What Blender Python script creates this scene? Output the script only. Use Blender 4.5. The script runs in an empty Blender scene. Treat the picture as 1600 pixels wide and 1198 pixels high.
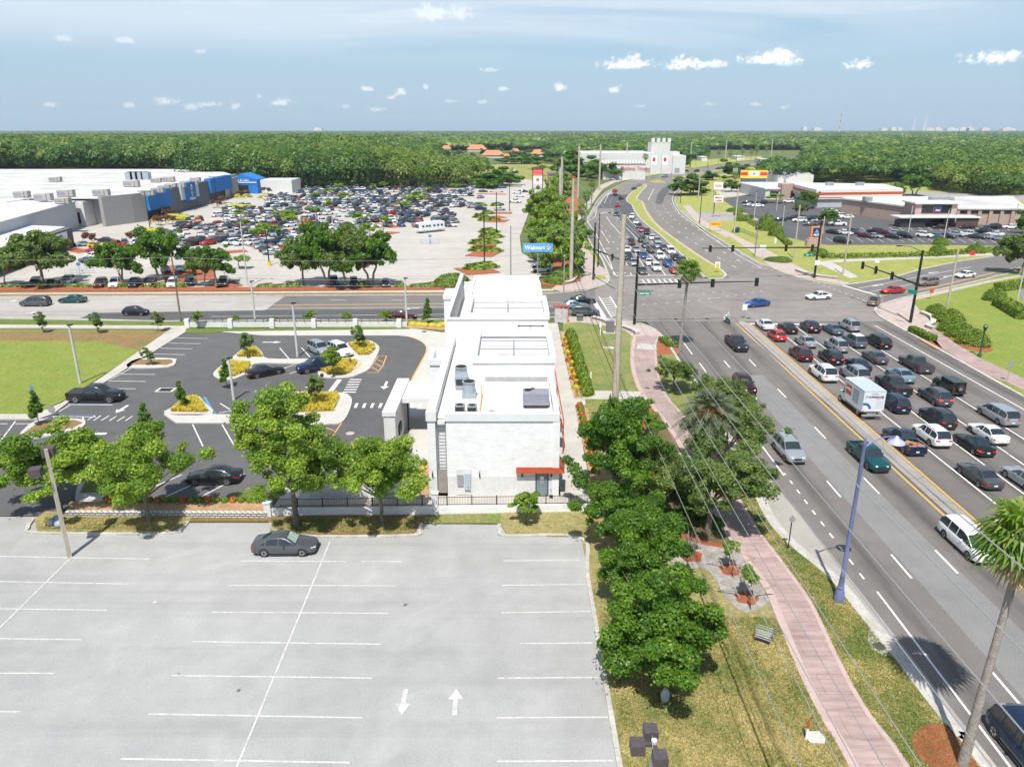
import bpy, bmesh, math, random
import numpy as np
from mathutils import Vector, Matrix, noise
from mathutils.geometry import tessellate_polygon
random.seed(7)
RNG = np.random.default_rng(11)
SC = bpy.context.scene
COL = SC.collection
# -- camera model (survey of the photograph onto the ground)
FPX, CH, PIT = 1160.0,30.0, math.atan(398 / 1160.0)
def G(px, py, z=0.0):
 dx = (px - 800) / FPX; dy = -(py - 599) / FPX
 wy = math.cos(PIT) + dy * math.sin(PIT); wz = -math.sin(PIT) + dy * math.cos(PIT)
 t = (z - CH) / wz
 return (dx * t, wy * t)
def GV(px, py, z=0.0):
 x, y = G(px, py, z); return Vector((x, y, z))
def zat(y, py):
 k = (599 - py) / FPX
 return (k * y * math.cos(PIT) - y * math.sin(PIT)) / (math.cos(PIT) + k * math.sin(PIT)) + CH
def hgt(px, py, top):
 return zat(G(px, py)[1], top)
def hx(y, t=0.0):                     # x of a line at offset t from the western yellow line of the highway
 return 36.56 + (y - 118.93) * 0.01705 + t
# -- materials
M = {}
def _nt(name):
 m = bpy.data.materials.new(name); m.use_nodes = True
 nt = m.node_tree; return m, nt, nt.nodes['Principled BSDF']
def mat(name, col, rough=0.7, metal=0.0, var=0.0, vscale=1.0, bump=0.0, bscale=8.0, coat=0.0, spec=None, col2=None, sc2=None, emis=None, trans=0.0):
 """plain colour with optional two-octave noise variation towards col2 and bump"""
 m, nt, b = _nt(name)
 b.inputs['Base Color'].default_value = (*col, 1); b.inputs['Roughness'].default_value = rough
 b.inputs['Metallic'].default_value = metal
 if coat: b.inputs['Coat Weight'].default_value = coat; b.inputs['Coat Roughness'].default_value = 0.08
 if spec is not None: b.inputs['Specular IOR Level'].default_value = spec
 if emis: b.inputs['Emission Color'].default_value = (*emis[0],1); b.inputs['Emission Strength'].default_value = emis[1]
 if var or bump:
  geo = nt.nodes.new('ShaderNodeNewGeometry')
 if var:
  c2 = col2 or tuple(c * (1 - var) for c in col)
  n1 = nt.nodes.new('ShaderNodeTexNoise'); n1.inputs['Scale'].default_value = vscale; n1.inputs['Detail'].default_value = 6; n1.inputs['Roughness'].default_value = 0.65
  nt.links.new(geo.outputs['Position'], n1.inputs['Vector'])
  r = nt.nodes.new('ShaderNodeMapRange'); r.inputs[1].default_value = 0.35; r.inputs[2].default_value = 0.68
  nt.links.new(n1.outputs[0], r.inputs[0])
  mx = nt.nodes.new('ShaderNodeMix'); mx.data_type = 'RGBA'
  mx.inputs[6].default_value = (*col, 1); mx.inputs[7].default_value = (*c2,1)
  nt.links.new(r.outputs[0], mx.inputs[0]); out = mx.outputs[2]
  if sc2:
   n2 = nt.nodes.new('ShaderNodeTexNoise'); n2.inputs['Scale'].default_value = sc2; n2.inputs['Detail'].default_value = 3
   nt.links.new(geo.outputs['Position'], n2.inputs['Vector'])
   r2 = nt.nodes.new('ShaderNodeMapRange'); r2.inputs[1].default_value = 0.3; r2.inputs[2].default_value = 0.7; r2.inputs[3].default_value = 1 - var * 0.6; r2.inputs[4].default_value = 1 + var * 0.4
   nt.links.new(n2.outputs[0], r2.inputs[0])
   ml = nt.nodes.new('ShaderNodeMix'); ml.data_type = 'RGBA'; ml.blend_type = 'MULTIPLY'; ml.inputs[0].default_value = 1
   nt.links.new(out, ml.inputs[6]); nt.links.new(r2.outputs[0], ml.inputs[7]); out = ml.outputs[2]
  nt.links.new(out, b.inputs['Base Color'])
 if bump:
  nb = nt.nodes.new('ShaderNodeTexNoise'); nb.inputs['Scale'].default_value = bscale; nb.inputs['Detail'].default_value = 4
  nt.links.new(geo.outputs['Position'], nb.inputs['Vector'])
  bp = nt.nodes.new('ShaderNodeBump'); bp.inputs['Strength'].default_value = bump; bp.inputs['Distance'].default_value = 0.1
  nt.links.new(nb.outputs[0], bp.inputs['Height']); nt.links.new(bp.outputs[0], b.inputs['Normal'])
 M[name] = m; return m
class NB:
 """tiny node builder for the bigger ground materials"""
 def __init__(s, name, rough=0.85):
  s.m, s.nt, s.b = _nt(name); s.b.inputs['Roughness'].default_value = rough
  s.geo = s.nt.nodes.new('ShaderNodeNewGeometry'); s.pos = s.geo.outputs['Position']; M[name] = s.m
  s.sep = s.nt.nodes.new('ShaderNodeSeparateXYZ'); s.nt.links.new(s.pos, s.sep.inputs[0])
 def link(s, o, i):
  if isinstance(o, (int, float)): i.default_value = o
  elif isinstance(o, tuple): i.default_value = (*o, 1) if len(o) == 3 else o
  else: s.nt.links.new(o, i)
 def math(s, op, a, b=0.0, c=0.0, clamp=False):
  n = s.nt.nodes.new('ShaderNodeMath'); n.operation = op; n.use_clamp = clamp
  s.link(a, n.inputs[0]); s.link(b, n.inputs[1]); s.link(c, n.inputs[2]); return n.outputs[0]
 def scaled(s, vx, vy, vz=1.0):
  n = s.nt.nodes.new('ShaderNodeVectorMath'); n.operation = 'MULTIPLY'; s.nt.links.new(s.pos, n.inputs[0]); n.inputs[1].default_value = (vx, vy, vz); return n.outputs[0]
 def noise(s, scale, detail=4, rough=0.6, vec=None, dist=0.0):
  n = s.nt.nodes.new('ShaderNodeTexNoise'); n.inputs['Scale'].default_value = scale; n.inputs['Detail'].default_value = detail; n.inputs['Roughness'].default_value = rough
  n.inputs['Distortion'].default_value = dist
  s.nt.links.new(vec if vec is not None else s.pos, n.inputs['Vector']); return n.outputs[0]
 def ramp(s, v, a, b, lo=0.0, hi=1.0):
  n = s.nt.nodes.new('ShaderNodeMapRange'); s.link(v, n.inputs[0]); n.inputs[1].default_value = a; n.inputs[2].default_value = b; n.inputs[3].default_value = lo; n.inputs[4].default_value = hi
  n.clamp = True; return n.outputs[0]
 def mix(s, f, a, b, blend='MIX'):
  n = s.nt.nodes.new('ShaderNodeMix'); n.data_type = 'RGBA'; n.blend_type = blend
  s.link(f, n.inputs[0]); s.link(a, n.inputs[6]); s.link(b, n.inputs[7]); return n.outputs[2]
 def voronoi(s, scale, feature='F1', vec=None):
  n = s.nt.nodes.new('ShaderNodeTexVoronoi'); n.inputs['Scale'].default_value = scale; n.feature = feature
  s.nt.links.new(vec if vec is not None else s.pos, n.inputs['Vector']); return n
 def bump(s, h, strength=0.3, dist=0.1):
  n = s.nt.nodes.new('ShaderNodeBump'); n.inputs['Strength'].default_value = strength; n.inputs['Distance'].default_value = dist
  s.nt.links.new(h, n.inputs['Height']); s.nt.links.new(n.outputs[0], s.b.inputs['Normal'])
 def color(s, c): s.link(c, s.b.inputs['Base Color']); return s.m
def asphalt(name, base, light, spots=0.0, streak=0.0, lanes=False, patchy=0.25, crack=0.0):
 n = NB(name, 0.9)
 big = n.noise(0.06,5,0.6); mid = n.noise(0.5,4,0.6); fine = n.noise(9.0,3,0.7)
 f = n.math('ADD', n.math('MULTIPLY', big, 0.6), n.math('MULTIPLY', mid, 0.4))
 c = n.mix(n.ramp(f, 0.38,0.62), base, light)
 c = n.mix(1.0, c, n.ramp(fine, 0.25,0.75,1 - patchy * 0.5,1 + patchy * 0.4), 'MULTIPLY')
 if lanes:       # rubbed-in tyre tracks and the oil stripe of every lane, running with the highway
  t = n.math('SUBTRACT', n.math('SUBTRACT', n.sep.outputs[0],36.56), n.math('MULTIPLY', n.math('SUBTRACT', n.sep.outputs[1],118.93),0.01705))
  t = n.math('ADD', t, n.math('MULTIPLY', n.math('SUBTRACT', big, 0.5),0.8))
  w = n.math('COSINE', n.math('MULTIPLY', n.math('ADD', t, 1.83),2 * math.pi / 3.65))
  lng = n.noise(1.0,4,0.6, n.scaled(0.9,0.06))
  k = n.math('MULTIPLY', n.ramp(w, -0.2,1.0), n.ramp(lng, 0.3,0.62))
  c = n.mix(n.math('MULTIPLY', k, 0.75), c, tuple(v * 0.42 for v in base))
 if streak:
  st = n.noise(1.0,5,0.65, n.scaled(0.02,0.5)); c = n.mix(n.math('MULTIPLY', n.ramp(st, 0.5,0.7), streak), c, tuple(v * 0.7 for v in base))
 if spots:
  v = n.voronoi(0.22); sz = n.noise(0.8,2)
  d = n.math('ADD', v.outputs['Distance'], n.math('MULTIPLY', n.noise(4.0,4),0.12))
  c = n.mix(n.math('MULTIPLY', n.ramp(d, 0.07,0.10,1,0), spots), c, (0.05,0.045,0.04))
  v = n.voronoi(0.07); d = n.math('ADD', v.outputs['Distance'], n.math('MULTIPLY', n.noise(0.9,5,0.7),0.5))
  c = n.mix(n.math('MULTIPLY', n.ramp(d, 0.26,0.42,1,0), spots * 0.35), c, tuple(v_ * 0.62 for v_ in base))
  lite = n.noise(0.13,6,0.7, None, 1.0); c = n.mix(n.math('MULTIPLY', n.ramp(lite, 0.55,0.7),0.35), c, tuple(min(1, v_ * 1.25) for v_ in light))
 if crack:
  wv = n.voronoi(crack, 'DISTANCE_TO_EDGE', None); c = n.mix(n.ramp(wv.outputs['Distance'],0.0,0.006,0.5,0), c, (0.04,0.04,0.04))
 n.color(c); n.bump(n.noise(25.0,2),0.25,0.02); return n.m
def grass(name, green, dry, thresh=0.5, dirt=None, soft=0.12, scale=0.25):
 n = NB(name, 0.95)
 a = n.noise(scale, 6,0.7); b = n.noise(3.5,5,0.75); c3 = n.noise(18.0,3,0.8)
 f = n.math('ADD', n.math('MULTIPLY', a, 0.6), n.math('MULTIPLY', b, 0.4))
 c = n.mix(n.ramp(f, thresh - soft, thresh + soft), green, dry)
 c = n.mix(1.0, c, n.ramp(b, 0.25,0.75,0.62,1.35), 'MULTIPLY')
 c = n.mix(1.0, c, n.ramp(c3,0.25,0.75,0.55,1.45), 'MULTIPLY')
 if dirt: c = n.mix(n.math('MULTIPLY', n.ramp(n.noise(1.1,6,0.75),0.56,0.68),0.7), c, dirt)
 n.color(c); n.bump(n.math('ADD', c3, b),0.9,0.12); return n.m
def mulch(name, a, b):
 n = NB(name, 0.95); v = n.noise(12.0,4,0.8); w = n.noise(1.2,4,0.6)
 c = n.mix(n.ramp(v, 0.35,0.65), a, b); c = n.mix(1.0, c, n.ramp(w, 0.3,0.7,0.75,1.2), 'MULTIPLY'); n.color(c); n.bump(v, 1.0,0.1); return n.m
asphalt('near_lot_paving', (0.285,0.283,0.278),(0.36,0.357,0.35), spots=0.95, streak=0.35, patchy=0.3)
asphalt('store_lot_paving', (0.37,0.345,0.31),(0.45,0.42,0.38), spots=0.3, streak=0.35, patchy=0.2)
asphalt('dark_asphalt', (0.078,0.077,0.078),(0.108,0.106,0.106), patchy=0.3, spots=0.25)
asphalt('highway_asphalt', (0.130,0.117,0.108),(0.172,0.157,0.146), lanes=True, patchy=0.3)
asphalt('junction_asphalt', (0.17,0.150,0.136),(0.245,0.222,0.204), streak=0.5, patchy=0.3)
asphalt('far_highway_asphalt', (0.155,0.138,0.126),(0.205,0.186,0.172), patchy=0.3)
asphalt('fresh_asphalt', (0.07,0.069,0.072),(0.092,0.09,0.092), patchy=0.25)
asphalt('street_asphalt', (0.13,0.12,0.115),(0.165,0.155,0.148), streak=0.6, patchy=0.25)
asphalt('grey_patch_asphalt', (0.17,0.167,0.163),(0.215,0.211,0.206), streak=0.0, patchy=0.4)
asphalt('old_concrete_road', (0.32,0.30,0.275),(0.40,0.38,0.35), streak=0.6, patchy=0.2)
asphalt('shoulder_paving', (0.26,0.24,0.215),(0.34,0.315,0.285), patchy=0.3, crack=0.12)
mat('kerb_concrete', (0.50,0.475,0.43),0.9, var=0.35, vscale=0.8, sc2=8)
mat('pavement_concrete', (0.48,0.45,0.405),0.9, var=0.2, vscale=0.4, sc2=6)
mat('white_concrete', (0.50,0.48,0.445),0.9, var=0.15, vscale=0.5, sc2=6)
def pink_pavement():
 n = NB('pink_pavement', 0.9)
 st = n.noise(1.0,4,0.7, n.scaled(0.35,2.6)); b = n.noise(0.3,4)
 c = n.mix(n.ramp(st, 0.40,0.66),(0.40,0.30,0.275),(0.29,0.205,0.19))
 c = n.mix(1.0, c, n.ramp(b, 0.3,0.7,0.85,1.12), 'MULTIPLY')
 w = n.nt.nodes.new('ShaderNodeTexBrick'); w.inputs['Scale'].default_value = 1.0; w.inputs['Mortar Size'].default_value = 0.02
 w.inputs['Color1'].default_value = (1,1,1,1); w.inputs['Color2'].default_value = (0.88,0.86,0.86,1); w.inputs['Mortar'].default_value = (0.6,0.6,0.6,1)
 w.inputs['Brick Width'].default_value = 1.6; w.inputs['Row Height'].default_value = 1.6
 n.nt.links.new(n.pos, w.inputs['Vector']); c = n.mix(1.0, c, w.outputs[0], 'MULTIPLY'); n.color(c)
pink_pavement()
mat('pink_border', (0.47,0.355,0.33),0.9, var=0.2, vscale=1.2)
mat('pink_concrete', (0.47,0.385,0.345),0.9, var=0.25, vscale=0.9, sc2=5)
grass('lawn', (0.106,0.174,0.020),(0.213,0.210,0.050),0.55)
grass('vivid_lawn', (0.165,0.255,0.022),(0.30,0.30,0.06),0.53, soft=0.18, dirt=(0.26,0.22,0.09))
grass('worn_lawn', (0.13,0.215,0.032),(0.34,0.28,0.105),0.53, dirt=(0.28,0.21,0.13), soft=0.16)
grass('dry_lawn', (0.19,0.225,0.055),(0.43,0.34,0.145),0.46, dirt=(0.36,0.27,0.15), soft=0.16)
grass('median_lawn', (0.19,0.255,0.04),(0.40,0.36,0.10),0.50, soft=0.18)
grass('brown_verge', (0.149,0.150,0.048),(0.297,0.181,0.072),0.44, dirt=(0.203,0.112,0.060))
grass('field_floor', (0.065,0.111,0.019),(0.130,0.156,0.036),0.5, scale=0.02)
grass('field_grass', (0.182,0.213,0.036),(0.325,0.288,0.084),0.5, scale=0.05)
mulch('orange_mulch', (0.42,0.12,0.045),(0.25,0.075,0.035)); mulch('tan_mulch', (0.55,0.35,0.19),(0.36,0.22,0.12)); mulch('gravel', (0.46,0.42,0.38),(0.30,0.27,0.25)); mulch('ground_cover_mat', (0.10,0.11,0.035),(0.20,0.13,0.06))
mat('white_paint', (0.78,0.77,0.74),0.7, var=0.22, vscale=2.5, sc2=14)
mat('worn_white_paint', (0.60,0.59,0.57),0.8, var=0.35, vscale=2.0, sc2=9)
mat('yellow_paint', (0.75,0.40,0.07),0.7, var=0.2, vscale=2.5, sc2=12)
mat('blue_paint', (0.08,0.25,0.50),0.7, var=0.2, vscale=2.5)
mat('dark_metal', (0.022,0.02,0.02),0.5,0.3); mat('brown_metal', (0.10,0.08,0.085),0.55,0.2, var=0.3, vscale=3); mat('steel', (0.42,0.43,0.44),0.5,0.5, var=0.2, vscale=2)
mat('pole_concrete', (0.47,0.42,0.34),0.85, var=0.2, vscale=0.6, sc2=4); mat('pale_pole', (0.50,0.50,0.48),0.7, var=0.15, vscale=1); mat('lilac_metal', (0.17,0.19,0.36),0.5,0.1, var=0.15, vscale=1)
mat('wood_pole', (0.20,0.16,0.12),0.9, var=0.3, vscale=2); mat('wire', (0.42,0.42,0.42),0.4,0.5); mat('dark_wire', (0.05,0.05,0.05),0.5)
mat('bark', (0.20,0.17,0.14),0.95, var=0.4, vscale=3, bump=0.6, bscale=10); mat('pale_bark', (0.36,0.31,0.26),0.95, var=0.35, vscale=3, bump=0.5, bscale=8); mat('palm_bark', (0.30,0.27,0.24),0.95, var=0.35, vscale=4, bump=0.6, bscale=9)
mat('black', (0.012,0.012,0.013),0.6); mat('glass_dark', (0.02,0.028,0.033),0.06, spec=0.8); mat('tyre', (0.018,0.018,0.018),0.85); mat('rim', (0.45,0.45,0.46),0.35,0.7); mat('trim', (0.03,0.03,0.032),0.6)
mat('headlamp', (0.75,0.76,0.78),0.15, spec=0.8); mat('taillamp', (0.42,0.015,0.012),0.25); mat('brakelamp', (0.6,0.02,0.02),0.3, emis=((1,0.05,0.04),1.2)); mat('plate', (0.75,0.77,0.78),0.5)
mat('stucco', (0.62,0.62,0.61),0.85, var=0.12, vscale=0.8, sc2=5); mat('cap_white', (0.64,0.645,0.65),0.6, var=0.06, vscale=1); mat('roof_white', (0.68,0.66,0.635),0.7, var=0.2, vscale=0.5, sc2=4)
mat('rust_orange', (0.50,0.085,0.03),0.6, var=0.15, vscale=2); mat('signal_yellow', (0.75,0.45,0.03),0.6); mat('sign_green', (0.0,0.25,0.16),0.5); mat('sign_white', (0.8,0.8,0.8),0.5)
mat('sign_red', (0.55,0.03,0.04),0.5); mat('sign_blue', (0.03,0.25,0.60),0.5); mat('navy', (0.01,0.03,0.12),0.5)
def brick(name, c1, c2, mortar, bw=0.6, bh=0.2, ms=0.02, bumpv=0.3, bias=-0.45):
 n = NB(name, 0.85)
 cm = n.nt.nodes.new('ShaderNodeCombineXYZ')
 n.link(n.math('ADD', n.sep.outputs[0], n.sep.outputs[1]), cm.inputs[0]); n.nt.links.new(n.sep.outputs[2], cm.inputs[1])
 w = n.nt.nodes.new('ShaderNodeTexBrick'); w.inputs['Scale'].default_value = 1.0; w.inputs['Brick Width'].default_value = bw; w.inputs['Row Height'].default_value = bh; w.inputs['Mortar Size'].default_value = ms
 w.inputs['Color1'].default_value = (*c1,1); w.inputs['Color2'].default_value = (*c2,1); w.inputs['Mortar'].default_value = (*mortar, 1); w.inputs['Bias'].default_value = bias
 n.nt.links.new(cm.outputs[0], w.inputs['Vector'])
 c = n.mix(1.0, w.outputs[0], n.ramp(n.noise(1.3,4),0.3,0.7,0.93,1.05), 'MULTIPLY'); n.color(c)
 if bumpv: n.bump(w.outputs[0], bumpv, 0.02)
 return n.m
brick('white_brick', (0.70,0.705,0.71),(0.40,0.41,0.44),(0.66,0.66,0.665),0.46,0.11,0.008, bias=-0.72)
brick('grey_block', (0.30,0.29,0.28),(0.26,0.255,0.25),(0.24,0.235,0.23),0.8,0.4,0.02,0.1)
brick('dark_block', (0.115,0.125,0.135),(0.10,0.11,0.12),(0.09,0.095,0.10),0.8,0.4,0.02,0.1)
brick('pale_grey_block', (0.44,0.45,0.47),(0.40,0.41,0.43),(0.38,0.385,0.40),0.8,0.4,0.02,0.1)
brick('tan_block', (0.42,0.30,0.25),(0.36,0.25,0.21),(0.33,0.25,0.21),0.8,0.4,0.02,0.1)
brick('retaining_block', (0.55,0.53,0.50),(0.40,0.38,0.36),(0.16,0.15,0.14),0.45,0.2,0.05,0.5)
brick('store_blue', (0.012,0.17,0.50),(0.012,0.16,0.47),(0.008,0.12,0.38),2.0,0.5,0.03,0.1)
def membrane():
 n = NB('membrane_roof', 0.75); w = n.nt.nodes.new('ShaderNodeTexBrick'); w.inputs['Scale'].default_value = 1.0; w.inputs['Brick Width'].default_value = 14.0; w.inputs['Row Height'].default_value = 3.0; w.inputs['Mortar Size'].default_value = 0.05
 w.inputs['Color1'].default_value = (0.60,0.59,0.57,1); w.inputs['Color2'].default_value = (0.54,0.53,0.51,1); w.inputs['Mortar'].default_value = (0.38,0.375,0.36,1); n.nt.links.new(n.pos, w.inputs['Vector'])
 c = n.mix(1.0, w.outputs[0], n.ramp(n.noise(0.09,6,0.7),0.32,0.62,0.62,1.08), 'MULTIPLY'); c = n.mix(1.0, c, n.ramp(n.noise(1.2,5,0.7),0.3,0.6,0.85,1.04), 'MULTIPLY'); n.color(c)
membrane()
def leafmat(name, a, b, c_, trans=0.35):
 m, nt, bs = _nt(name); M[name] = m
 at = nt.nodes.new('ShaderNodeAttribute'); at.attribute_name = 'tone'
 cr = nt.nodes.new('ShaderNodeValToRGB'); e = cr.color_ramp.elements
 e[0].position = 0.0; e[0].color = (*a, 1); e[1].position = 1.0; e[1].color = (*c_, 1)
 k = cr.color_ramp.elements.new(0.5); k.color = (*b, 1)
 nt.links.new(at.outputs['Fac'], cr.inputs[0]); nt.links.new(cr.outputs[0], bs.inputs['Base Color'])
 bs.inputs['Roughness'].default_value = 0.45; bs.inputs['Specular IOR Level'].default_value = 0.35
 tr = nt.nodes.new('ShaderNodeBsdfTranslucent'); mx = nt.nodes.new('ShaderNodeMixShader'); mx.inputs[0].default_value = trans
 hs = nt.nodes.new('ShaderNodeMix'); hs.data_type = 'RGBA'; hs.blend_type = 'MULTIPLY'; hs.inputs[0].default_value = 1; hs.inputs[7].default_value = (1.5,1.7,0.6,1)
 nt.links.new(cr.outputs[0], hs.inputs[6]); nt.links.new(hs.outputs[2], tr.inputs[0])
 nt.links.new(bs.outputs[0], mx.inputs[1]); nt.links.new(tr.outputs[0], mx.inputs[2])
 nt.links.new(mx.outputs[0], nt.nodes['Material Output'].inputs[0]); return m
leafmat('leaf_fresh', (0.07,0.14,0.016),(0.165,0.275,0.026),(0.38,0.45,0.06))
leafmat('leaf_deep', (0.037,0.094,0.011),(0.076,0.174,0.013),(0.187,0.290,0.020))
leafmat('leaf_oak', (0.06,0.10,0.024),(0.125,0.19,0.042),(0.25,0.31,0.075))
leafmat('leaf_forest', (0.036,0.085,0.016),(0.088,0.175,0.026),(0.20,0.255,0.045),0.25)
leafmat('leaf_hedge', (0.064,0.120,0.012),(0.128,0.210,0.017),(0.256,0.315,0.030),0.2)
leafmat('leaf_palm', (0.065,0.130,0.017),(0.130,0.221,0.024),(0.286,0.338,0.060))
leafmat('leaf_date', (0.07,0.10,0.06),(0.12,0.16,0.09),(0.22,0.26,0.14))
leafmat('leaf_gold', (0.42,0.40,0.05),(0.72,0.58,0.10),(0.85,0.72,0.25),0.4)
leafmat('leaf_orange', (0.35,0.08,0.02),(0.5,0.16,0.03),(0.55,0.35,0.06),0.2)
leafmat('leaf_pink', (0.30,0.05,0.08),(0.42,0.10,0.14),(0.5,0.22,0.22),0.2)
leafmat('leaf_yellow', (0.40,0.36,0.03),(0.5,0.46,0.04),(0.6,0.55,0.06),0.2)
leafmat('leaf_dry', (0.22,0.14,0.07),(0.36,0.25,0.14),(0.48,0.38,0.24),0.2)
leafmat('leaf_turf', (0.12,0.19,0.04),(0.30,0.27,0.09),(0.52,0.42,0.19),0.15)
leafmat('leaf_dusky', (0.12,0.05,0.04),(0.20,0.09,0.06),(0.16,0.14,0.05),0.2)
# -- scene bookkeeping
WL = {}
def put(o, parent=None):
 COL.objects.link(o)
 if parent is not None: o.parent = parent
 return o
def thing(name, label, cat, loc=(0,0,0), rz=0.0, group=None):
 o = bpy.data.objects.new(name, None); o.empty_display_size = 0.3
 o.location = (loc[0], loc[1], loc[2] if len(loc) > 2 else 0.0); o.rotation_euler = (0,0, rz); put(o)
 o['label'] = label; o['category'] = cat
 if group: o['group'] = group
 WL[o.name] = Vector(o.location); return o
def tag(o, label, cat, group=None):
 o['label'] = label; o['category'] = cat
 if group: o['group'] = group
 return o
def inst(name, me, parent=None, loc=None, rz=0.0, scale=None, mats=None):
 o = bpy.data.objects.new(name, me); put(o, parent)
 if loc is not None: o.location = (loc[0], loc[1], loc[2] if len(loc) > 2 else 0.0)
 o.rotation_euler = (0,0, rz)
 if scale is not None: o.scale = scale if isinstance(scale, tuple) else (scale,) * 3
 if mats:
  for i, mm in mats.items():
   o.material_slots[i].link = 'OBJECT'; o.material_slots[i].material = mm
 return o
class MB:
 def __init__(s): s.v = []; s.f = []; s.mi = []; s.cur = 0
 def add(s, vs, fs):
  b = len(s.v); s.v += [tuple(v) for v in vs]; s.f += [tuple(b + i for i in f) for f in fs]; s.mi += [s.cur] * len(fs); return s
 def box(s, x0, y0, z0, x1, y1, z1):
  vs = [(x, y, z) for z in (z0, z1) for x, y in ((x0, y0),(x1, y0),(x1, y1),(x0, y1))]
  return s.add(vs, [(0,3,2,1),(4,5,6,7),(0,1,5,4),(1,2,6,5),(2,3,7,6),(3,0,4,7)])
 def obox(s, c, size, rz=0.0, ry=0.0):
  m = Matrix.Rotation(rz, 3, 'Z') @ Matrix.Rotation(ry, 3, 'Y'); hx_, hy, hz = (q / 2 for q in size)
  vs = [Vector(c) + m @ Vector((x, y, z)) for z in (-hz, hz) for x, y in ((-hx_, -hy),(hx_, -hy),(hx_, hy),(-hx_, hy))]
  return s.add(vs, [(0,3,2,1),(4,5,6,7),(0,1,5,4),(1,2,6,5),(2,3,7,6),(3,0,4,7)])
 def beam(s, p, q, w, h):
  p = Vector(p); q = Vector(q); d = (q - p); L = d.length; d.normalize()
  side = d.cross(Vector((0,0,1)));
  if side.length < 1e-4: side = Vector((1,0,0))
  side.normalize(); up = side.cross(d)
  vs = [a + side * sx * w / 2 + up * sz * h / 2 for a in (p, q) for sx, sz in ((-1,-1),(1,-1),(1,1),(-1,1))]
  return s.add(vs, [(0,1,2,3),(7,6,5,4),(0,4,5,1),(1,5,6,2),(2,6,7,3),(3,7,4,0)])
 def prism(s, poly, z0, z1, top=True, bottom=False):
  n = len(poly); a = sum(poly[i][0] * poly[(i + 1) % n][1] - poly[(i + 1) % n][0] * poly[i][1] for i in range(n))
  if a < 0: poly = list(poly)[::-1]
  z0s = z0 if hasattr(z0, '__len__') else [z0] * n; z1s = z1 if hasattr(z1, '__len__') else [z1] * n
  vs = [(p[0], p[1], z) for p, z in zip(poly, z0s)] + [(p[0], p[1], z) for p, z in zip(poly, z1s)]
  fs = [(i, (i + 1) % n, n + (i + 1) % n, n + i) for i in range(n)]
  tri = tessellate_polygon([[Vector((p[0], p[1],0)) for p in poly]])
  for t in tri:
   ax = [poly[i] for i in t]; ar = (ax[1][0] - ax[0][0]) * (ax[2][1] - ax[0][1]) - (ax[2][0] - ax[0][0]) * (ax[1][1] - ax[0][1])
   t = tuple(t) if ar > 0 else tuple(t)[::-1]
   if top: fs.append(tuple(n + i for i in t))
   if bottom: fs.append(tuple(i for i in t[::-1]))
  return s.add(vs, fs)
 def sheet(s, poly, z):
  n = len(poly); tri = tessellate_polygon([[Vector((p[0], p[1],0)) for p in poly]]); fs = []
  for t in tri:
   ax = [poly[i] for i in t]; ar = (ax[1][0] - ax[0][0]) * (ax[2][1] - ax[0][1]) - (ax[2][0] - ax[0][0]) * (ax[1][1] - ax[0][1])
   fs.append(tuple(t) if ar > 0 else tuple(t)[::-1])
  return s.add([(p[0], p[1], z) for p in poly], fs)
 def tube(s, pts, rad, n=8, cap=True):
  pts = [Vector(p) for p in pts]; rad = rad if hasattr(rad, '__len__') else [rad] * len(pts)
  rings = []; ref = None
  for i, p in enumerate(pts):
   d = (pts[min(i + 1, len(pts) - 1)] - pts[max(i - 1,0)]).normalized()
   if ref is None: ref = Vector((1,0,0)) if abs(d.x) < 0.9 else Vector((0,1,0))
   a = (ref - d * ref.dot(d)).normalized(); b = d.cross(a); ref = a
   rings.append([p + (a * math.cos(2 * math.pi * k / n) + b * math.sin(2 * math.pi * k / n)) * rad[i] for k in range(n)])
  vs = [v for r in rings for v in r]; fs = []
  for i in range(len(pts) - 1):
   for k in range(n): fs.append((i * n + k, i * n + (k + 1) % n, (i + 1) * n + (k + 1) % n, (i + 1) * n + k))
  if cap: fs.append(tuple(range(n))[::-1]); fs.append(tuple((len(pts) - 1) * n + k for k in range(n)))
  return s.add(vs, fs)
 def cyl(s, c, r, h, n=16, r2=None):
  r2 = r if r2 is None else r2
  return s.tube([c, (c[0], c[1], c[2] + h)],[r, r2], n)
 def disc_y(s, x, y, z, r, n=14, flip=1):          # disc facing +-y
  vs = [(x, y, z)] + [(x + r * math.cos(2 * math.pi * k / n), y, z + r * math.sin(2 * math.pi * k / n)) for k in range(n)]
  fs = [(0,1 + k, 1 + (k + 1) % n) if flip < 0 else (0,1 + (k + 1) % n, 1 + k) for k in range(n)]
  return s.add(vs, fs)
 def ball(s, c, r, n=8, m=6, jit=0.0, seed=0, zmin=None):
  rr = r if hasattr(r, '__len__') else (r, r, r); rnd = random.Random(seed); vs = []; fs = []
  for j in range(m + 1):
   th = math.pi * j / m
   for k in range(n):
    ph = 2 * math.pi * k / n; q = 1 + rnd.uniform(-jit, jit)
    z = c[2] + rr[2] * math.cos(th) * q
    if zmin is not None: z = max(zmin, z)
    vs.append((c[0] + rr[0] * math.sin(th) * math.cos(ph) * q, c[1] + rr[1] * math.sin(th) * math.sin(ph) * q, z))
  for j in range(m):
   for k in range(n): fs.append((j * n + k, (j + 1) * n + k, (j + 1) * n + (k + 1) % n, j * n + (k + 1) % n))
  return s.add(vs, fs)
 def lathe(s, c, prof, n=16):                      # prof: (r, z)
  vs = [(c[0] + r * math.cos(2 * math.pi * k / n), c[1] + r * math.sin(2 * math.pi * k / n), c[2] + z) for r, z in prof for k in range(n)]
  fs = [(i * n + k, i * n + (k + 1) % n, (i + 1) * n + (k + 1) % n, (i + 1) * n + k) for i in range(len(prof) - 1) for k in range(n)]
  return s.add(vs, fs)
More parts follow.
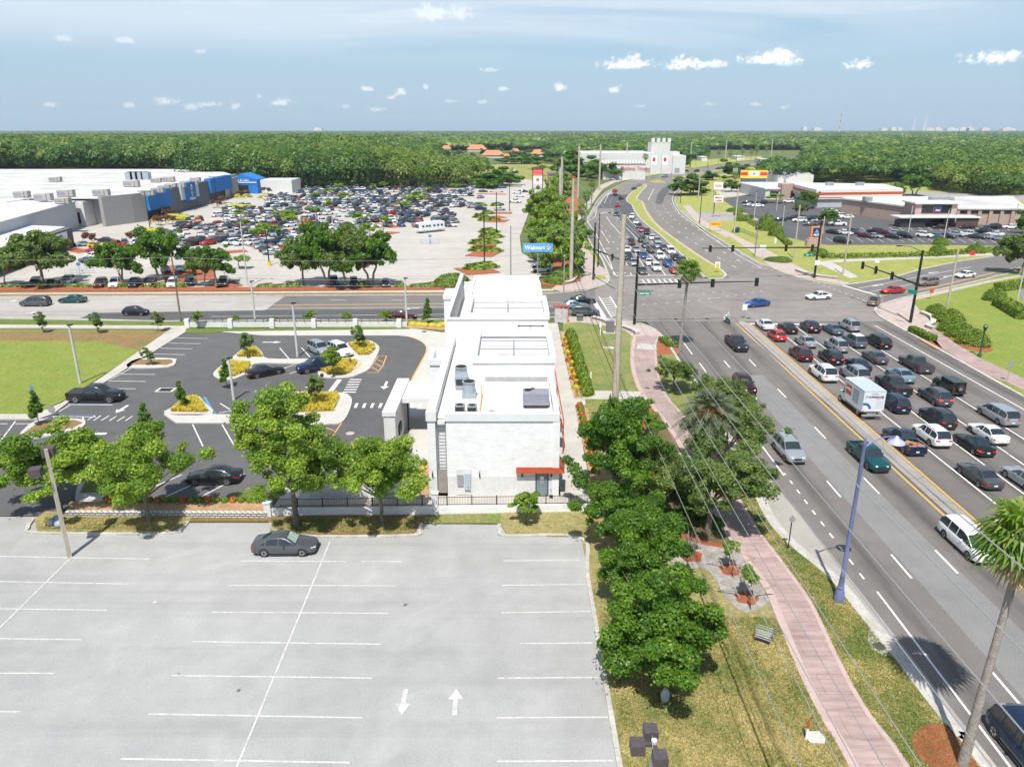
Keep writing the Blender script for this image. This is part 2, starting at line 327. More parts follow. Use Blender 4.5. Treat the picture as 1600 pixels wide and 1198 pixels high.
 def mesh(s, name, mats, off=(0,0,0), smooth=None):
  me = bpy.data.meshes.new(name)
  me.from_pydata([(v[0] - off[0], v[1] - off[1], v[2] - off[2]) for v in s.v],[], s.f)
  for mm in (mats if isinstance(mats, (list, tuple)) else [mats]): me.materials.append(M[mm] if isinstance(mm, str) else mm)
  if max(s.mi, default=0) > 0: me.polygons.foreach_set('material_index', s.mi)
  if smooth is not None:
   me.polygons.foreach_set('use_smooth', [True] * len(me.polygons)); me.set_sharp_from_angle(angle=math.radians(smooth))
  me.update(); return me
 def build(s, name, mats, parent=None, smooth=None):
  off = (0,0,0)
  if parent is not None:
   p = parent; t = Vector((0,0,0))
   while p is not None: t += Vector(p.location); p = p.parent
   off = t
  return put(bpy.data.objects.new(name, s.mesh(name, mats, off, smooth)), parent)
def struct(name, mb, mats, smooth=None):
 o = mb.build(name, mats, None, smooth); o['kind'] = 'structure'; return o
def solo(name, mb, mats, label, cat, group=None, smooth=None):
 """a thing that is one mesh, with its origin at its base"""
 xs = [v[0] for v in mb.v]; ys = [v[1] for v in mb.v]; zs = [v[2] for v in mb.v]
 off = ((min(xs) + max(xs)) / 2,(min(ys) + max(ys)) / 2, min(zs))
 o = put(bpy.data.objects.new(name, mb.mesh(name, mats, off, smooth))); o.location = off; return tag(o, label, cat, group)
def P(*pts, z=0.0): return [G(a, b, z) for a, b in pts]      # surveyed polygon: photograph points -> metres on the ground
def smooth_line(pts, k=6, closed=False):
 out = []; n = len(pts); rng = range(n if closed else n - 1)
 for i in rng:
  p0 = pts[(i - 1) % n] if closed or i > 0 else pts[0]; p1 = pts[i]; p2 = pts[(i + 1) % n]; p3 = pts[(i + 2) % n] if closed or i + 2 < n else pts[-1]
  for j in range(k):
   t = j / k
   out.append(tuple(0.5 * ((2 * p1[c]) + (-p0[c] + p2[c]) * t + (2 * p0[c] - 5 * p1[c] + 4 * p2[c] - p3[c]) * t * t + (-p0[c] + 3 * p1[c] - 3 * p2[c] + p3[c]) * t ** 3) for c in range(2)))
 if not closed: out.append(tuple(pts[-1]))
 return out
def offset_line(pts, d, closed=False):
 n = len(pts); out = []
 for i in range(n):
  a = pts[(i - 1) % n] if closed or i > 0 else pts[i]; b = pts[(i + 1) % n] if closed or i < n - 1 else pts[i]
  dx, dy = b[0] - a[0], b[1] - a[1]; L = math.hypot(dx, dy) or 1; out.append((pts[i][0] - dy / L * d, pts[i][1] + dx / L * d))
 return out
def band(mb, pts, d0, d1, z, closed=False, z0=None):
 a = offset_line(pts, d0, closed); b = offset_line(pts, d1, closed); n = len(pts)
 for i in range(n if closed else n - 1):
  j = (i + 1) % n
  q = [a[i], a[j], b[j], b[i]]
  ar = sum(q[k][0] * q[(k + 1) % 4][1] - q[(k + 1) % 4][0] * q[k][1] for k in range(4))
  if ar < 0: q = q[::-1]
  if z0 is None: mb.add([(x, y, z) for x, y in q],[(0,1,2,3)])
  else: mb.add([(x, y, z0) for x, y in q] + [(x, y, z) for x, y in q],[(4,5,6,7),(0,1,5,4),(1,2,6,5),(2,3,7,6),(3,0,4,7)])
 return mb
def dashes(mb, pts, w, on, off, z, phase=0.0):
 seg = []; acc = -phase
 L = [0.0]
 for i in range(len(pts) - 1): L.append(L[-1] + math.dist(pts[i], pts[i + 1]))
 def at(s_):
  s_ = max(0, min(L[-1], s_))
  for i in range(len(pts) - 1):
   if s_ <= L[i + 1] or i == len(pts) - 2:
    t = (s_ - L[i]) / max(1e-6, L[i + 1] - L[i]); return (pts[i][0] + (pts[i + 1][0] - pts[i][0]) * t, pts[i][1] + (pts[i + 1][1] - pts[i][1]) * t)
 while acc < L[-1]:
  if acc + on > 0: band(mb, [at(acc), at(acc + on / 2), at(acc + on)],-w / 2, w / 2, z)
  acc += on + off
 return mb
def quadmesh(name, V, n, matname, tone=None):
 """V: (n,4,3) array of quads"""
 me = bpy.data.meshes.new(name); N = V.shape[0]
 me.vertices.add(N * 4); me.vertices.foreach_set('co', V.reshape(-1).astype(np.float32))
 me.loops.add(N * 4); me.loops.foreach_set('vertex_index', np.arange(N * 4, dtype=np.int32))
 me.polygons.add(N); me.polygons.foreach_set('loop_start', np.arange(0, N * 4,4, dtype=np.int32))
 me.materials.append(M[matname])
 if tone is not None:
  a = me.attributes.new('tone', 'FLOAT', 'FACE'); a.data.foreach_set('value', tone.astype(np.float32))
 me.update(calc_edges=True); return me
def leaf_quads(pos, nrm, size, rng, aspect=0.6):
 n = len(pos); t = rng.normal(size=(n, 3)); t -= nrm * (t * nrm).sum(1, keepdims=True); t /= np.linalg.norm(t, axis=1, keepdims=True) + 1e-9
 b = np.cross(nrm, t); s = size[:, None] if hasattr(size, '__len__') else size
 a = t * s; c = b * s * aspect
 return np.stack([pos - a, pos - c * 0.9, pos + a, pos + c * 1.1],1)
def text_mesh(txt, size, depth=0.02, bold=0.0, shear=0.0, space=1.0):
 cu = bpy.data.curves.new('lettering', 'FONT'); cu.body = txt; cu.size = size; cu.align_x = 'CENTER'; cu.align_y = 'CENTER'; cu.extrude = depth; cu.offset = bold; cu.shear = shear; cu.space_character = space; cu.resolution_u = 3
 o = bpy.data.objects.new('lettering', cu); COL.objects.link(o); dg = bpy.context.evaluated_depsgraph_get(); dg.update()
 me = bpy.data.meshes.new_from_object(o.evaluated_get(dg)); bpy.data.objects.remove(o); bpy.data.curves.remove(cu); me.name = 'lettering'; me.materials.clear(); return me
def lettering(txt, size, matname, parent, loc, rz=0.0, bold=0.0, depth=0.02, name='lettering', shear=0.0, tilt=0.0, space=1.0, sx=1.0):
 """upright text; rz is the direction the text faces away from (0 = read from -y)"""
 me = text_mesh(txt, size, depth, bold, shear, space); me.materials.append(M[matname])
 me.transform(Matrix.Diagonal((sx, 1,1,1)));
 if tilt: me.transform(Matrix.Rotation(tilt, 4, 'Z'))
 me.transform(Matrix.Rotation(math.pi / 2,4, 'X')); me.transform(Matrix.Rotation(rz, 4, 'Z'))
 o = bpy.data.objects.new(name, me); put(o, parent)
 p = parent; t = Vector(loc)
 while p is not None: t -= Vector(p.location); p = p.parent
 o.location = t; return o
# == ground, roads, pavements
def S(name, poly, z, m): return struct(name, MB().sheet(poly, z), m)
def slab(name, poly, z, m, z0=-0.06): return struct(name, MB().prism(poly, z0, z), m)
S('ground', [(-9000,-300),(9000,-300),(9000,12000),(-9000,12000)],-0.09, 'field_floor')
WK = [(hx(-20,-11.2),-20.0),(hx(10,-11.3),10.0)] + P((1540,1198),(1500,1150),(1450,1088),(1402,1025),(1350,962),(1300,902),(1235,848),(1200,806)) + [(hx(62,-13.9),62),(hx(75,-13.5),75),(hx(90,-13.35),90)] + P((1060,560),(1045,537),(1028,518),(1008,508),(985,502.5),(950,498.5),(935,496.5),(875,495.5))
SK = P((875,495.5),(690,499),(400,501),(250,502),(0,498),(-300,494),(-900,488))             # south kerb of the cross street
NK = P((-900,470),(-300,466),(0,464.5),(400,462.5),(700,461.5),(860,459),(916,454))         # its north kerb
FW = P((916,454),(944,446),(953,438),(950,425),(940,402),(928,387),(920.5,373),(916.5,358),(916,346),(923,335),(928,325),(934.5,314),(945,302.5),(957,295.5),(980,284.5),(1005,279.6),(1029,275),(1052,270),(1076,266),(1110,260.5),(1140,256),(1190,250.5),(1240,246.5))
FE = P((1245,250.5),(1180,257.5),(1140,268),(1097,277),(1080,283),(1070,292),(1059,303),(1054,312),(1056,321),(1064,332),(1082,347),(1105,363),(1130,379),(1155,394),(1180,409),(1205,419),(1245,434),(1300,445),(1316,446))
EN = P((1316,446),(1340,443.5),(1394,435),(1442.5,421),(1506,408),(1560.6,400),(1700,383),(2000,360))
ES = P((2000,378),(1700,408),(1572,428),(1540,436),(1465,453),(1412,465),(1379,475),(1367,481),(1366,487),(1375,496),(1394,507),(1417,520),(1462,545),(1599,622))
KE = ES + [(hx(50,24.2),50),(hx(10,24.2),10),(hx(-20,24.2),-20)]
sm = smooth_line
WKs, FWs, FEs, KEs = sm(WK, 4), sm(FW, 4), sm(FE, 4), sm(KE, 3)
S('near_highway', WK[:14] + [(hx(119,-14.5),119),(hx(119,26),119)] + [p for p in KE if p[1] < 119][1:],0.0, 'highway_asphalt')
S('junction', [(hx(118.9,-19),118.9),(hx(118.9,30),118.9)] + P((1367,482),(1379,476),(1382,462),(1316,445),(1245,433),(1205,418),(1180,415),(1150,431),(1060,431),(952,433),(953,441),(930,452),(930,470),(935,497)),0.005, 'junction_asphalt')
S('street', P((935,497),(930,452),(916,454),(860,459),(700,461.5),(445,462.8),(415,484),(330,502),(690,499),(875,495.5)),0.003, 'street_asphalt')
S('concrete_street', P((-900,470),(-300,466),(0,464.5),(400,462.5),(446,462.8),(416,484),(331,502),(250,502),(0,498),(-300,494),(-900,488)),0.0, 'old_concrete_road')
S('street_lane_patch', P((125,497),(147,489),(430,484.5),(700,483),(870,481),(905,494.5),(875,494.8),(690,498.2),(400,500.2),(250,501)),0.006, 'fresh_asphalt')
S('east_street', EN + ES[:8] + P((1382,462)),0.002, 'street_asphalt')
S('far_highway', FWs[9:] + FEs[:-9] + P((1180,415),(1150,431),(1060,431),(952,433)),0.001, 'far_highway_asphalt')
S('resurfaced_lane', P((945,303),(928.5,325),(960,326),(960,335),(971,350),(985,371),(1003,371.5),(1012,372),(1000,352),(992,335),(987,321),(979,314),(981,304)),0.008, 'fresh_asphalt')
S('resurfaced_lane', P((1024.7,318.7),(1035,319.4),(1038,308),(1047,296),(1066,286),(1060,284),(1048,288),(1035,294.6),(1027,304)),0.008, 'fresh_asphalt')
S('lane_patch', [(hx(90.7,-6.9),90.7),(hx(90.7,-3.8),90.7),(hx(50,-3.4),50),(hx(20,-2.2),20),(hx(-20,-2.2),-20),(hx(-20,-6.6),-20),(hx(30,-6.6),30),(hx(64,-7.0),64)],0.005, 'grey_patch_asphalt')
S('shoulder_lane', [(hx(66,-13.9),66),(hx(66,-12.4),66),(hx(50,-11.6),50),(hx(20,-10.6),20),(hx(-20,-10.6),-20),(hx(-20,-11.4),-20),(hx(28,-11.4),28)] + P((1450,1091),(1350,964),(1300,904),(1235,851)),0.005, 'shoulder_paving')
S('bus_bay', P((1086,343),(1100,350),(1125,364),(1150,383),(1172,398),(1200,415),(1190,416),(1155,395),(1125,376),(1100,360),(1083,347)),0.011, 'shoulder_paving')
S('bus_bay', P((957,296),(945,303),(929,325),(918,340),(916,352),(922,340),(933,325),(946,308),(958,300)),0.0105, 'shoulder_paving')
# near car park
NL = [(-110,-20),(5.45,-20),(5.45,50.6),(-0.4,50.9),(-0.9,52.6),(-7.2,52.7),(-7.8,50.9),(-17.5,51.0),(-19.5,52.9),(-26,52.9),(-27,51.3),(-37.3,51.4),(-38.6,53.9),(-110,53.9)]
S('near_car_park', NL, 0.0, 'near_lot_paving')
# store car park
S('store_car_park', P((-700,452),(0,449.5),(400,448.5),(720,447.5),(838,446.5),(845,430),(850,415),(815,395),(812,370),(825,335),(845,305),(860,290),(862,268),(845,262),(805,262),(790,280),(740,284),(640,290),(440,295),(200,300),(-700,330)),0.0, 'store_lot_paving')
# grass and beds (raised behind the kerbs)
slab('lawn', WK[:1] + [(5.4,-20)] + [(5.4,50.6),(5.4,55.6),(8.3,56),(8.3,118)] + P((875,497),(935,498.5),(985,504.5),(1008,510),(1028,520),(1042,538),(1057,560)) + [(p[0] - 0.35, p[1]) for p in WK[12:0:-1]],0.10, 'dry_lawn')
slab('lawn', P((905,503),(938,508),(975,516),(986,524),(984,548),(985,572),(990,593),(998,612),(893,611),(878,530),(880,508)),0.112, 'worn_lawn')
slab('lawn', P((914,625),(1008,626),(1018,640),(1000,655),(985,700),(905,700),(898,660)),0.112, 'worn_lawn')
PL = P((998,520),(990,526),(985.4,548),(985.4,572),(990,593),(998.5,613),(1011,630),(1020,640),(1042.6,670),(1058,695),(1088,752),(1120,813),(1135,843),(1158,873),(1190,915),(1203,942),(1225,998),(1250,1058),(1282,1123),(1325,1198)) + [(16.2,20),(14.0,5),(12.5,-20)]
PR = P((1034,524),(1026,536),(1026,557),(1029,585),(1038,612),(1055,635),(1083,665),(1110,700),(1142,755),(1173,808),(1193,840),(1213,865),(1238,899),(1267,940),(1292,990),(1325,1058),(1362,1120),(1420,1198)) + [(19.3,20),(17.3,5),(15.8,-20)]
PLs, PRs = sm(PL, 4), sm(PR, 4)
slab('grass_strip', PRs[::1] + [(p[0] - 0.35, p[1]) for p in WKs[8:54]],0.118, 'worn_lawn')
slab('pink_path', PLs + PRs[::-1],0.125, 'pink_pavement')
mb = MB(); band(mb, PLs, 0.0,0.5,0.131); band(mb, PRs, 0.0,-0.28,0.131); struct('path_border', mb, 'pink_border')
slab('corner_pavement', P((875,496.8),(935,498),(985,504),(1008,509.5),(1028,519),(1040,533),(1026,536),(1030,526),(998,526),(990,528),(976,517),(938,508.5),(905,504.5),(875,505)),0.13, 'pink_concrete')
slab('corner_pavement', P((998,538),(1025,540),(1025.6,548),(994,546)),0.136, 'pavement_concrete', 0.0)
slab('link_path', P((889,611),(998,613),(1010,625),(914,624.5),(915,634),(893,634)),0.135, 'pavement_concrete')
slab('mulch_bed', P((1033,523),(1046,534),(1060,549),(1060,554),(1027,556),(1027,536)),0.135, 'orange_mulch')
slab('building_pavement', [(4.2,55.4),(6.9,55.4),(7.0,64),(7.2,80),(7.4,117.3),(4.2,117.3)],0.13, 'pavement_concrete')
slab('building_pavement', [(-7.2,55.0),(4.2,55.0),(4.2,57.3),(-7.2,57.3)],0.128, 'pavement_concrete')
slab('planting_strip', [(7.0,56),(8.3,56),(8.5,78.5),(7.2,78.5)],0.14, 'tan_mulch'); slab('planting_strip', [(7.25,82),(8.6,82),(8.8,112),(7.45,112)],0.14, 'tan_mulch')
slab('gravel_bed', P((1030,826),(1076.7,837),(1127,850),(1150,860),(1203,941),(1193,949),(1168,959),(1150,952),(1127,924),(1108,893),(1089,888),(1067,893),(1048,884),(1028,850)),0.12, 'gravel', 0.0)
slab('gravel_bed', P((988,695),(1008,690),(1017,718),(1020,742),(1003,746),(994,722)),0.12, 'gravel', 0.0)
slab('mulch_edging', P((1003,640),(1030,640),(1062,698),(1092,755),(1124,815),(1152,862),(1100,853),(1060,842),(1030,828),(1022,790),(1014,740),(1002,690)),0.122, 'orange_mulch', 0.0)
slab('ground_cover', P((1008,645),(1028,645),(1056,698),(1087,755),(1119,815),(1146,855),(1100,845),(1062,832),(1037,815),(1030,785),(1022,740),(1010,690)),0.135, 'ground_cover_mat', 0.0)
for i, (px, py, r) in enumerate([(1079,870,0.85),(1141,892,0.75),(1166,936,0.75),(999,680,0.6)]):
 c = G(px, py); slab('mulch_ring', [(c[0] + r * (1 + 0.12 * math.sin(5 * a + i)) * math.cos(a), c[1] + r * (1 + 0.12 * math.sin(5 * a + i)) * math.sin(a)) for a in np.linspace(0,2 * math.pi, 22)[:-1]],0.15, 'orange_mulch', 0.0)
c = G(1492,1178); slab('mulch_ring', [(c[0] + 2.0 * math.cos(a), c[1] + 1.9 * math.sin(a)) for a in np.linspace(0,2 * math.pi, 26)[:-1] if c[0] + 2.0 * math.cos(a) < hx(c[1],-11.6)],0.15, 'orange_mulch', 0.0)
slab('drain_apron', P((1356,990),(1362,975),(1366,985),(1402,1028),(1380,1026),(1362,1016),(1355,1004)),0.13, 'kerb_concrete')
c = G(1373,1012); struct('drain_cover', MB().cyl((c[0], c[1],0.12),0.36,0.03,18), 'brown_metal')
# islands and verge north of the near car park
for poly in ([(-37.3,51.4),(-27,51.3),(-26,53.2),(-26,54.6),(-38.6,54.6),(-38.6,53.2)],[(-19.6,52.9),(-17.5,51.0),(-7.8,50.9),(-7.2,52.7),(-7.2,54.0),(-19.6,54.0)],[(-0.9,52.6),(-0.4,50.9),(5.6,50.6),(5.6,54.6),(-0.9,54.4)]):
 slab('grass_island', poly, 0.11, 'brown_verge' if poly[0][0] == -19.6 else 'dry_lawn')
slab('grass_verge', [(-26.1,53.1),(-19.6,53.1),(-19.6,54.0),(-26.1,54.6)],0.07, 'brown_verge'); slab('grass_verge', [(-7.2,52.8),(-0.9,52.8),(-0.9,54.4),(-7.2,54.1)],0.07, 'worn_lawn')
for nm, line in (('kerb', [(5.35,-20),(5.35,10),(5.35,30),(5.35,45),(5.35,50.45),(-0.3,50.75),(-0.95,51.6),(-1.0,52.6)]),('kerb', [(-7.3,52.7),(-7.35,51.6),(-8.1,50.8),(-17.3,50.85),(-19.4,52.7)]),('kerb', [(-26.1,53.0),(-26.2,51.9),(-27.2,51.15),(-37.0,51.2),(-38.4,52.0),(-38.8,53.4)])):
 mb = MB(); band(mb, sm(line, 4),-0.14,0.14,0.14, z0=-0.02); struct(nm, mb, 'kerb_concrete')
for line, b in ((WKs, 0.36),(FWs, 0.45),(SK, 0.35),(NK, 0.35),(FEs, 0.45),(EN, 0.45),(KEs, 0.45)):
 mb = MB(); band(mb, line, 0.0, b, 0.15, z0=-0.04); struct('kerb', mb, 'kerb_concrete')
mb = MB(); band(mb, WKs[4:50],-0.02,-0.55,0.008); struct('gutter', mb, 'kerb_concrete')
# ---- restaurant parcel
S('drive_apron', P((280,522),(283,513),(420,514),(640,512.5),(700,520)) + [(-6.3,57.3),(-12.5,57.5)] + P((600,722),(560,700),(600,600),(560,540)),-0.012, 'white_concrete')
S('restaurant_lot', P((-500,655),(60,655),(82,646),(107.5,627.5),(165,596),(287.5,519),(343,518),(412,524),(622,524),(640,526),(657,532),(666,541),(665,552),(650,580),(644,592),(636,617),(619,665),(610,700),(596,725),(545,735),(470,745),(418,770),(418,787),(165,787),(150,796),(80,806),(-500,806)),0.0, 'dark_asphalt')
slab('vivid_lawn', P((-700,514.5),(268,517),(160,588),(100,627),(55,647),(-700,647)),0.10, 'vivid_lawn')
slab('lawn_edge', P((-700,517),(262,518.5),(215,548),(150,534),(-700,529)),0.107, 'brown_verge')
slab('street_verge', P((-900,491),(-300,496),(0,499.5),(250,503.5),(400,502.3),(690,500.3),(690,512),(292,512.5),(-900,508)),0.10, 'lawn')
slab('pavement', P((-900,507.5),(-300,508),(0,508.3),(292,510),(292,514),(0,513),(-900,511)),0.13, 'pavement_concrete')
slab('pavement', P((266,515.5),(292,513.5),(290,519.5),(166,597),(108,629),(84,647),(60,656),(-500,656),(-500,648.5),(55,648),(98,630),(160,590)),0.13, 'pavement_concrete')
slab('grass_island', P((290,514),(420,514),(640,511.5),(640,514),(350,517.5),(335,520.5),(290,520.5)),0.09, 'lawn')
def island(outline, beds, m='leaf'):
 slab('island_kerb', sm(outline, 3, True),0.13, 'white_concrete')
 for b, bm in beds: slab('island_bed', b, 0.15, bm, 0.1)
g1, g2 = P((371,559),(386,547),(400,546),(410,559)), P((341,584),(357,571),(362,567),(392,570),(389,580),(362,591),(347,590))
g3, g4 = P((560,556),(544,540),(556,536.5),(578,537.5),(587,543),(584,550),(577,556)), P((513,586),(500,581),(505,573),(520,568),(545,564),(559,567),(548,584),(535,587))
g5, g6 = P((455,622),(475,617.5),(525,617),(530,621),(521,644),(470,646),(452,640)), P((267,645),(281,632),(297,623),(308,623),(315,630),(325,646))
island(P((333,586),(340,577),(356,565),(373,551),(386,543),(400,543),(410,552),(419,561),(476,561.5),(548,559.5),(548,551),(540,538),(560,533.5),(577,533),(589,539),(593,547),(584,566),(576,578),(562,585),(546,590),(510,591),(497,586),(492,571),(440,568.5),(398,569),(391,582),(361,594),(344,593)),[(g1, 'tan_mulch'),(g2, 'tan_mulch'),(g3, 'tan_mulch'),(g4, 'tan_mulch')])
island(P((448,616),(475,613),(515,614),(537,615),(547,620),(550,628),(546,643),(538,657),(528,663),(510,664),(498,678),(482,694),(462,704),(445,690),(440,650)),[(g5, 'tan_mulch')])
island(P((257,648),(277,633),(295,620.5),(311,620.5),(319,629),(332,648)),[(g6, 'tan_mulch')])
slab('island_pavement', P((256,648.5),(372,648.5),(400,649),(400,662),(275,661.5)),0.13, 'white_concrete')
g7 = P((204,571),(219,563),(268,563),(271,567),(262,571.5)); island(P((199,575),(217,561),(270,561),(275,565.5),(264,574)),[(g7, 'brown_verge')])
g8 = P((64,659),(118,658),(130,662),(116,669),(45,683),(32,682)); island(P((60,656.5),(122,655.5),(134,661),(120,672),(45,688),(26,686)),[(g8, 'brown_verge')])
g9 = P((125,772),(135,752),(165,743),(200,744),(195,752),(160,770)); island(P((118,778),(128,750),(165,740),(206,742),(200,754),(163,775),(160,786),(125,786)),[(g9, 'lawn')])
slab('planting_bed', P((110,790),(418,789),(418,805),(106,803.5)),0.40, 'tan_mulch'); S('service_yard', [(-20,54.3),(-6.5,54.6),(-6.5,64),(-20,62)],0.006, 'white_concrete'); slab('planting_strip', [(-19.5,54.4),(-7,54.8),(-7,56.0),(-19.5,55.7)],0.12, 'tan_mulch'); slab('grass_corner', P((345,786),(391,763),(415,763),(418,788)),0.11, 'lawn')
slab('planting_strip', [(-8.6,57.4),(-7.2,57.4),(-7.2,68),(-7.6,68)],0.14, 'tan_mulch')
slab('planting_bed', P((635,505),(700,508),(694,516),(660,514),(634,513)),0.14, 'tan_mulch')
# ---- north side of the street: verge, pavement, mulch
slab('street_verge', P((-900,466),(-300,461.5),(0,456),(400,455.5),(720,453),(860,452),(876,452),(878,455),(860,458),(700,460.5),(400,461.5),(0,463.5),(-300,465),(-900,469)),0.10, 'brown_verge')
slab('pavement', P((-900,463),(0,458.8),(400,456.7),(720,454.2),(865,452.5),(865,455),(720,457),(400,459),(0,460.8),(-900,465.5)),0.125, 'pavement_concrete')
nm = [(x, 449.3 + 0.8 * math.sin(x * 0.05) + 0.5 * math.sin(x * 0.13)) for x in range(-300,721,30)]
slab('mulch_bed', P(*nm) + P((735,451),(720,452.6),(400,454.5),(0,455),(-300,456)),0.14, 'orange_mulch')
slab('mulch_bed', P((838,446),(868,430),(862,400),(836,380),(834,340),(850,305),(870,285),(900,285),(905,330),(895,380),(905,415),(908,440),(880,447)),0.14, 'orange_mulch')
slab('pavement', P((876,456),(862,452),(872,445),(905,441),(908,425),(905,400),(893,380),(890,355),(906,330),(925,305),(937,290),(955,283),(985,277),(1000,276),(985,280),(960,286),(942,296),(935,305),(918,330),(905,350),(903,365),(915,385),(932,405),(936,415),(949,424),(952,437),(944,444.5),(916,452.5)),0.13, 'pink_concrete')
slab('grass_strip', P((905,372),(914,372),(921,385),(934,404),(934,418),(926,402)),0.14, 'median_lawn'); slab('grass_strip', P((929,431),(944,431),(947,437),(931,437)),0.14, 'median_lawn')
slab('grass_verge', P((955,282),(985,268),(1010,262),(1040,255),(1100,250),(1140,247),(1190,244),(1190,249),(1140,254),(1110,259),(1052,268),(1005,277.5),(980,282)),0.12, 'median_lawn')
slab('grass_verge', P((805,262),(862,262),(885,285),(870,286),(862,300),(858,285),(820,280),(805,275)),0.05, 'field_grass')
slab('meadow', P((620,290),(700,282),(790,276),(800,262),(1000,256),(1000,250),(780,256),(700,270),(600,285)),0.04, 'field_grass')
# ---- median of the far highway
MW = P((1096,431.5),(1073,407),(1050,386),(1028,366),(1008,350),(997,339),(990,329),(986,320),(978,314),(981,306.5),(993,296),(1008,287.5))
ME = P((1008,287.5),(1011,291),(1002,301),(996,311),(1004.5,316),(1008,326),(1019,343),(1035,359),(1065,381),(1094,401),(1122.5,418.5),(1134,427),(1135,432),(1127,436),(1109,435.5),(1096,431.5))
MO = sm(MW, 4) + sm(ME, 4)[1:-1]
slab('median_kerb', MO, 0.15, 'kerb_concrete'); slab('median', [tuple(p) for p in offset_line(MO, 0.55, True)] if sum(MO[i][0] * MO[(i + 1) % len(MO)][1] - MO[(i + 1) % len(MO)][0] * MO[i][1] for i in range(len(MO))) > 0 else [tuple(p) for p in offset_line(MO, -0.55, True)],0.19, 'median_lawn')
slab('median', P((1012,284.5),(1030,281),(1042,286),(1022,286)),0.15, 'median_lawn'); slab('median', P((1050,278),(1095,270),(1140,262),(1190,255),(1190,256.5),(1140,264),(1100,271.5),(1052,281)),0.15, 'median_lawn')
# ---- concrete separator of the near highway
mb = MB(); mb.prism([(hx(y, 0.32), y) for y in (-20,40,80,117.5)] + [(hx(118.6,0.8),118.6),(hx(118.6,1.3),118.6)] + [(hx(y, 1.86), y) for y in (117.5,80,40,-20)],-0.04,0.10); struct('traffic_separator', mb, 'shoulder_paving')
mb = MB(); band(mb, [(hx(y, 0.95), y) for y in (-20,30,80,116)],-0.03,0.03,0.104); struct('separator_joint', mb, 'trim')
# ---- east side
slab('east_lawn', P((1084,349),(1106,363),(1131,379),(1156,394),(1181,408.5),(1206,418),(1247,433),(1300,444),(1317,445),(1340,442.5),(1394,434),(1442,420),(1506,407),(1560,399),(1700,382),(2000,359),(2000,320),(1500,290),(1250,262),(1190,258),(1140,269),(1098,278),(1082,284),(1072,292),(1061,303),(1056,312),(1058,321),(1066,332)),0.09, 'median_lawn')
slab('east_path', P((1067,322),(1078,321),(1092,338),(1100,345),(1122,356),(1145,366),(1176,382),(1206,395),(1231,409),(1262,424),(1320,441),(1328,443),(1316,445),(1245,433),(1206,418),(1184,404),(1164,390),(1125,366),(1090,350)),0.12, 'pink_concrete')
slab('east_driveway', P((1062,329),(1080,331),(1165,333),(1190,345),(1150,345),(1090,348)),0.105, 'shoulder_paving')
slab('grass_strip', P((1135,371),(1140,370),(1166,388),(1186,403),(1198,412),(1190,410),(1165,396),(1145,382)),0.14, 'median_lawn'); slab('grass_strip', P((1082,345),(1093,356),(1125,366),(1110,364)),0.14, 'median_lawn')
slab('grocery_car_park', P((1127,311),(1150,327),(1170,340),(1188,353),(1221,369.5),(1260,378),(1294,383.5),(1450,383),(1581,385),(1900,372),(1900,340),(1600,352),(1420,346),(1320,326),(1290,306),(1200,300)),0.10, 'fresh_asphalt')
slab('restaurant_car_park', P((1118,300),(1135,288),(1210,283),(1255,288),(1240,300),(1180,306),(1130,308)),0.10, 'store_lot_paving'); slab('side_street', P((1290,306),(1330,296),(1560,304),(1900,318),(1900,326),(1560,312),(1340,304)),0.098, 'shoulder_paving')
slab('pavement', P((1273,411),(1300,407),(1400,403),(1560,396),(1720,380),(1720,382),(1560,399),(1400,406.5),(1300,410.5),(1341,433),(1328,436),(1295,420)),0.12, 'pavement_concrete')
slab('south_east_lawn', [(a, b) for a, b in offset_line(KE, 0.45)] + [(420,-20),(420,214)],0.09, 'vivid_lawn')
slab('corner_pavement', P((1369,484),(1381,476.5),(1412,467),(1540,440),(1700,411),(1700,413),(1540,443.5),(1425,471),(1440,490),(1457,505),(1460,514),(1470,524),(1461,530),(1419,518),(1396,506),(1377,495)),0.125, 'pink_concrete')
slab('east_path', P((1459,514),(1498,541),(1529,560),(1571,579),(1600,593),(1800,680),(1800,700),(1600,611),(1571,598),(1533,584),(1468,543),(1440,524)),0.13, 'pink_pavement')
slab('mulch_bed', P((1420,518),(1462,533),(1472,545),(1463,547),(1440,534)),0.13, 'orange_mulch'); slab('mulch_bed', P((1462,512),(1480,500),(1510,508),(1545,540),(1552,548),(1540,552),(1505,545)),0.13, 'orange_mulch')
slab('clubhouse_drive', P((1590,455),(1640,440),(1700,440),(1700,500),(1600,475)),0.11, 'grey_patch_asphalt')
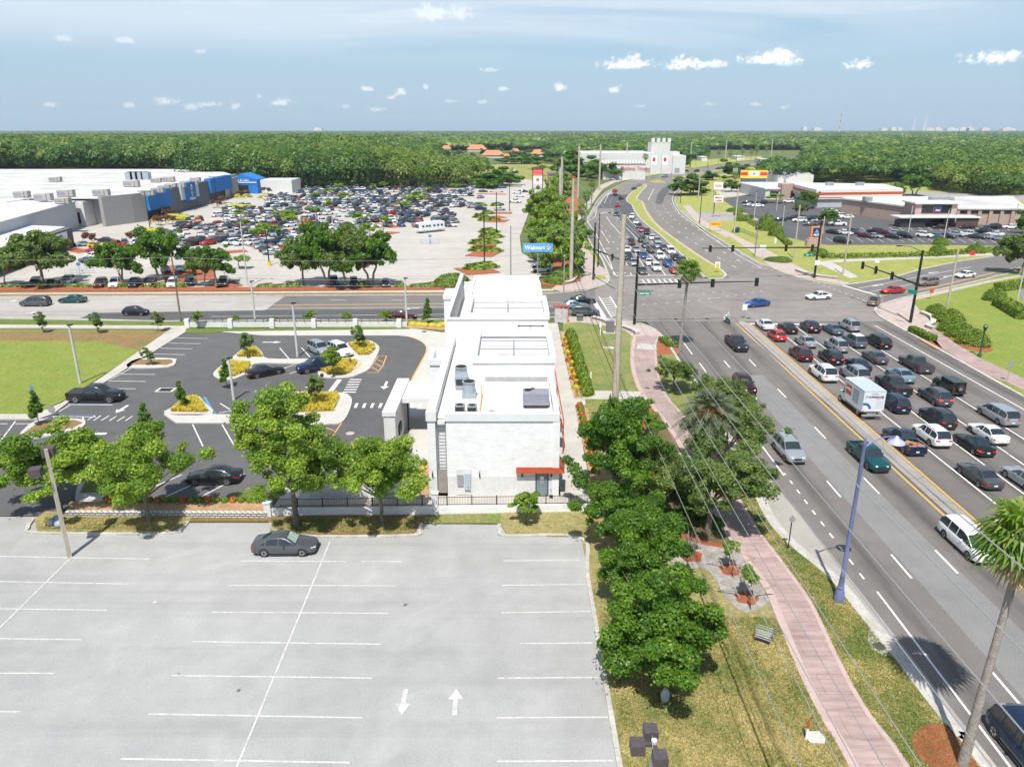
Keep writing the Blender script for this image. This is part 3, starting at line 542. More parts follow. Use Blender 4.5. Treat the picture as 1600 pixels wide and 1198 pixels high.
# == painted markings
def seg(mb, a, b, w, z=0.012): band(mb, [G(*a), G(*b)],-w / 2, w / 2, z); return mb
def arrow(mb, a, b, w=0.14, hw=0.5, hl=0.9, z=0.012):
 a = Vector(G(*a)); b = Vector(G(*b)); d = (b - a).normalized(); s_ = Vector((-d.y, d.x)); e = b - d * hl
 q = [a - s_ * w, e - s_ * w, e + s_ * w, a + s_ * w]
 for poly in (q, [e - s_ * hw, b, e + s_ * hw]):
  ar = sum(poly[i].x * poly[(i + 1) % len(poly)].y - poly[(i + 1) % len(poly)].x * poly[i].y for i in range(len(poly)))
  if ar < 0: poly = poly[::-1]
  mb.add([(p.x, p.y, z) for p in poly],[tuple(range(len(poly)))])
mb = MB()
for x0, y0, x1, y1 in [(-120,867,233,873),(-120,906,201,912),(-120,949,167,953),(-120,996,128,999),(-120,1051,85,1051.5),(-120,1111,32,1111.5),(378,876,541,877),(565,877,628,877),(356,914,619,915),(331,956,607,958),(301,1002,596,1006),(268,1055,582,1059),(232,1115,566,1121),(189,1185,547,1191),(786,876,905,875),(784,914,915,913),(783,957,925,955),(812,1005,925,1004),(778,1059,935,1058),(776,1121,950,1120),(777,1189,958,1188),(110,872,-20,1000),(516,845,360,1222)]:
 seg(mb, (x0, y0),(x1, y1),0.11,0.016 if abs(y1 - y0) > 60 else 0.012)
arrow(mb, (634,1076),(627,1117),0.13,0.42,0.85); arrow(mb, (710,1117),(713,1075),0.13,0.42,0.85); struct('stall_lines', mb, 'worn_white_paint')
mb = MB()
for x0, y0, x1, y1 in [(275,528,325,529),(261,536,314,537),(249,544,301,545),(234,553,289,554),(182,584.5,242,585),(166,595,227,596),(170,607,212,607.5),(106,632,176,632.5),(82,650,150,651.5),(220,560,278,527),(165,597,205,575),(92,643,109,633),(137,656,149,649),(146,657,158,649),(158,657,170.5,649.5),(171,657.5,182,650),(183,658,195,650.5),(196,657.5,207,650),(182,786,285,741),(237,786,305,755),(295,786,382,740),(347,786,390,762),(301,663,317,697),(347,663,366,696),(437,543.6,452,561),(471,543,485,558.6),(402,591.7,461,569),(452,584,470,578),(0,690,24,658),(0,662,12,662),(24,662,48,662),(84,649,85,655),(106,650,108,656),(129,651,131,657),(344,630,360,640),(342,645,366,641)]:
 seg(mb, (x0, y0),(x1, y1),0.12)
for i in range(6): seg(mb, (546 - 2 * i, 593 + 3.9 * i),(565 - 1.8 * i, 593 + 3.9 * i),0.3)
for i in range(5): seg(mb, (555 + 12.6 * i, 637),(558 + 12.7 * i, 630),0.32)
for i in range(2): seg(mb, (643 + 12.5 * i, 636),(645 + 12.5 * i, 629),0.3,0.004)
seg(mb, (515.5,612.6),(530.5,593),0.6); seg(mb, (119,677.5),(166,677.5),0.5)
for a, b in (((200,633),(181,645)),((410,534.7),(439.5,534.6)),((604.5,596),(599.5,608)),((500,604),(476,605)),((185,735),(160,742))): arrow(mb, a, b, 0.16,0.55,1.0)
struct('stall_lines', mb, 'white_paint')
mb = MB(); seg(mb, (106,631),(176,631.5),0.12,0.016); seg(mb, (79,647),(150,649),0.12,0.016); seg(mb, (319,620),(336,648),0.3); struct('blue_lines', mb, 'blue_paint')
mb = MB(); Y = sm(P((632,524.7),(643,527),(658,533),(666.5,542),(665.5,551),(650,580),(644,592),(636.5,617)),4); band(mb, Y, -0.08,0.08,0.012)
for a, b in [((591,556),(604,556)),((604,556),(598,572)),((598,572),(590,582)),((590,582),(573,582)),((591,556),(578,576)),((589,562),(600,566)),((585,567),(597,574)),((580,573),(592,580)),((512,658),(530,662)),((504,666),(523,673)),((498,676),(518,683)),((536,657),(516,687))]: seg(mb, a, b, 0.13)
seg(mb, (565,568),(553,580),0.3,0.14); struct('yellow_lines', mb, 'yellow_paint')
# highway
mb = MB(); mw = MB()
for t0 in (0.0,2.12):
 band(mb, [(hx(y, t0), y) for y in (-20,30,70,118)],-0.09,0.09,0.014)
E2 = P((1377,462),(1450,450.6),(1487.5,442),(1562.5,423.6),(1700,398)); band(mb, E2,-0.22,-0.06,0.014); band(mb, E2,0.06,0.22,0.014)
W2 = P((427,477),(700,474.5),(900,472)); band(mb, W2,-0.25,-0.08,0.014); band(mb, W2,0.08,0.25,0.014)
MEc = sm(ME[3:11],4); band(mb, MEc, 0.3,0.45,0.014); struct('yellow_lines', mb, 'yellow_paint')
def hl(t0, y0, y1, w=0.14): band(mw, [(hx(y, t0), y) for y in np.linspace(y0, y1,4)],-w / 2, w / 2,0.014)
hl(-10.25,-20,43.5); hl(-10.7,61.5,68); hl(-10.9,100,107,0.16)
for y in (75.5,84,92): hl(-10.8, y, y + 4)
dashes(mw, [(hx(y, -10.5), y) for y in (45,62)],0.14,0.7,1.15,0.014)
for t0, ph in ((-7.1,0),(-3.5,0.6)):
 y = 97.0 + ph
 while y > -10: hl(t0 - (0.1 if y > 60 else 0), y - 3.1, y, 0.16); y -= 12.2
hl(5.42,-20,116.5,0.16); hl(8.95,40,116.5,0.16); hl(12.75,66,116.5,0.16); hl(16.6,66,112,0.16); hl(21.95,-20,115.8,0.16)
for y in np.arange(-10,64,12.2): hl(12.7, y, y + 3.1,0.16); hl(16.5, y + 2, y + 5.1,0.16)
dashes(mw, [(hx(y, 9.0), y) for y in (-20,38)],0.16,3.1,9.1,0.014)
band(mw, [(hx(117.3,2.2),117.3),(hx(116.6,18.6),116.6)],-0.3,0.3,0.014)
seg(mw, (1364,509),(1372,509.5),0.14,0.014)
# junction guide dashes, crossings, stop bars
dashes(mw, P((1130,405),(1250,432),(1330,462),(1372,478)),0.14,0.7,1.3,0.014); dashes(mw, P((990,462),(1070,461),(1135,455)),0.14,0.7,1.6,0.014); dashes(mw, P((965,478),(1040,474),(1105,468),(1190,455)),0.14,0.7,1.6,0.014)
seg(mw, (1317,446),(1376,463),0.55,0.016); seg(mw, (929,472),(944,496),0.75,0.016); seg(mw, (962,431),(1086,429.5),0.4,0.016)
for a, b in (((936,464),(956,496)),((953,463),(972,494))): seg(mw, a, b, 0.25,0.016)
for k in range(9): seg(mw, (938.5 + 2.1 * k, 467 + 3.3 * k),(955 + 1.9 * k, 466 + 3.2 * k),0.35,0.02)
seg(mw, (998,436.5),(1080,434.8),0.25,0.016); seg(mw, (1001,442.2),(1086,440),0.25,0.016)
for k in range(9): seg(mw, (1003 + 8.6 * k, 436.8),(1007 + 8.8 * k, 442),0.35,0.02)
# far highway lanes follow its median
MWc = sm(MW[:8],5)
for d, a in ((-0.45,0),(-4.0,1),(-7.6,1),(-11.2,1),(-14.9,2),(-18.6,1)):
 chk = offset_line(MWc, -d)
 if a == 2: dashes(mw, chk, 0.15,3,9,0.014)
 elif a == 1: band(mw, chk[:26],-0.08,0.08,0.014)
band(mw, P((1074,343),(1062,334),(1053,321),(1050,311),(1054,301),(1066,291)),-0.09,0.09,0.014); band(mw, P((1074,343),(1103,365),(1125,380),(1155,400),(1190,419)),-0.09,0.09,0.014)
MEr = sm(ME[3:11],5)
for d in (-4.1,-7.8,-11.4): dashes(mw, offset_line(MEr, -d),0.16,3.0,9.0,0.014, d)
dashes(mw, P((1086,350),(1108,362),(1135,379),(1160,397)),0.16,0.9,1.4,0.016)
for L_ in (P((963,345),(957,330),(953,318),(958,308),(968,298)), P((978,346),(968,330),(965,318),(969,308),(980,298))): dashes(mw, sm(L_, 4),0.16,3,9,0.014)
band(mw, P((944,318),(951,303),(962,296)),-0.08,0.08,0.014); band(mw, sm(P((917,347),(930,338),(932,327)),3),-0.08,0.08,0.014)
seg(mw, (1013,312),(1022,295),0.2,0.014); seg(mw, (935,388),(963,431),0.15,0.014); seg(mw, (939,360),(952,380),0.15,0.014)
for a, b in (((1341,450.6),(1517,417)),((1358,456),(1478,434.5)),((400,482.5),(880,477.5)),((330,494.5),(880,489.5))): seg(mw, a, b, 0.15,0.014)
for a in (515,612,708): seg(mw, (a, 469),(a + 25,468.7),0.15,0.014)
for a in (60,240,0): seg(mw, (a, 475),(a + 30,475),0.12,0.014)
for a, b in (((1380,445),(1362,447)),((1466,425),(1450,427)),((1490,430),(1474,433)),((1392,672),(1408,681)),((655,481),(630,483)),((15,470),(28,470)),((955,388),(945,388.5)),((1030,391),(1036,396)),((40,489),(60,488))): arrow(mw, a, b, 0.14,0.5,1.1,0.018)
struct('lane_lines', mw, 'white_paint')
# stall lines of the store car park, angled like the cars
mb = MB(); SD = Vector((0.47,-0.883))
for r_, (yy, xa, xb) in enumerate([(167,-75,-12),(186,-78,-10),(203,-60,-8),(220,-55,-5),(237,-40,-3),(254,-20,0),(271,-15,2)]):
 x = xa
 while x < xb:
  band(mb, [(x, yy),(x + SD.x * 5.6, yy + SD.y * 5.6)],-0.06,0.06,0.014); band(mb, [(x, yy),(x - SD.x * 5.6, yy - SD.y * 5.6)],-0.06,0.06,0.014); x += 3.25
for x in np.arange(-96,-14,3.1): band(mb, [(x, 151.2),(x - 2.2,156.5)],-0.05,0.05,0.014)
struct('stall_lines', mb, 'worn_white_paint')
mb = MB()
for x in range(1290,1600,16): seg(mb, (x, 372 + 0.01 * (x - 1290)),(x + 11,378 + 0.01 * (x - 1290)),0.12,0.112)
for x in range(1310,1570,15): seg(mb, (x + 5,356),(x + 12,361),0.12,0.112)
struct('stall_lines', mb, 'white_paint')
# == vehicles
def loft(stations, k=1):
 """stations: (x, zlow, zbelt, ztop, wbody, wtop, railin) -> ring of half-profile points, mirrored"""
 rings = []
 for x, zl, zb, zt, w, wt in stations:
  cr = 0.03
  half = [(0, zl),(w * 0.86, zl),(w * 0.985, zl + 0.10),(w, (zl + zb) / 2 + 0.02),(w * 0.985, zb - 0.07),(w * 0.94, zb),(wt, max(zb + 0.005, zt - 0.07)),(wt * 0.93, zt - 0.012),(wt * 0.45, zt + cr * 0.8),(0, zt + cr)]
  rings.append([(x, y, z) for y, z in half] + [(x, -y, z) for y, z in half[-2:0:-1]])
 return rings
PROF = {   # x front = +; (x, zlow, zbelt, ztop, wbody, wtop)
 'sedan': dict(L=4.7, st=[(2.35,.38,.52,.56,.62,.52),(2.28,.26,.60,.66,.78,.66),(2.05,.22,.68,.74,.87,.76),(1.35,.2,.80,.86,.91,.80),(.95,.2,.88,.93,.92,.78),(.25,.2,.90,1.36,.92,.66),(-.05,.2,.91,1.43,.92,.64),(-.5,.2,.92,1.44,.92,.63),(-1.0,.2,.93,1.38,.92,.62),(-1.68,.2,.95,1.02,.91,.74),(-2.15,.24,.93,.98,.88,.74),(-2.33,.32,.86,.90,.78,.66),(-2.37,.42,.70,.72,.70,.6)], glass=(4,9), side=(4,9), wb=(1.42,-1.38), r=.33),
 'suv': dict(L=4.75, st=[(2.36,.42,.66,.72,.64,.54),(2.30,.30,.78,.86,.82,.70),(2.1,.26,.88,.95,.90,.80),(1.45,.26,.98,1.05,.94,.82),(1.05,.26,1.04,1.09,.95,.80),(.45,.26,1.05,1.62,.95,.72),(.1,.26,1.06,1.72,.95,.70),(-.8,.26,1.07,1.74,.95,.70),(-1.75,.26,1.08,1.69,.94,.69),(-2.15,.27,1.06,1.50,.92,.70),(-2.3,.34,1.02,1.07,.88,.76),(-2.37,.42,.82,.84,.80,.7)], glass=(4,10), side=(4,9), wb=(1.45,-1.42), r=.37),
 'minivan': dict(L=5.1, st=[(2.55,.36,.58,.62,.66,.56),(2.47,.26,.72,.78,.84,.72),(2.2,.22,.86,.92,.93,.82),(1.75,.2,.98,1.03,.97,.84),(.85,.2,1.02,1.60,.97,.74),(.4,.2,1.03,1.70,.97,.73),(-1.0,.2,1.04,1.73,.97,.73),(-2.05,.2,1.05,1.69,.96,.72),(-2.4,.22,1.02,1.45,.94,.74),(-2.5,.30,.98,1.03,.90,.78),(-2.56,.40,.8,.82,.84,.74)], glass=(3,9), side=(3,8), wb=(1.6,-1.45), r=.34),
 'hatchback': dict(L=4.1, st=[(2.05,.36,.54,.58,.60,.50),(1.98,.26,.64,.70,.76,.64),(1.75,.22,.74,.80,.84,.74),(1.2,.2,.86,.91,.87,.76),(.4,.2,.90,1.42,.87,.64),(0,.2,.92,1.50,.87,.62),(-.8,.2,.94,1.49,.87,.61),(-1.5,.2,.96,1.36,.86,.61),(-1.92,.24,.94,.99,.83,.68),(-2.05,.36,.80,.82,.76,.64)], glass=(3,8), side=(3,7), wb=(1.25,-1.25), r=.31),
 'pickup': dict(L=5.7, st=[(2.85,.45,.74,.80,.70,.60),(2.78,.34,.88,.95,.90,.78),(2.55,.32,.98,1.05,.97,.86),(1.75,.32,1.06,1.13,.99,.87),(1.35,.32,1.10,1.15,.99,.84),(.75,.32,1.11,1.72,.99,.75),(.4,.32,1.12,1.82,.99,.74),(-.35,.32,1.13,1.83,.99,.74),(-.72,.32,1.14,1.76,.99,.74),(-.9,.32,1.14,1.15,.99,.90),(-1.0,.36,1.14,1.145,.99,.90)], glass=(4,9), side=(4,8), wb=(1.85,-1.85), r=.41),
}
def body_parts(kind, seats=None):
 d = PROF[kind]; rings = loft(d['st']); n = len(rings[0]); gl0, gl1 = d['glass']; sd0, sd1 = d['side']
 body, fr, rr, sw, sw2 = MB(), MB(), MB(), MB(), MB()
 verts = [v for r in rings for v in r]
 dst = {id(q): [] for q in (body, fr, rr, sw, sw2)}
 for i in range(len(rings) - 1):
  for k in range(n):
   f = ((i + 1) * n + k, (i + 1) * n + (k + 1) % n, i * n + (k + 1) % n, i * n + k)
   z0 = d['st'][i][3] - d['st'][i][2]; z1 = d['st'][i + 1][3] - d['st'][i + 1][2]
   top = k in (7,8,9,10); side = k in (5, n - 6); steep = abs(d['st'][i][3] - d['st'][i + 1][3]) > 0.13
   if top and gl0 <= i < gl1 and steep and d['st'][i][0] > 0: t = fr
   elif top and gl0 <= i < gl1 and steep: t = rr
   elif side and sd0 <= i < sd1 and max(z0, z1) > 0.2: t = sw if k == 5 else sw2
   else: t = body
   dst[id(t)].append(f)
 for t in (body, fr, rr, sw, sw2):
  used = sorted({i for f in dst[id(t)] for i in f}); mp = {a: b for b, a in enumerate(used)}
  t.add([verts[i] for i in used],[tuple(mp[i] for i in f) for f in dst[id(t)]])
 # close the nose and tail
 cap0 = rings[0]; body.add(cap0,[tuple(range(n))]); body.add(rings[-1],[tuple(range(n))[::-1]])
 return body, fr, rr, sw, sw2, d
def pillars(mb, kind):
 """door pillars: painted strips standing 6 mm proud of the side glass"""
 d = PROF[kind]; xs = {'sedan': (-.3,-1.25), 'suv': (-.25,-1.15), 'minivan': (-.15,-1.2), 'hatchback': (-.35,), 'pickup': (.1,)}[kind]
 st = d['st']
 def ip(x, j):
  for a, b in zip(st, st[1:]):
   if b[0] <= x <= a[0]:
    t = (a[0] - x) / (a[0] - b[0]); return a[j] + (b[j] - a[j]) * t
  return st[-1][j]
 for x in xs:
  for s_ in (1,-1):
   q = []
   for xx in (x - .035, x + .035):
    q += [(xx, s_ * (ip(xx, 4) * .94 + .006), ip(xx, 2)),(xx, s_ * (ip(xx, 5) + .006), ip(xx, 3) - .07)]
   mb.add([q[0], q[2], q[3], q[1]],[(0,1,2,3) if s_ < 0 else (3,2,1,0)])
def wheel_meshes(r):
 t = MB(); t.add(*(lambda n=18: ([(r * math.cos(2 * math.pi * k / n) * q, y, r * math.sin(2 * math.pi * k / n) * q) for y, q in ((-.11,.62),(-.115,.94),(-.07,1),(.07,1),(.115,.94),(.11,.62)) for k in range(n)],[(i * n + k, i * n + (k + 1) % n, (i + 1) * n + (k + 1) % n, (i + 1) * n + k) for i in range(5) for k in range(n)]))())
 tyre = t.mesh('tyre', 'tyre', smooth=40)
 m = MB()
 for s_ in (-1,1):
  n = 20; q = [(0, s_ * .10,0)] + [(r * .63 * (1 if k % 4 < 2 else .93) * math.cos(2 * math.pi * k / n), s_ * .108, r * .63 * math.sin(2 * math.pi * k / n)) for k in range(n)]
  m.add(q, [(0,1 + k, 1 + (k + 1) % n) if s_ < 0 else (0,1 + (k + 1) % n, 1 + k) for k in range(n)])
  m.cur = 1
  for a in range(5):
   an = 2 * math.pi * a / 5 + .3; an2 = an + .42
   m.add([(r * .2 * math.cos(an), s_ * .112, r * .2 * math.sin(an)),(r * .54 * math.cos(an - .02), s_ * .112, r * .54 * math.sin(an - .02)),(r * .54 * math.cos(an2 + .15), s_ * .112, r * .54 * math.sin(an2 + .15))],[(0,1,2),(0,2,1)])
  m.cur = 0
 rim = m.mesh('rim', ['rim', 'trim'])
 return tyre, rim
PAINTS = {}
def paint(name, col, metal=0.35, rough=0.32):
 if name not in PAINTS: PAINTS[name] = mat('paint_' + name, col, rough, metal, coat=0.3, var=0.06, vscale=3)
 return PAINTS[name]
for nm_, c_ in dict(white=(.72,.73,.74), silver=(.36,.39,.42), grey=(.10,.105,.115), charcoal=(.035,.038,.045), black=(.008,.008,.010), red=(.42,.018,.016), dark_red=(.10,.008,.014), blue=(.02,.10,.36), dark_blue=(.012,.03,.075), teal=(.01,.09,.10), tan=(.28,.23,.18), olive=(.03,.038,.022), yellow=(.60,.38,.02), green=(.07,.16,.06), light_blue=(.22,.34,.42), steel_blue=(.10,.16,.22), maroon=(.05,.008,.014), orange=(.55,.16,.03)).items():
 paint(nm_, c_, 0.0 if nm_ in ('white', 'yellow', 'red', 'black', 'orange') else 0.4)
CAR = {}
def proto(kind, variant=None):
 key = (kind, variant)
 if key in CAR: return CAR[key]
 body, fr, rr, sw, sw2, d = body_parts(kind); st = d['st']; r = d['r']; L2f, L2r = st[0][0], st[-1][0]
 if kind == 'pickup': L2r = -2.85
 parts = {}
 pillars(body, kind)
 W = max(s_[4] for s_ in st); zb = {'sedan': .66, 'suv': .80, 'minivan': .72, 'hatchback': .68, 'pickup': .84}[kind]
 if kind == 'pickup':   # open load bed: floor, walls and tailgate
  bd = MB(); z0, z1, w = .42,1.12,.97
  bd.add([(-1.02,-w, z0 - .1),(-1.02, w, z0 - .1),(-2.82, w, z0 - .1),(-2.82,-w, z0 - .1),(-1.02,-w, z1),(-1.02, w, z1),(-2.82, w, z1),(-2.82,-w, z1),(-1.05,-w + .1, z1),(-1.05, w - .1, z1),(-2.75, w - .1, z1),(-2.75,-w + .1, z1),(-1.05,-w + .1,.75),(-1.05, w - .1,.75),(-2.75, w - .1,.75),(-2.75,-w + .1,.75)],
    [(0,3,2,1)[::-1],(0,1,5,4),(1,2,6,5),(2,3,7,6),(3,0,4,7),(4,5,9,8),(5,6,10,9),(6,7,11,10),(7,4,8,11),(8,9,13,12),(9,10,14,13),(10,11,15,14),(11,8,12,15)])
  parts['load_bed'] = bd.mesh('load_bed', 'trim', smooth=30)
  fl = MB(); fl.box(-2.75,-w + .1,.74,-1.05, w - .1,.765)
  if variant == 'cover': fl = MB(); fl.box(-2.8,-w + .02, z1 + .002,-1.02, w - .02, z1 + .04)
  parts['bed_cover' if variant == 'cover' else 'bed_floor'] = fl.mesh('bed', 'trim')
  if variant == 'loaded':
   ld = MB(); q = random.Random(3)
   for k in range(26): ld.obox((q.uniform(-2.6,-1.2), q.uniform(-.75,.75), q.uniform(.85,1.05)),(q.uniform(.15,.5), q.uniform(.12,.35), q.uniform(.1,.25)), q.uniform(0,3)); ld.cur = k % 3
   parts['load'] = ld.mesh('load', ['tan_mulch', 'rust_orange', 'steel'])
 # dark wheel arches, sills and grille belong to the trim
 tr = MB()
 for x in d['wb']:
  for s_ in (1,-1):
   n = 14; R_ = r * 1.17; yw = W * 1.004
   vs = [(x + R_ * math.cos(math.pi * k / n), s_ * yw, r + R_ * math.sin(math.pi * k / n)) for k in range(n + 1)] + [(x - R_, s_ * yw, .24),(x + R_, s_ * yw, .24)]
   tr.add(vs, [tuple(range(len(vs))) if s_ < 0 else tuple(range(len(vs)))[::-1]])
 tr.box(d['wb'][1] + r * 1.2,-W * 1.0,.17, d['wb'][0] - r * 1.2, W * 1.0,.25)
 tr.box(L2f - .10,-.34, zb - .28, L2f + .015,.34, zb - .10); tr.box(L2f - .16,-W * .74,.24, L2f - .02, W * .74,.36)
 tr.box(L2r + .02,-W * .74,.26, L2r + .12, W * .74,.44)
 if variant == 'rails' or kind in ('suv',):
  for s_ in (1,-1): tr.box(-1.55, s_ * .62 - .02,1.735,.1, s_ * .62 + .02,1.775)
 parts['body'] = body.mesh('body', 'paint_white', smooth=38)
 parts['windscreen'] = fr.mesh('windscreen', 'glass_dark', smooth=50); parts['rear_window'] = rr.mesh('rear_window', 'glass_dark', smooth=50); parts['side_windows'] = [q.mesh('side_window', 'glass_dark', smooth=50) for q in (sw, sw2)]
 parts['trim'] = tr.mesh('trim', 'trim')
 hl_ = {}
 for s_ in (1,-1):
  m = MB(); x = L2f; m.add([(x - .28, s_ * W * .90, zb - .06),(x - .30, s_ * W * .90, zb + .07),(x - .04, s_ * W * .62, zb + .04),(x + .01, s_ * W * .62, zb - .08),(x + .012, s_ * W * .42, zb - .07),(x - .02, s_ * W * .42, zb + .03)],[(0,1,2,3) if s_ < 0 else (3,2,1,0),(3,2,5,4) if s_ < 0 else (4,5,2,3)])
  parts['headlight', s_] = m.mesh('headlight', 'headlamp')
  m = MB(); zt = zb + {'sedan': .14, 'suv': .17, 'minivan': .25, 'hatchback': .18, 'pickup': .12}[kind]; x = L2r
  if kind == 'pickup': m.box(x - .01, s_ * .97 - .10 if s_ > 0 else -.97,.80, x + .06,.97 if s_ > 0 else -.87,1.08)
  else: m.add([(x - .012, s_ * W * .45, zt - .14),(x + .02, s_ * W * .45, zt),(x + .05, s_ * W * .86, zt + .02),(x + .0, s_ * W * .86, zt - .13),(x + .38, s_ * W * 1.0, zt + .0),(x + .36, s_ * W * 1.0, zt - .09)],[(0,1,2,3) if s_ > 0 else (3,2,1,0),(3,2,4,5) if s_ > 0 else (5,4,2,3)])
  parts['taillight', s_] = m.mesh('taillight', 'taillamp')
 m = MB(); m.box(L2r - .03,-.16,.52, L2r + .01,.16,.64); parts['licence_plate'] = m.mesh('licence_plate', 'plate')
 for s_ in (1,-1): m = MB(); m.obox((st[gl_(kind)][0] - .15, s_ * (W + .08), st[gl_(kind)][2] + .06),(.12,.2,.13)); parts['mirror', s_] = m.mesh('mirror', 'trim')
 parts['wheels'] = (wheel_meshes(r),[(x, s_ * (W - .10), r) for x in d['wb'] for s_ in (1,-1)])
 # one-mesh version for cars only a few pixels long
 far = MB();
 for mbx, mi in ((body, 0),(fr, 1),(rr, 1),(sw, 1),(sw2,1),(tr, 2)): far.cur = mi; far.add(mbx.v, mbx.f)
 if kind == 'pickup': far.cur = 0; far.box(-2.84,-.97,.36,-1.0,.97,1.08)
 far.cur = 2
 for x in d['wb']:
  for s_ in (1,-1): far.obox((x, s_ * (W - .08), r * .9),(r * 1.5,.2, r * 1.7))
 far.cur = 3; far.box(L2f - .1,-W * .8, zb - .06, L2f + .02, W * .8, zb + .05); far.cur = 4; far.box(L2r - .02,-W * .8, zb, L2r + .1, W * .8, zb + .12)
 parts['far'] = far.mesh('distant_car', ['paint_white', 'glass_dark', 'tyre', 'headlamp', 'taillamp'], smooth=38)
 parts['far_arrays'] = (far.v, far.f, far.mi)
 CAR[key] = parts; return parts
def gl_(kind): return {'sedan': 5, 'suv': 5, 'minivan': 4, 'hatchback': 4, 'pickup': 5}[kind]
NAMES = {'sedan': ('sedan', 'car'), 'suv': ('sport_utility_vehicle', 'SUV'), 'minivan': ('minivan', 'minivan'), 'hatchback': ('hatchback_car', 'car'), 'pickup': ('pickup_truck', 'pickup truck')}
CARN = [0]
def car(kind, colour, loc, head, label, group, lod=0, scale=1.0, brake=False, variant=None, roof=None, name=None, z=0.0):
 """head: world heading of the nose in degrees (0 = +x, 90 = away from the camera)"""
 p = proto(kind, variant); nm, cat = NAMES[kind]; CARN[0] += 1
 if lod >= 2:
  o = inst(nm, p['far'], None, (loc[0], loc[1], z), math.radians(head), scale, {0: PAINTS[colour]}); return tag(o, label, cat, group)
 t = thing(nm, label, cat, (loc[0], loc[1], z), math.radians(head), group); t.scale = (scale, scale, scale) if not isinstance(scale, tuple) else scale
 inst('body', p['body'], t, mats={0: PAINTS[colour]})
 for k in ('windscreen', 'rear_window'): inst(k, p[k], t)
 for q in p['side_windows']: inst('side_window', q, t)
 if kind == 'pickup':
  inst('load_bed', p['load_bed'], t, mats={0: PAINTS[colour]})
  k = 'bed_cover' if 'bed_cover' in p else 'bed_floor'; inst(k, p[k], t)
  if 'load' in p: inst('load', p['load'], t)
 inst('trim', p['trim'], t)
 (ty, rm), ws = p['wheels']
 for w in ws:
  wo = inst('wheel', ty, t, w)
  if lod == 0: inst('rim', rm, wo)
 if lod == 0 or True:
  for s_ in (1,-1):
   inst('taillight', p['taillight', s_], t, mats={0: M['brakelamp']} if brake else None)
   if lod == 0: inst('headlight', p['headlight', s_], t)
  if lod == 0: inst('licence_plate', p['licence_plate'], t); [inst('mirror', p['mirror', s_], t, mats={0: PAINTS[colour]}) for s_ in (1,-1)]
  elif True:
   for s_ in (1,-1): inst('headlight', p['headlight', s_], t)
 if roof:
  z1 = max(s_[3] for s_ in PROF[kind]['st']) + .036; m = MB(); m.box(-1.6,-.6, z1 - .03,-.0,.6, z1 + .004); inst('roof_panel', m.mesh('roof_panel', PAINTS[roof]), t)
 return t
def A(px, py, z=0.75): return G(px, py, z)
Q = 'vehicles queueing on the highway at the signals'
up = 90.9
CW = {'light_blue': 'pale blue', 'dark_blue': 'dark blue', 'dark_red': 'dark red', 'steel_blue': 'blue-grey', 'tan': 'tan'}
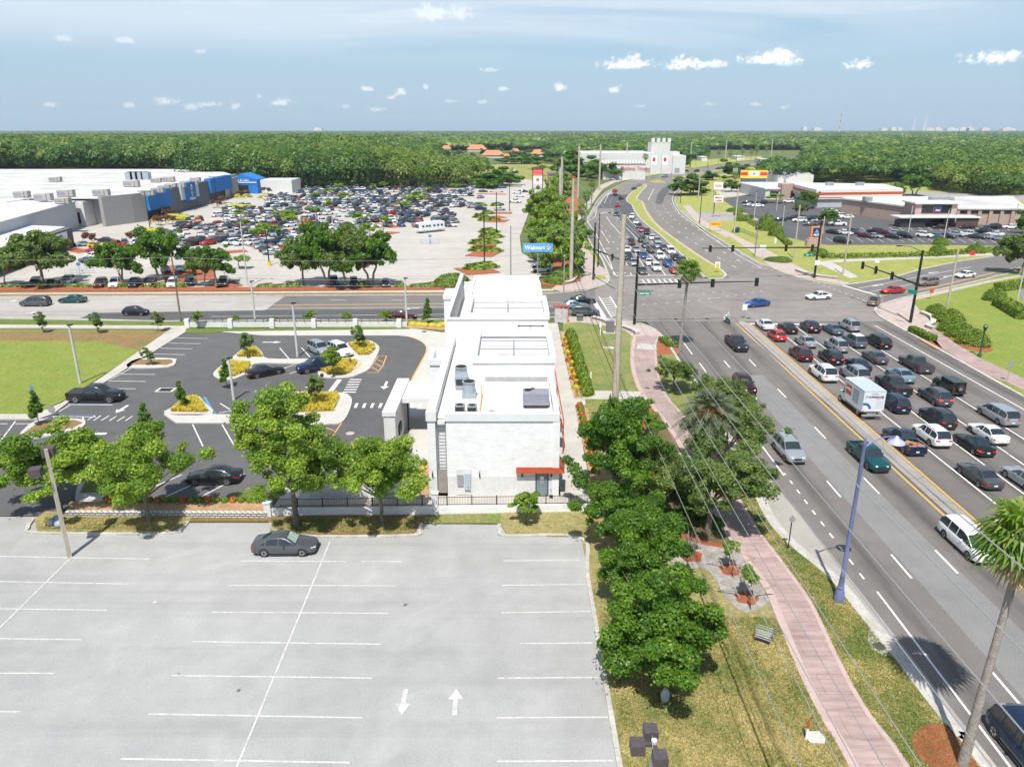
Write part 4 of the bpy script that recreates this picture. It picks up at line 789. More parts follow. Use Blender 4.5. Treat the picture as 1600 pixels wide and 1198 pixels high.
# --- queue facing away from the camera
for kind, c, px, py, lab, kw in [
 ('sedan', 'white', 1195,505, 'white sedan first at the stop line beside the traffic separator', {}),
 ('hatchback', 'red', 1214,522, 'bright red hatchback behind the white sedan in the lane by the separator', dict(brake=True)),
 ('sedan', 'black', 1231,510, 'black sedan at the stop line between a white sedan and a black hatchback', {}),
 ('hatchback', 'black', 1266,509, 'black hatchback with lit brake lights, third from the separator at the stop line', dict(brake=True, scale=1.1)),
 ('sedan', 'steel_blue', 1301,512, 'slate grey sedan at the stop line left of the pale silver SUV', {}),
 ('suv', 'silver', 1327,507, 'pale silver-blue SUV first in the outer queueing lane', {}),
 ('sedan', 'silver', 1259,531, 'silver sedan just behind the black sedan at the stop line', {}),
 ('suv', 'silver', 1307,538, 'silver SUV with dark rear glass behind the slate sedan', {}),
 ('suv', 'steel_blue', 1335,531, 'dark SUV with a white roof beside a black minivan', dict(roof='white')),
 ('minivan', 'black', 1372,532, 'black minivan second in the outermost queueing lane', {}),
 ('suv', 'dark_red', 1251,551, 'dark red SUV with papers in its rear window beside the separator', {}),
 ('suv', 'black', 1298,556, 'glossy black SUV behind the silver sedan in the second lane', dict(brake=True)),
 ('sedan', 'dark_blue', 1341,567, 'old dark navy sedan with boxes on its rear shelf', {}),
 ('sedan', 'grey', 1367,555, 'dark grey sedan behind the black minivan', {}),
 ('suv', 'white', 1286,581, 'long white SUV with roof rails in the lane by the separator', dict(scale=1.08)),
 ('suv', 'silver', 1336,583, 'large silver SUV directly in front of the white moving truck', dict(scale=1.1)),
 ('sedan', 'light_blue', 1407,583, 'pale silver-blue sedan right of the dark pickup with a covered bed', {}),
 ('pickup', 'grey', 1431,567, 'grey crew cab pickup ahead of the olive off-roader', dict(variant='cover')),
 ('pickup', 'charcoal', 1395,600, 'charcoal pickup with closed bed cover beside the moving truck', dict(variant='cover')),
 ('suv', 'dark_blue', 1396,627, 'dark blue SUV right beside the rear of the white moving truck', {}),
 ('suv', 'grey', 1461,617, 'grey crossover behind the pale blue sedan, left of the olive off-roader', dict(brake=True)),
 ('suv', 'charcoal', 1465,650, 'charcoal SUV with black glass behind the grey crossover', {}),
 ('minivan', 'silver', 1560,645, 'silver minivan with roof rails in the outermost queueing lane', {}),
 ('pickup', 'dark_blue', 1412,686, 'navy pickup carrying orange and brown debris in its open bed', dict(variant='loaded', scale=.95)),
 ('suv', 'white', 1455,677, 'white SUV with roof rails beside the navy loaded pickup', {}),
 ('sedan', 'black', 1522,690, 'glossy black sedan with lit brake lights left of the white coupe', dict(brake=True)),
 ('sedan', 'white', 1544,673, 'white coupe with sunroof behind the charcoal SUV', {}),
 ('sedan', 'grey', 1531,738, 'dark grey sedan alone behind the black sedan', {}),
 ('sedan', 'silver', 1604,744, 'silver sedan cut by the edge of the picture behind the white coupe', {}),
 ('suv', 'green', 1626,802, 'green SUV with only its front wheel and nose in the picture', {})]:
 car(kind, c, A(px, py), up, lab, Q, 0, **kw)
# --- traffic coming towards the camera
D_ = 'vehicles driving towards the camera on the highway'
for kind, c, px, py, lab, kw in [
 ('pickup', 'charcoal', 1151,535, 'dark pickup with orange poles in its bed, just past the junction', {}),
 ('suv', 'maroon', 1163,600, 'dark maroon SUV on the highway beside the date palm', {}),
 ('suv', 'silver', 1233,700, 'pale silver off-road SUV with roof rack passing the oak trees', {}),
 ('pickup', 'teal', 1357,710, 'old teal pickup truck with square nose under the street lamp', dict(scale=.95)),
 ('minivan', 'white', 1513,842, 'white minivan partly hidden by the fan palm', {}),
 ('suv', 'dark_blue', 1612,1166, 'dark blue car entering at the bottom corner of the picture', {})]:
 car(kind, c, A(px, py),-89.1, lab, D_, 0, **kw)
t = [o for o in COL.objects if o.get('label') == 'dark pickup with orange poles in its bed, just past the junction'][0]
m = MB(); m.beam((-1.3,-.5,1.1),(-2.3,-.7,1.75),.08,.08); m.beam((-1.3,.5,1.1),(-2.3,.7,1.75),.08,.08); o = inst('pole_load', m.mesh('pole_load', 'rust_orange'), t)
J = 'vehicles crossing the junction'
for kind, c, px, py, hd, lab in [
 ('sedan', 'blue', 1183,472,200, 'blue sedan turning in the middle of the junction'),('sedan', 'white', 1279,461,190, 'white sedan crossing the junction from the right'),
 ('suv', 'tan', 1366,469,62, 'grey-brown hatch leaving the junction up the right-hand street'),('sedan', 'red', 1395,452,196, 'red sedan waiting first on the right-hand street'),
 ('suv', 'tan', 1449,440,198, 'tan SUV waiting behind the red sedan'),('sedan', 'white', 1508,428,200, 'white sedan approaching behind the tan SUV'),
 ('sedan', 'black', 911,467,0, 'black sedan with open sunroof farthest of three at the left stop line'),('sedan', 'light_blue', 897,475,0, 'pale silver sedan between the black sedan and the grey crossover'),
 ('suv', 'grey', 915,486,0, 'dark grey crossover nearest the white building at the left stop line'),('sedan', 'dark_red', 629,491,0, 'dark red sedan on the street behind the white wall'),
 ('hatchback', 'black', 212,485,0, 'black hatchback on the street left of the white wall'),('minivan', 'grey', 55,471,180, 'grey minivan at the far left of the street'),('sedan', 'teal', 113,466,180, 'teal coupe following the grey minivan')]:
 car(kind, c, A(px, py), hd, lab, J, 0)
R_ = 'cars parked at the white restaurant'
car('pickup', 'black', A(150,614,.9),0, 'glossy black crew cab pickup beside the green lawn', R_, 0,1.06, variant='cover')
car('sedan', 'black', A(334,740),182, 'black sport sedan parked alone near the retaining wall', R_)
car('sedan', 'black', A(414,577),38, 'black sedan parked nose to the planted island', R_)
car('suv', 'dark_blue', A(493,568,.9),214, 'dark blue SUV parked beside the golden grass bed', R_, 0,1.06)
car('suv', 'silver', A(499,543,.8),-50, 'grey SUV with a sunroof nosed in to the island pavement', R_); car('suv', 'white', A(531,545,.8),-50, 'white SUV half hidden behind a young tree', R_)
t = car('sedan', 'grey', A(446,847,.7),1, 'grey sedan with a striped sunshade, alone in the pale car park', None, 0, variant='near')
m = MB(); st = PROF['sedan']['st']
m.add([(.90,-.62,.965),(.90,.62,.965),(.30,.50,1.365),(.30,-.50,1.365)],[(0,1,2,3)]); o = inst('sunshade', m.mesh('sunshade', mat('shade_fabric', (.35,.5,.42),.6, var=.7, vscale=6)), t)
o.data.transform(Matrix.Translation((0.012,0,.022)))
# olive off-roader with spare wheel, moving truck, motor home, motorcycle
def boxy(t, parts):
 for n_, mb, ms in parts: inst(n_, mb.mesh(n_, ms, smooth=30), t)
p = proto('suv'); (ty, rm), _ = p['wheels']
t = thing('off_road_vehicle', 'olive green boxy off-roader with a spare wheel on its tailgate', 'SUV', (*A(1483,600,.9),0), math.radians(up), Q)
b = MB(); b.box(-2.1,-.78,.55,1.9,.78,1.15); b.prism([(1.95,-.55),(1.95,.55),(.62,.78),(.62,-.78)],.6,1.22)
for x in (1.35,-1.35):
 for s_ in (1,-1): b.box(x - .55,.76 if s_ > 0 else -.98,.85, x + .55,.98 if s_ > 0 else -.76,.98)
g = MB(); g.box(-1.98,-.70,1.152,.35,.70,1.70); g.prism([(.36,-.68),(.36,.68),(.62,.70),(.62,-.70)],1.15,1.66)
rf = MB(); rf.box(-2.08,-.76,1.71,.52,.76,1.80)
for x in (.42,-.4,-1.15,-2.02):
 for s_ in (1,-1): rf.box(x - .05, s_ * .73 - .03,1.152, x + .05, s_ * .73 + .03,1.71)
tr = MB(); tr.box(-2.3,-.8,.45,-2.1,.8,.62); tr.box(2.0,-.8,.45,2.2,.8,.62); tr.box(-2.0,-.6,.35,1.9,.6,.56)
inst('body', b.mesh('body', 'paint_olive'), t); inst('side_window', g.mesh('side_window', 'glass_dark'), t); inst('roof', rf.mesh('roof', 'paint_olive'), t); inst('bumper', tr.mesh('bumper', 'trim'), t)
for x in (1.35,-1.35):
 for s_ in (1,-1): wo = inst('wheel', ty, t, (x, s_ * .84,.42),0,1.15); inst('rim', rm, wo)
wo = inst('spare_wheel', ty, t, (-2.26,0,1.08), math.pi / 2,1.05); inst('rim', rm, wo)
for s_ in (1,-1): m = MB(); m.box(-2.13, s_ * .68 - .07,.9,-2.09, s_ * .68 + .07,1.08); inst('taillight', m.mesh('taillight', 'taillamp'), t)
# moving truck
t = thing('moving_truck', 'white and orange box moving truck with printed sides', 'truck', (*A(1342,632,0.6),0), math.radians(up), Q)
t['label'] = 'white box moving truck with an orange side panel beside the separator'
b = MB(); b.box(-3.1,-1.18,.95,1.15,1.18,3.25); b.prism([(1.16,-1.17),(1.16,1.17),(1.95,1.05),(1.95,-1.05)],2.35,3.22); bo = inst('cargo_box', b.mesh('cargo_box', mat('box_white', (.62,.65,.68),.5, var=.06, vscale=2)), t)
b = MB(); b.box(-3.12,-1.2,3.252,1.17,1.2,3.31); inst('box_roof', b.mesh('box_roof', mat('box_roof', (.42,.47,.52),.5, var=.1, vscale=2)), t)
c_ = MB(); c_.box(1.3,-1.0,.55,2.35,1.0,1.35); c_.prism([(2.36,-1.0),(2.36,1.0),(3.15,.82),(3.15,-.82)],.5,[1.30,1.30,1.08,1.08]); c_.box(1.3,-.98,1.352,1.75,.98,2.2); inst('cab', c_.mesh('cab', 'box_white', smooth=30), t)
g = MB(); g.add([(1.76,-.93,2.16),(1.76,.93,2.16),(2.36,.9,1.36),(2.36,-.9,1.36)],[(0,1,2,3),(3,2,1,0)])
for s_ in (1,-1): g.add([(1.78, s_ * .985,2.1),(1.78, s_ * .985,1.36),(2.3, s_ * .95,1.36)],[(0,1,2),(2,1,0)])
inst('windscreen', g.mesh('windscreen', 'glass_dark'), t)
tr = MB(); tr.box(-3.0,-.5,.45,2.9,.5,.75); tr.box(-3.3,-1.15,.45,-3.1,1.15,.62); tr.box(-2.6,-1.12,.7,1.1,1.12,.94); tr.box(3.1,-.9,.4,3.25,.9,.6); inst('chassis', tr.mesh('chassis', 'steel'), t)
for x in (2.5,-1.9):
 for s_ in (1,-1): wo = inst('wheel', ty, t, (x, s_ * .92,.42),0,1.14); inst('rim', rm, wo)
for s_ in (1,-1):
 m = MB(); m.box(-.25, s_ * 1.19 - .004,1.75,1.05, s_ * 1.19 + .004,2.85); so = inst('side_panel', m.mesh('side_panel', 'rust_orange'), t)
 m = MB(); m.box(-2.0, s_ * 1.187 - .004,1.4,-.6, s_ * 1.187 + .004,2.9); so2 = inst('side_picture', m.mesh('side_picture', mat('box_picture', (.10,.28,.42),.6, var=.8, vscale=2.5, col2=(.45,.40,.38))), t)
 me = text_mesh('U-HAUL', .34,.004,.01); me.materials.append(M['sign_white']); me.transform(Matrix.Rotation(math.pi / 2,4, 'X')); me.transform(Matrix.Rotation(0 if s_ < 0 else math.pi, 4, 'Z')); inst('lettering', me, t, (.4, s_ * 1.2,2.35))
for txt, sz, z, y, mt in (("17' SUPERMOVER", .27,2.62,0, 'navy'),('U-HAUL', .22,2.98,0, 'steel')):
 me = text_mesh(txt, sz, .004,.008); me.materials.append(M[mt]); me.transform(Matrix.Rotation(math.pi / 2,4, 'X')); me.transform(Matrix.Rotation(-math.pi / 2,4, 'Z')); inst('lettering', me, t, (-3.115, y, z))
m = MB(); m.box(-3.112,-1.0,2.44,-3.108,-.15,2.48); inst('red_stripe', m.mesh('red_stripe', 'sign_red'), t)
m = MB()
for k in range(8):
 a0, a1 = math.pi * (.05 + .07 * k), math.pi * (.05 + .07 * (k + 1)); q = [(-3.112,.95 - R2 * math.cos(a) * .9,1.15 + R2 * math.sin(a)) for R2, a in ((.55, a0),(.82, a0),(.82, a1),(.55, a1))]; m.add(q, [(0,1,2,3),(3,2,1,0)])
inst('blue_emblem', m.mesh('blue_emblem', 'sign_blue'), t)
m = MB()
for k in range(4): m.box(-3.112,-1.0,2.1 - .22 * k, -3.108,-.3 + .1 * (k % 2),2.13 - .22 * k)
inst('small_print', m.mesh('small_print', 'steel'), t)
for s_ in (1,-1): m = MB(); m.box(-3.13, s_ * 1.05 - .06,.98,-3.10, s_ * 1.05 + .06,1.1); inst('taillight', m.mesh('taillight', 'taillamp'), t)
# motor home
t = thing('motor_home', 'long white motor home standing alone in the store car park', 'motor home', (*A(672,361,0.3),0), math.radians(221))
b = MB(); b.box(-4.6,-1.25,.75,4.2,1.25,3.05); b.prism([(4.2,-1.25),(4.2,1.25),(4.75,1.1),(4.75,-1.1)],.75,2.9); inst('body', b.mesh('body', 'paint_white', smooth=30), t)
b = MB(); b.box(-4.62,-1.27,.45,4.3,1.27,.74); inst('skirt', b.mesh('skirt', 'steel'), t)
b = MB(); b.box(-4.6,-1.22,3.052,4.2,1.22,3.12); b.box(-2.2,-.4,3.122,-1.3,.4,3.4); b.box(1.0,-.4,3.122,1.9,.4,3.38); inst('roof', b.mesh('roof', 'cap_white'), t)
b = MB(); b.box(4.3,-1.0,1.6,4.78,1.0,2.7); inst('windscreen', b.mesh('windscreen', 'glass_dark'), t)
for x in (3.3,1.9,.9,-.8,-2.2,-3.6):
 for s_ in (1,-1): b = MB(); b.box(x - .4, s_ * 1.262 - .01,1.75, x + .4, s_ * 1.262 + .01,2.35); inst('window', b.mesh('window', 'glass_dark'), t)
for x in (3.0,-2.6):
 for s_ in (1,-1): wo = inst('wheel', ty, t, (x, s_ * 1.12,.45),0,1.2); inst('rim', rm, wo)
# --- people and the motorcycle: one skinned body each
def skin_body(name, joints, bones, rad, zones, lvl=1):
 me = bpy.data.meshes.new(name); me.from_pydata(joints, bones, []); o = bpy.data.objects.new(name, me); COL.objects.link(o)
 md = o.modifiers.new('s', 'SKIN'); sv = me.skin_vertices[0].data if me.skin_vertices else None
 if sv is None:
  bm = bmesh.new(); bm.from_mesh(me); bm.verts.layers.skin.verify(); bm.to_mesh(me); bm.free(); sv = me.skin_vertices[0].data
 for i, r in enumerate(rad): sv[i].radius = (r, r) if not isinstance(r, tuple) else r
 sv[0].use_root = True; o.modifiers.new('u', 'SUBSURF').levels = lvl; o.modifiers['u'].render_levels = lvl
 dg = bpy.context.evaluated_depsgraph_get(); dg.update(); r = bpy.data.meshes.new_from_object(o.evaluated_get(dg)); bpy.data.objects.remove(o); r.name = name; r.materials.clear()
 for z in ('skin_tone', 'shirt', 'trousers', 'hair', 'shoe'): r.materials.append(M[z])
 r.polygons.foreach_set('material_index', [zones(p.center) for p in r.polygons]); r.polygons.foreach_set('use_smooth', [True] * len(r.polygons)); return r
mat('skin_tone', (.42,.24,.16),.6); mat('shirt', (.6,.6,.6),.9); mat('trousers', (.05,.06,.09),.9); mat('hair', (.04,.025,.015),.8); mat('shoe', (.05,.05,.05),.8)
for k, c in dict(red=(.5,.05,.05), pink=(.62,.3,.3), white=(.75,.75,.75), blue=(.08,.15,.4), dark=(.04,.04,.05)).items(): mat('shirt_' + k, c, .9)
J1 = [(0,0,.95),(0,0,1.2),(0,0,1.42),(0,0,1.52),(0,.01,1.66),(.19,0,1.40),(.25,.02,1.12),(.24,-.08,.87),(-.19,0,1.40),(-.25,.02,1.12),(-.24,.06,.87),(.10,0,.90),(.11,-.06,.50),(.12,-.02,.08),(.12,-.16,.05),(-.10,0,.90),(-.11,.08,.50),(-.12,.16,.08),(-.12,.02,.05)]
B1 = [(0,1),(1,2),(2,3),(3,4),(2,5),(5,6),(6,7),(2,8),(8,9),(9,10),(0,11),(11,12),(12,13),(13,14),(0,15),(15,16),(16,17),(17,18)]
RD1 = [(.15,.11),(.14,.10),(.15,.10),.06,(.095,.11),.07,.05,.04,.07,.05,.04,.10,.07,.05,.045,.10,.07,.05,.045]
walker = skin_body('person_body', J1, B1, RD1, lambda c: 4 if c.z < .1 else 2 if c.z < .93 and abs(c.x) < .2 else (0 if c.z < 1.12 and abs(c.x) > .2 else 1) if c.z < 1.48 else (3 if c.z > 1.68 or c.y > .05 else 0))
RID = [(-.25,0,.88),(-.16,0,1.12),(-.05,0,1.36),(0,0,1.46),(.05,0,1.6),(-.02,.2,1.34),(.2,.3,1.12),(.42,.28,1.02),(-.02,-.2,1.34),(.2,-.3,1.12),(.42,-.28,1.02),(-.2,.13,.85),(.2,.24,.72),(.02,.24,.36),(.14,.25,.33),(-.2,-.13,.85),(.2,-.24,.72),(.02,-.24,.36),(.14,-.25,.33)]
rider = skin_body('person_body', RID, B1, RD1, lambda c: 4 if c.z < .4 else 2 if c.z < .93 else 1 if c.z < 1.42 and c.x < .36 else 0)
mx_ = A(1137,497,.8)
t = thing('motorcycle', 'heavy black and white motorcycle riding out of the junction', 'motorcycle', (*mx_, 0), math.radians(-85))
(ty2, rm2), _ = proto('hatchback')['wheels']
for x in (.85,-.75): wo = inst('wheel', ty2, t, (x, 0,.33),0,(1,.6,1)); inst('rim', rm2, wo)
b = MB(); b.tube([(.62,0,.95),(.3,0,.92),(-.1,0,.85),(-.8,0,.85),(-1.0,0,.7)],[.1,.2,.15,.16,.08],10); b.tube([(.85,.07,.35),(.55,.06,1.0)],.035,6); b.tube([(.85,-.07,.35),(.55,-.06,1.0)],.035,6); inst('body', b.mesh('body', 'paint_black', smooth=50), t)
b = MB(); b.box(-.95,.2,.45,-.45,.42,.8); b.box(-.95,-.42,.45,-.45,-.2,.8); b.box(-1.15,-.2,.85,-.75,.2,1.1); inst('pannier', b.mesh('pannier', 'paint_white'), t)
b = MB(); b.box(-.35,-.2,.28,.35,.2,.6); inst('engine', b.mesh('engine', 'steel'), t); b = MB(); b.add([(.72,-.25,.95),(.72,.25,.95),(.56,.2,1.35),(.56,-.2,1.35)],[(0,1,2,3),(3,2,1,0)]); b.beam((.5,-.38,1.04),(.5,.38,1.04),.05,.05); inst('handlebar', b.mesh('handlebar', 'steel'), t)
ro = thing('person', 'rider in a white shirt and white helmet on the motorcycle', 'person', (*mx_, 0), math.radians(-85)); bo = inst('body', rider, ro, mats={1: M['shirt_white']})
h = MB(); h.ball((.05,0,1.63),(.145,.13,.15),12,8); inst('helmet', h.mesh('helmet', 'paint_white', smooth=60), ro)
# == trees and plants
def crown(name, leafname, clumps, n_leaves, leaf, seed, droop=0.0, flat=0.75, up=0.45):
 """clumps: (m,4) centre + radius; leaves fill a rough shell of each clump"""
 rng = np.random.default_rng(seed); C = np.array(clumps); m = len(C)
 w = C[:, 3] ** 2; idx = rng.choice(m, n_leaves, p=w / w.sum())
 d = rng.normal(size=(n_leaves, 3)); d /= np.linalg.norm(d, axis=1, keepdims=True)
 r = C[idx, 3] * (0.35 + 0.65 * rng.random(n_leaves) ** 0.5) * (1 + 0.35 * rng.normal(size=n_leaves) * (rng.random(n_leaves) < 0.25))
 pos = C[idx, :3] + d * r[:, None] * np.array([1,1, flat]); pos[:, 2] -= droop * rng.random(n_leaves)
 nr = d * 0.7 + np.array([0,0, up]) + rng.normal(size=(n_leaves, 3)) * 0.45; nr /= np.linalg.norm(nr, axis=1, keepdims=True)
 V = leaf_quads(pos, nr, leaf * (0.6 + 0.8 * rng.random(n_leaves)), rng, 0.62)
 ct = rng.random(m); tone = np.clip(ct[idx] * 0.45 + rng.random(n_leaves) * 0.55,0,1)
 return quadmesh(name, V, n_leaves, leafname, tone)
def clump_cloud(R, zb, zt, n, rc, rng, low=0.15, lobes=3.0):
 """clump centres over an uneven ellipsoid whose base is at zb and top at zt"""
 out = []; ph = rng.random(4) * 6.28; boughs = []
 while len(boughs) < max(7, n // 6):                 # main boughs, then sprays of leaves gathered round each of them
  v = rng.normal(size=3); v /= np.linalg.norm(v)
  if v[2] < -0.5: continue
  u = rng.uniform(.45,1.02); boughs.append((v[0] * R * u, v[1] * R * u, (zb + (zt - zb) * .42) + v[2] * (zt - zb) * (.56 if v[2] > 0 else .42) * u))
 while len(out) < int(n * .8):
  b = boughs[rng.integers(len(boughs))]; q = rng.normal(size=3) * np.array([.20 * R, .20 * R, .10 * (zt - zb)])
  out.append((b[0] + q[0], b[1] + q[1], b[2] + q[2], rc * rng.uniform(.45,.95)))
 while len(out) < n:
  v = rng.normal(size=3); v /= np.linalg.norm(v); u = rng.random() ** 0.42
  if v[2] < -0.55: continue
  a = math.atan2(v[1], v[0]); k = 1 + 0.16 * math.sin(2 * a + ph[0]) + 0.14 * math.sin(3 * a + ph[1] + v[2] * 2) + rng.normal() * 0.05
  c = np.array([v[0] * R * k * u, v[1] * R * k * u, (zb + (zt - zb) * 0.42) + v[2] * (zt - zb) * (0.58 if v[2] > 0 else 0.42) * u * (1 + 0.1 * math.sin(3 * a + ph[2]))])
  out.append((*c, rc * (0.65 + 0.7 * rng.random())))
 return out
def limb_mesh(name, clumps, h0, r0, seed, matn='bark', lean=0.0, n=9, multi=1, bare=0):
 kq = min(1, r0 * 6); mb = MB(); rnd = random.Random(seed); tips = sorted(clumps, key=lambda c: rnd.random())[:n]
 for s_ in range(multi):
  bx, by = (0,0) if multi == 1 else (0.35 * math.cos(s_ * 6.28 / multi),0.35 * math.sin(s_ * 6.28 / multi))
  fx, fy = bx * 5 if multi > 1 else lean, by * 5 if multi > 1 else 0
  top = Vector((fx, fy, h0))
  mb.tube([(bx, by, -.1),(bx * 1.3 + fx * .1, by * 1.3 + fy * .1, h0 * .3),(fx * .45 + rnd.uniform(-.1,.1), fy * .45, h0 * .65), top],[r0 * 1.35, r0, r0 * .85, r0 * .75],9)
  for t in tips[s_::multi]:
   t = Vector(t[:3]); mid = top.lerp(t, .5) + Vector((rnd.uniform(-.3,.3), rnd.uniform(-.3,.3), rnd.uniform(-.1,.5))) * kq
   mb.tube([top, mid, t],[r0 * .5, r0 * .3, r0 * .1],6, False)
   for k in range(2):
    e = t + Vector((rnd.uniform(-1,1), rnd.uniform(-1,1), rnd.uniform(0,.9))) * kq; mb.tube([mid, mid.lerp(e, .6) + Vector((0,0,.15)), e],[r0 * .2, r0 * .12, r0 * .04],5, False)
 for k in range(bare):                                    # bare grey twigs showing through the leaves
  c = rnd.choice(clumps); a = Vector(c[:3])
  for j in range(9):
   e = a + Vector((rnd.gauss(0,.55), rnd.gauss(0,.55), rnd.uniform(.2,1.0))) * (c[3] * 1.1); mb.tube([a, a.lerp(e, .5) + Vector((rnd.uniform(-.1,.1),0,.05)), e],[.035,.022,.008],4, False)
 return mb.mesh(name, matn, smooth=60)
TREE = {}
def tree_kind(key, leafm, R, zb, zt, ncl, rc, nl, leaf, h0, r0, seed, **kw):
 rng = np.random.default_rng(seed); cl = clump_cloud(R, zb, zt, ncl, rc, rng)
 lk = {k: kw.pop(k) for k in ('matn', 'lean', 'n', 'multi', 'bare') if k in kw}
 TREE[key] = (crown('crown', leafm, cl, nl, leaf, seed + 1, **kw), limb_mesh('trunk', cl, h0, r0, seed, **lk), zt, R)
def plant_tree(key, xy, label, name='broadleaf_tree', cat='tree', group=None, h=None, w=None, rz=None, z=0.05):
 cm, tm, zt, R = TREE[key]; sz = (h / zt) if h else 1.0; sx = (w / (2 * R)) if w else sz
 t = thing(name, label, cat, (xy[0], xy[1], z), random.uniform(0,6.28) if rz is None else rz, group); t.scale = (sx, sx, sz)
 inst('trunk', tm, t); inst('crown', cm, t); return t
tree_kind('street_a', 'leaf_fresh', 3.4,1.9,7.6,80,.85,36000,.10,2.4,.17,21, bare=2)
tree_kind('street_b', 'leaf_fresh', 3.5,2.0,8.4,85,.85,36000,.10,2.3,.16,35, bare=4)
tree_kind('street_c', 'leaf_fresh', 4.0,2.6,12.6,120,.9,48000,.105,3.4,.24,47, bare=5)
tree_kind('dense', 'leaf_deep', 3.5,1.2,9.0,105,.95,52000,.115,2.0,.22,53, bare=1)
tree_kind('dense_b', 'leaf_deep', 3.5,.9,8.0,105,.85,52000,.105,1.9,.22,67, bare=5)
tree_kind('oak', 'leaf_oak', 4.6,2.6,8.8,110,.85,46000,.105,3.0,.26,71, bare=3)
tree_kind('live_oak', 'leaf_oak', 5.2,2.8,8.8,85,1.1,22000,.25,3.0,.28,83, lean=.8, matn='pale_bark')
tree_kind('live_oak_b', 'leaf_deep', 5.0,2.8,9.0,85,1.1,22000,.25,3.2,.26,91, multi=2, matn='pale_bark')
tree_kind('live_fresh', 'leaf_fresh', 5.0,1.6,9.0,95,1.15,22000,.25,3.0,.3,93, matn='pale_bark')
tree_kind('young', 'leaf_oak', .85,1.0,4.0,40,.30,6500,.075,1.3,.045,97, n=8)
tree_kind('young_b', 'leaf_fresh', .9,1.1,3.8,36,.32,6500,.075,1.4,.045,99, n=8)
_r = np.random.default_rng(4); _c = [(.8 * (1 - f) ** .75 * math.cos(a) * q, .8 * (1 - f) ** .75 * math.sin(a) * q, .9 + 3.3 * f, .30 - .12 * f) for f, a, q in zip(_r.random(60) ** 1.15, _r.random(60) * 6.28, _r.random(60) ** .5)]
TREE['cypress'] = (crown('crown', 'leaf_deep', _c, 8000,.07,5), limb_mesh('trunk', _c, 1.6,.05,101, n=9),4.5,.95)
tree_kind('lot_tree', 'leaf_fresh', 1.15,1.6,3.8,14,.5,1400,.17,1.7,.07,103, n=5)
tree_kind('mid', 'leaf_deep', 5,1.0,10,50,1.5,9000,.42,2.5,.25,107)
tree_kind('mid_b', 'leaf_forest', 5,1.5,11,50,1.5,9000,.42,3,.25,109)
tree_kind('myrtle', 'leaf_fresh', .75,1.35,2.3,12,.33,3000,.085,1.1,.05,113, n=6, multi=4, matn='pale_bark')
tree_kind('dusky', 'leaf_dusky', 1.7,1.3,3.6,16,.6,1200,.2,1.2,.06,117, n=6, multi=3)
tree_kind('pinky', 'leaf_pink', 2.6,1.2,4.6,18,.9,1300,.3,1.2,.08,119, n=6, multi=3)
# --- near trees
def at(px, py): return G(px, py)
plant_tree('street_a', at(95,800), 'broad bright green tree at the left end of the retaining wall', h=7.2, w=8.6, rz=.3)
plant_tree('street_b', at(234,818), 'bright green tree growing from the grass island by the retaining wall', h=8.4, w=7.0, rz=1.2)
plant_tree('street_c', at(464,822), 'tallest bright green tree above the parked grey sedan, with bare twigs', h=12.0, w=7.6, rz=.9)
plant_tree('street_b', at(597,820), 'bright green tree before the iron fence, between the tall tree and the white building', h=8.4, w=7.0, rz=4.0)
plant_tree('dense', (8.5,55.2), 'dense dark green tree touching the corner of the white building', h=9.6, w=6.2, rz=.5)
plant_tree('dense_b', (8.5,48.0), 'dark green tree, the middle one of three beside the pale car park', h=6.6, w=5.6, rz=1.9)
plant_tree('dense', (8.9,41.8), 'bright-topped tree with bare twigs behind the largest tree of the row', h=6.8, w=5.0, rz=2.9)
plant_tree('dense_b', (8.5,34.8), 'largest dark green tree with a pale bag at its foot', h=7.2, w=6.3, rz=3.8)
plant_tree('oak', at(1026,790), 'oak with a thick pale trunk beside the round shelter', name='oak_tree', h=6.6, w=5.6, rz=.4, group='oaks over the pink path')
plant_tree('oak', at(1106,832), 'oak with a slim pale trunk over the pink path', name='oak_tree', h=7.2, w=8.4, rz=2.4, group='oaks over the pink path')
plant_tree('oak', at(1132,742), 'widest oak leaning out over the kerb lane', name='oak_tree', h=7.0, w=8.8, rz=4.4, group='oaks over the pink path')
plant_tree('oak', at(1128,668), 'small oak half hidden behind the date palm', name='oak_tree', h=5.6, w=6.4, rz=5.4, group='oaks over the pink path')
plant_tree('oak', at(1052,612), 'sparse oak at the end of the pink path near the junction', name='oak_tree', h=4.6, w=5.4, rz=1.4, group='oaks over the pink path')
plant_tree('young_b', at(1000,690), 'small pale-stemmed tree beside the gravel patch', h=4.8, w=2.8)
plant_tree('young_b', at(822,820), 'yellow-green sapling in front of the iron fence', name='sapling', h=2.9, w=2.1)
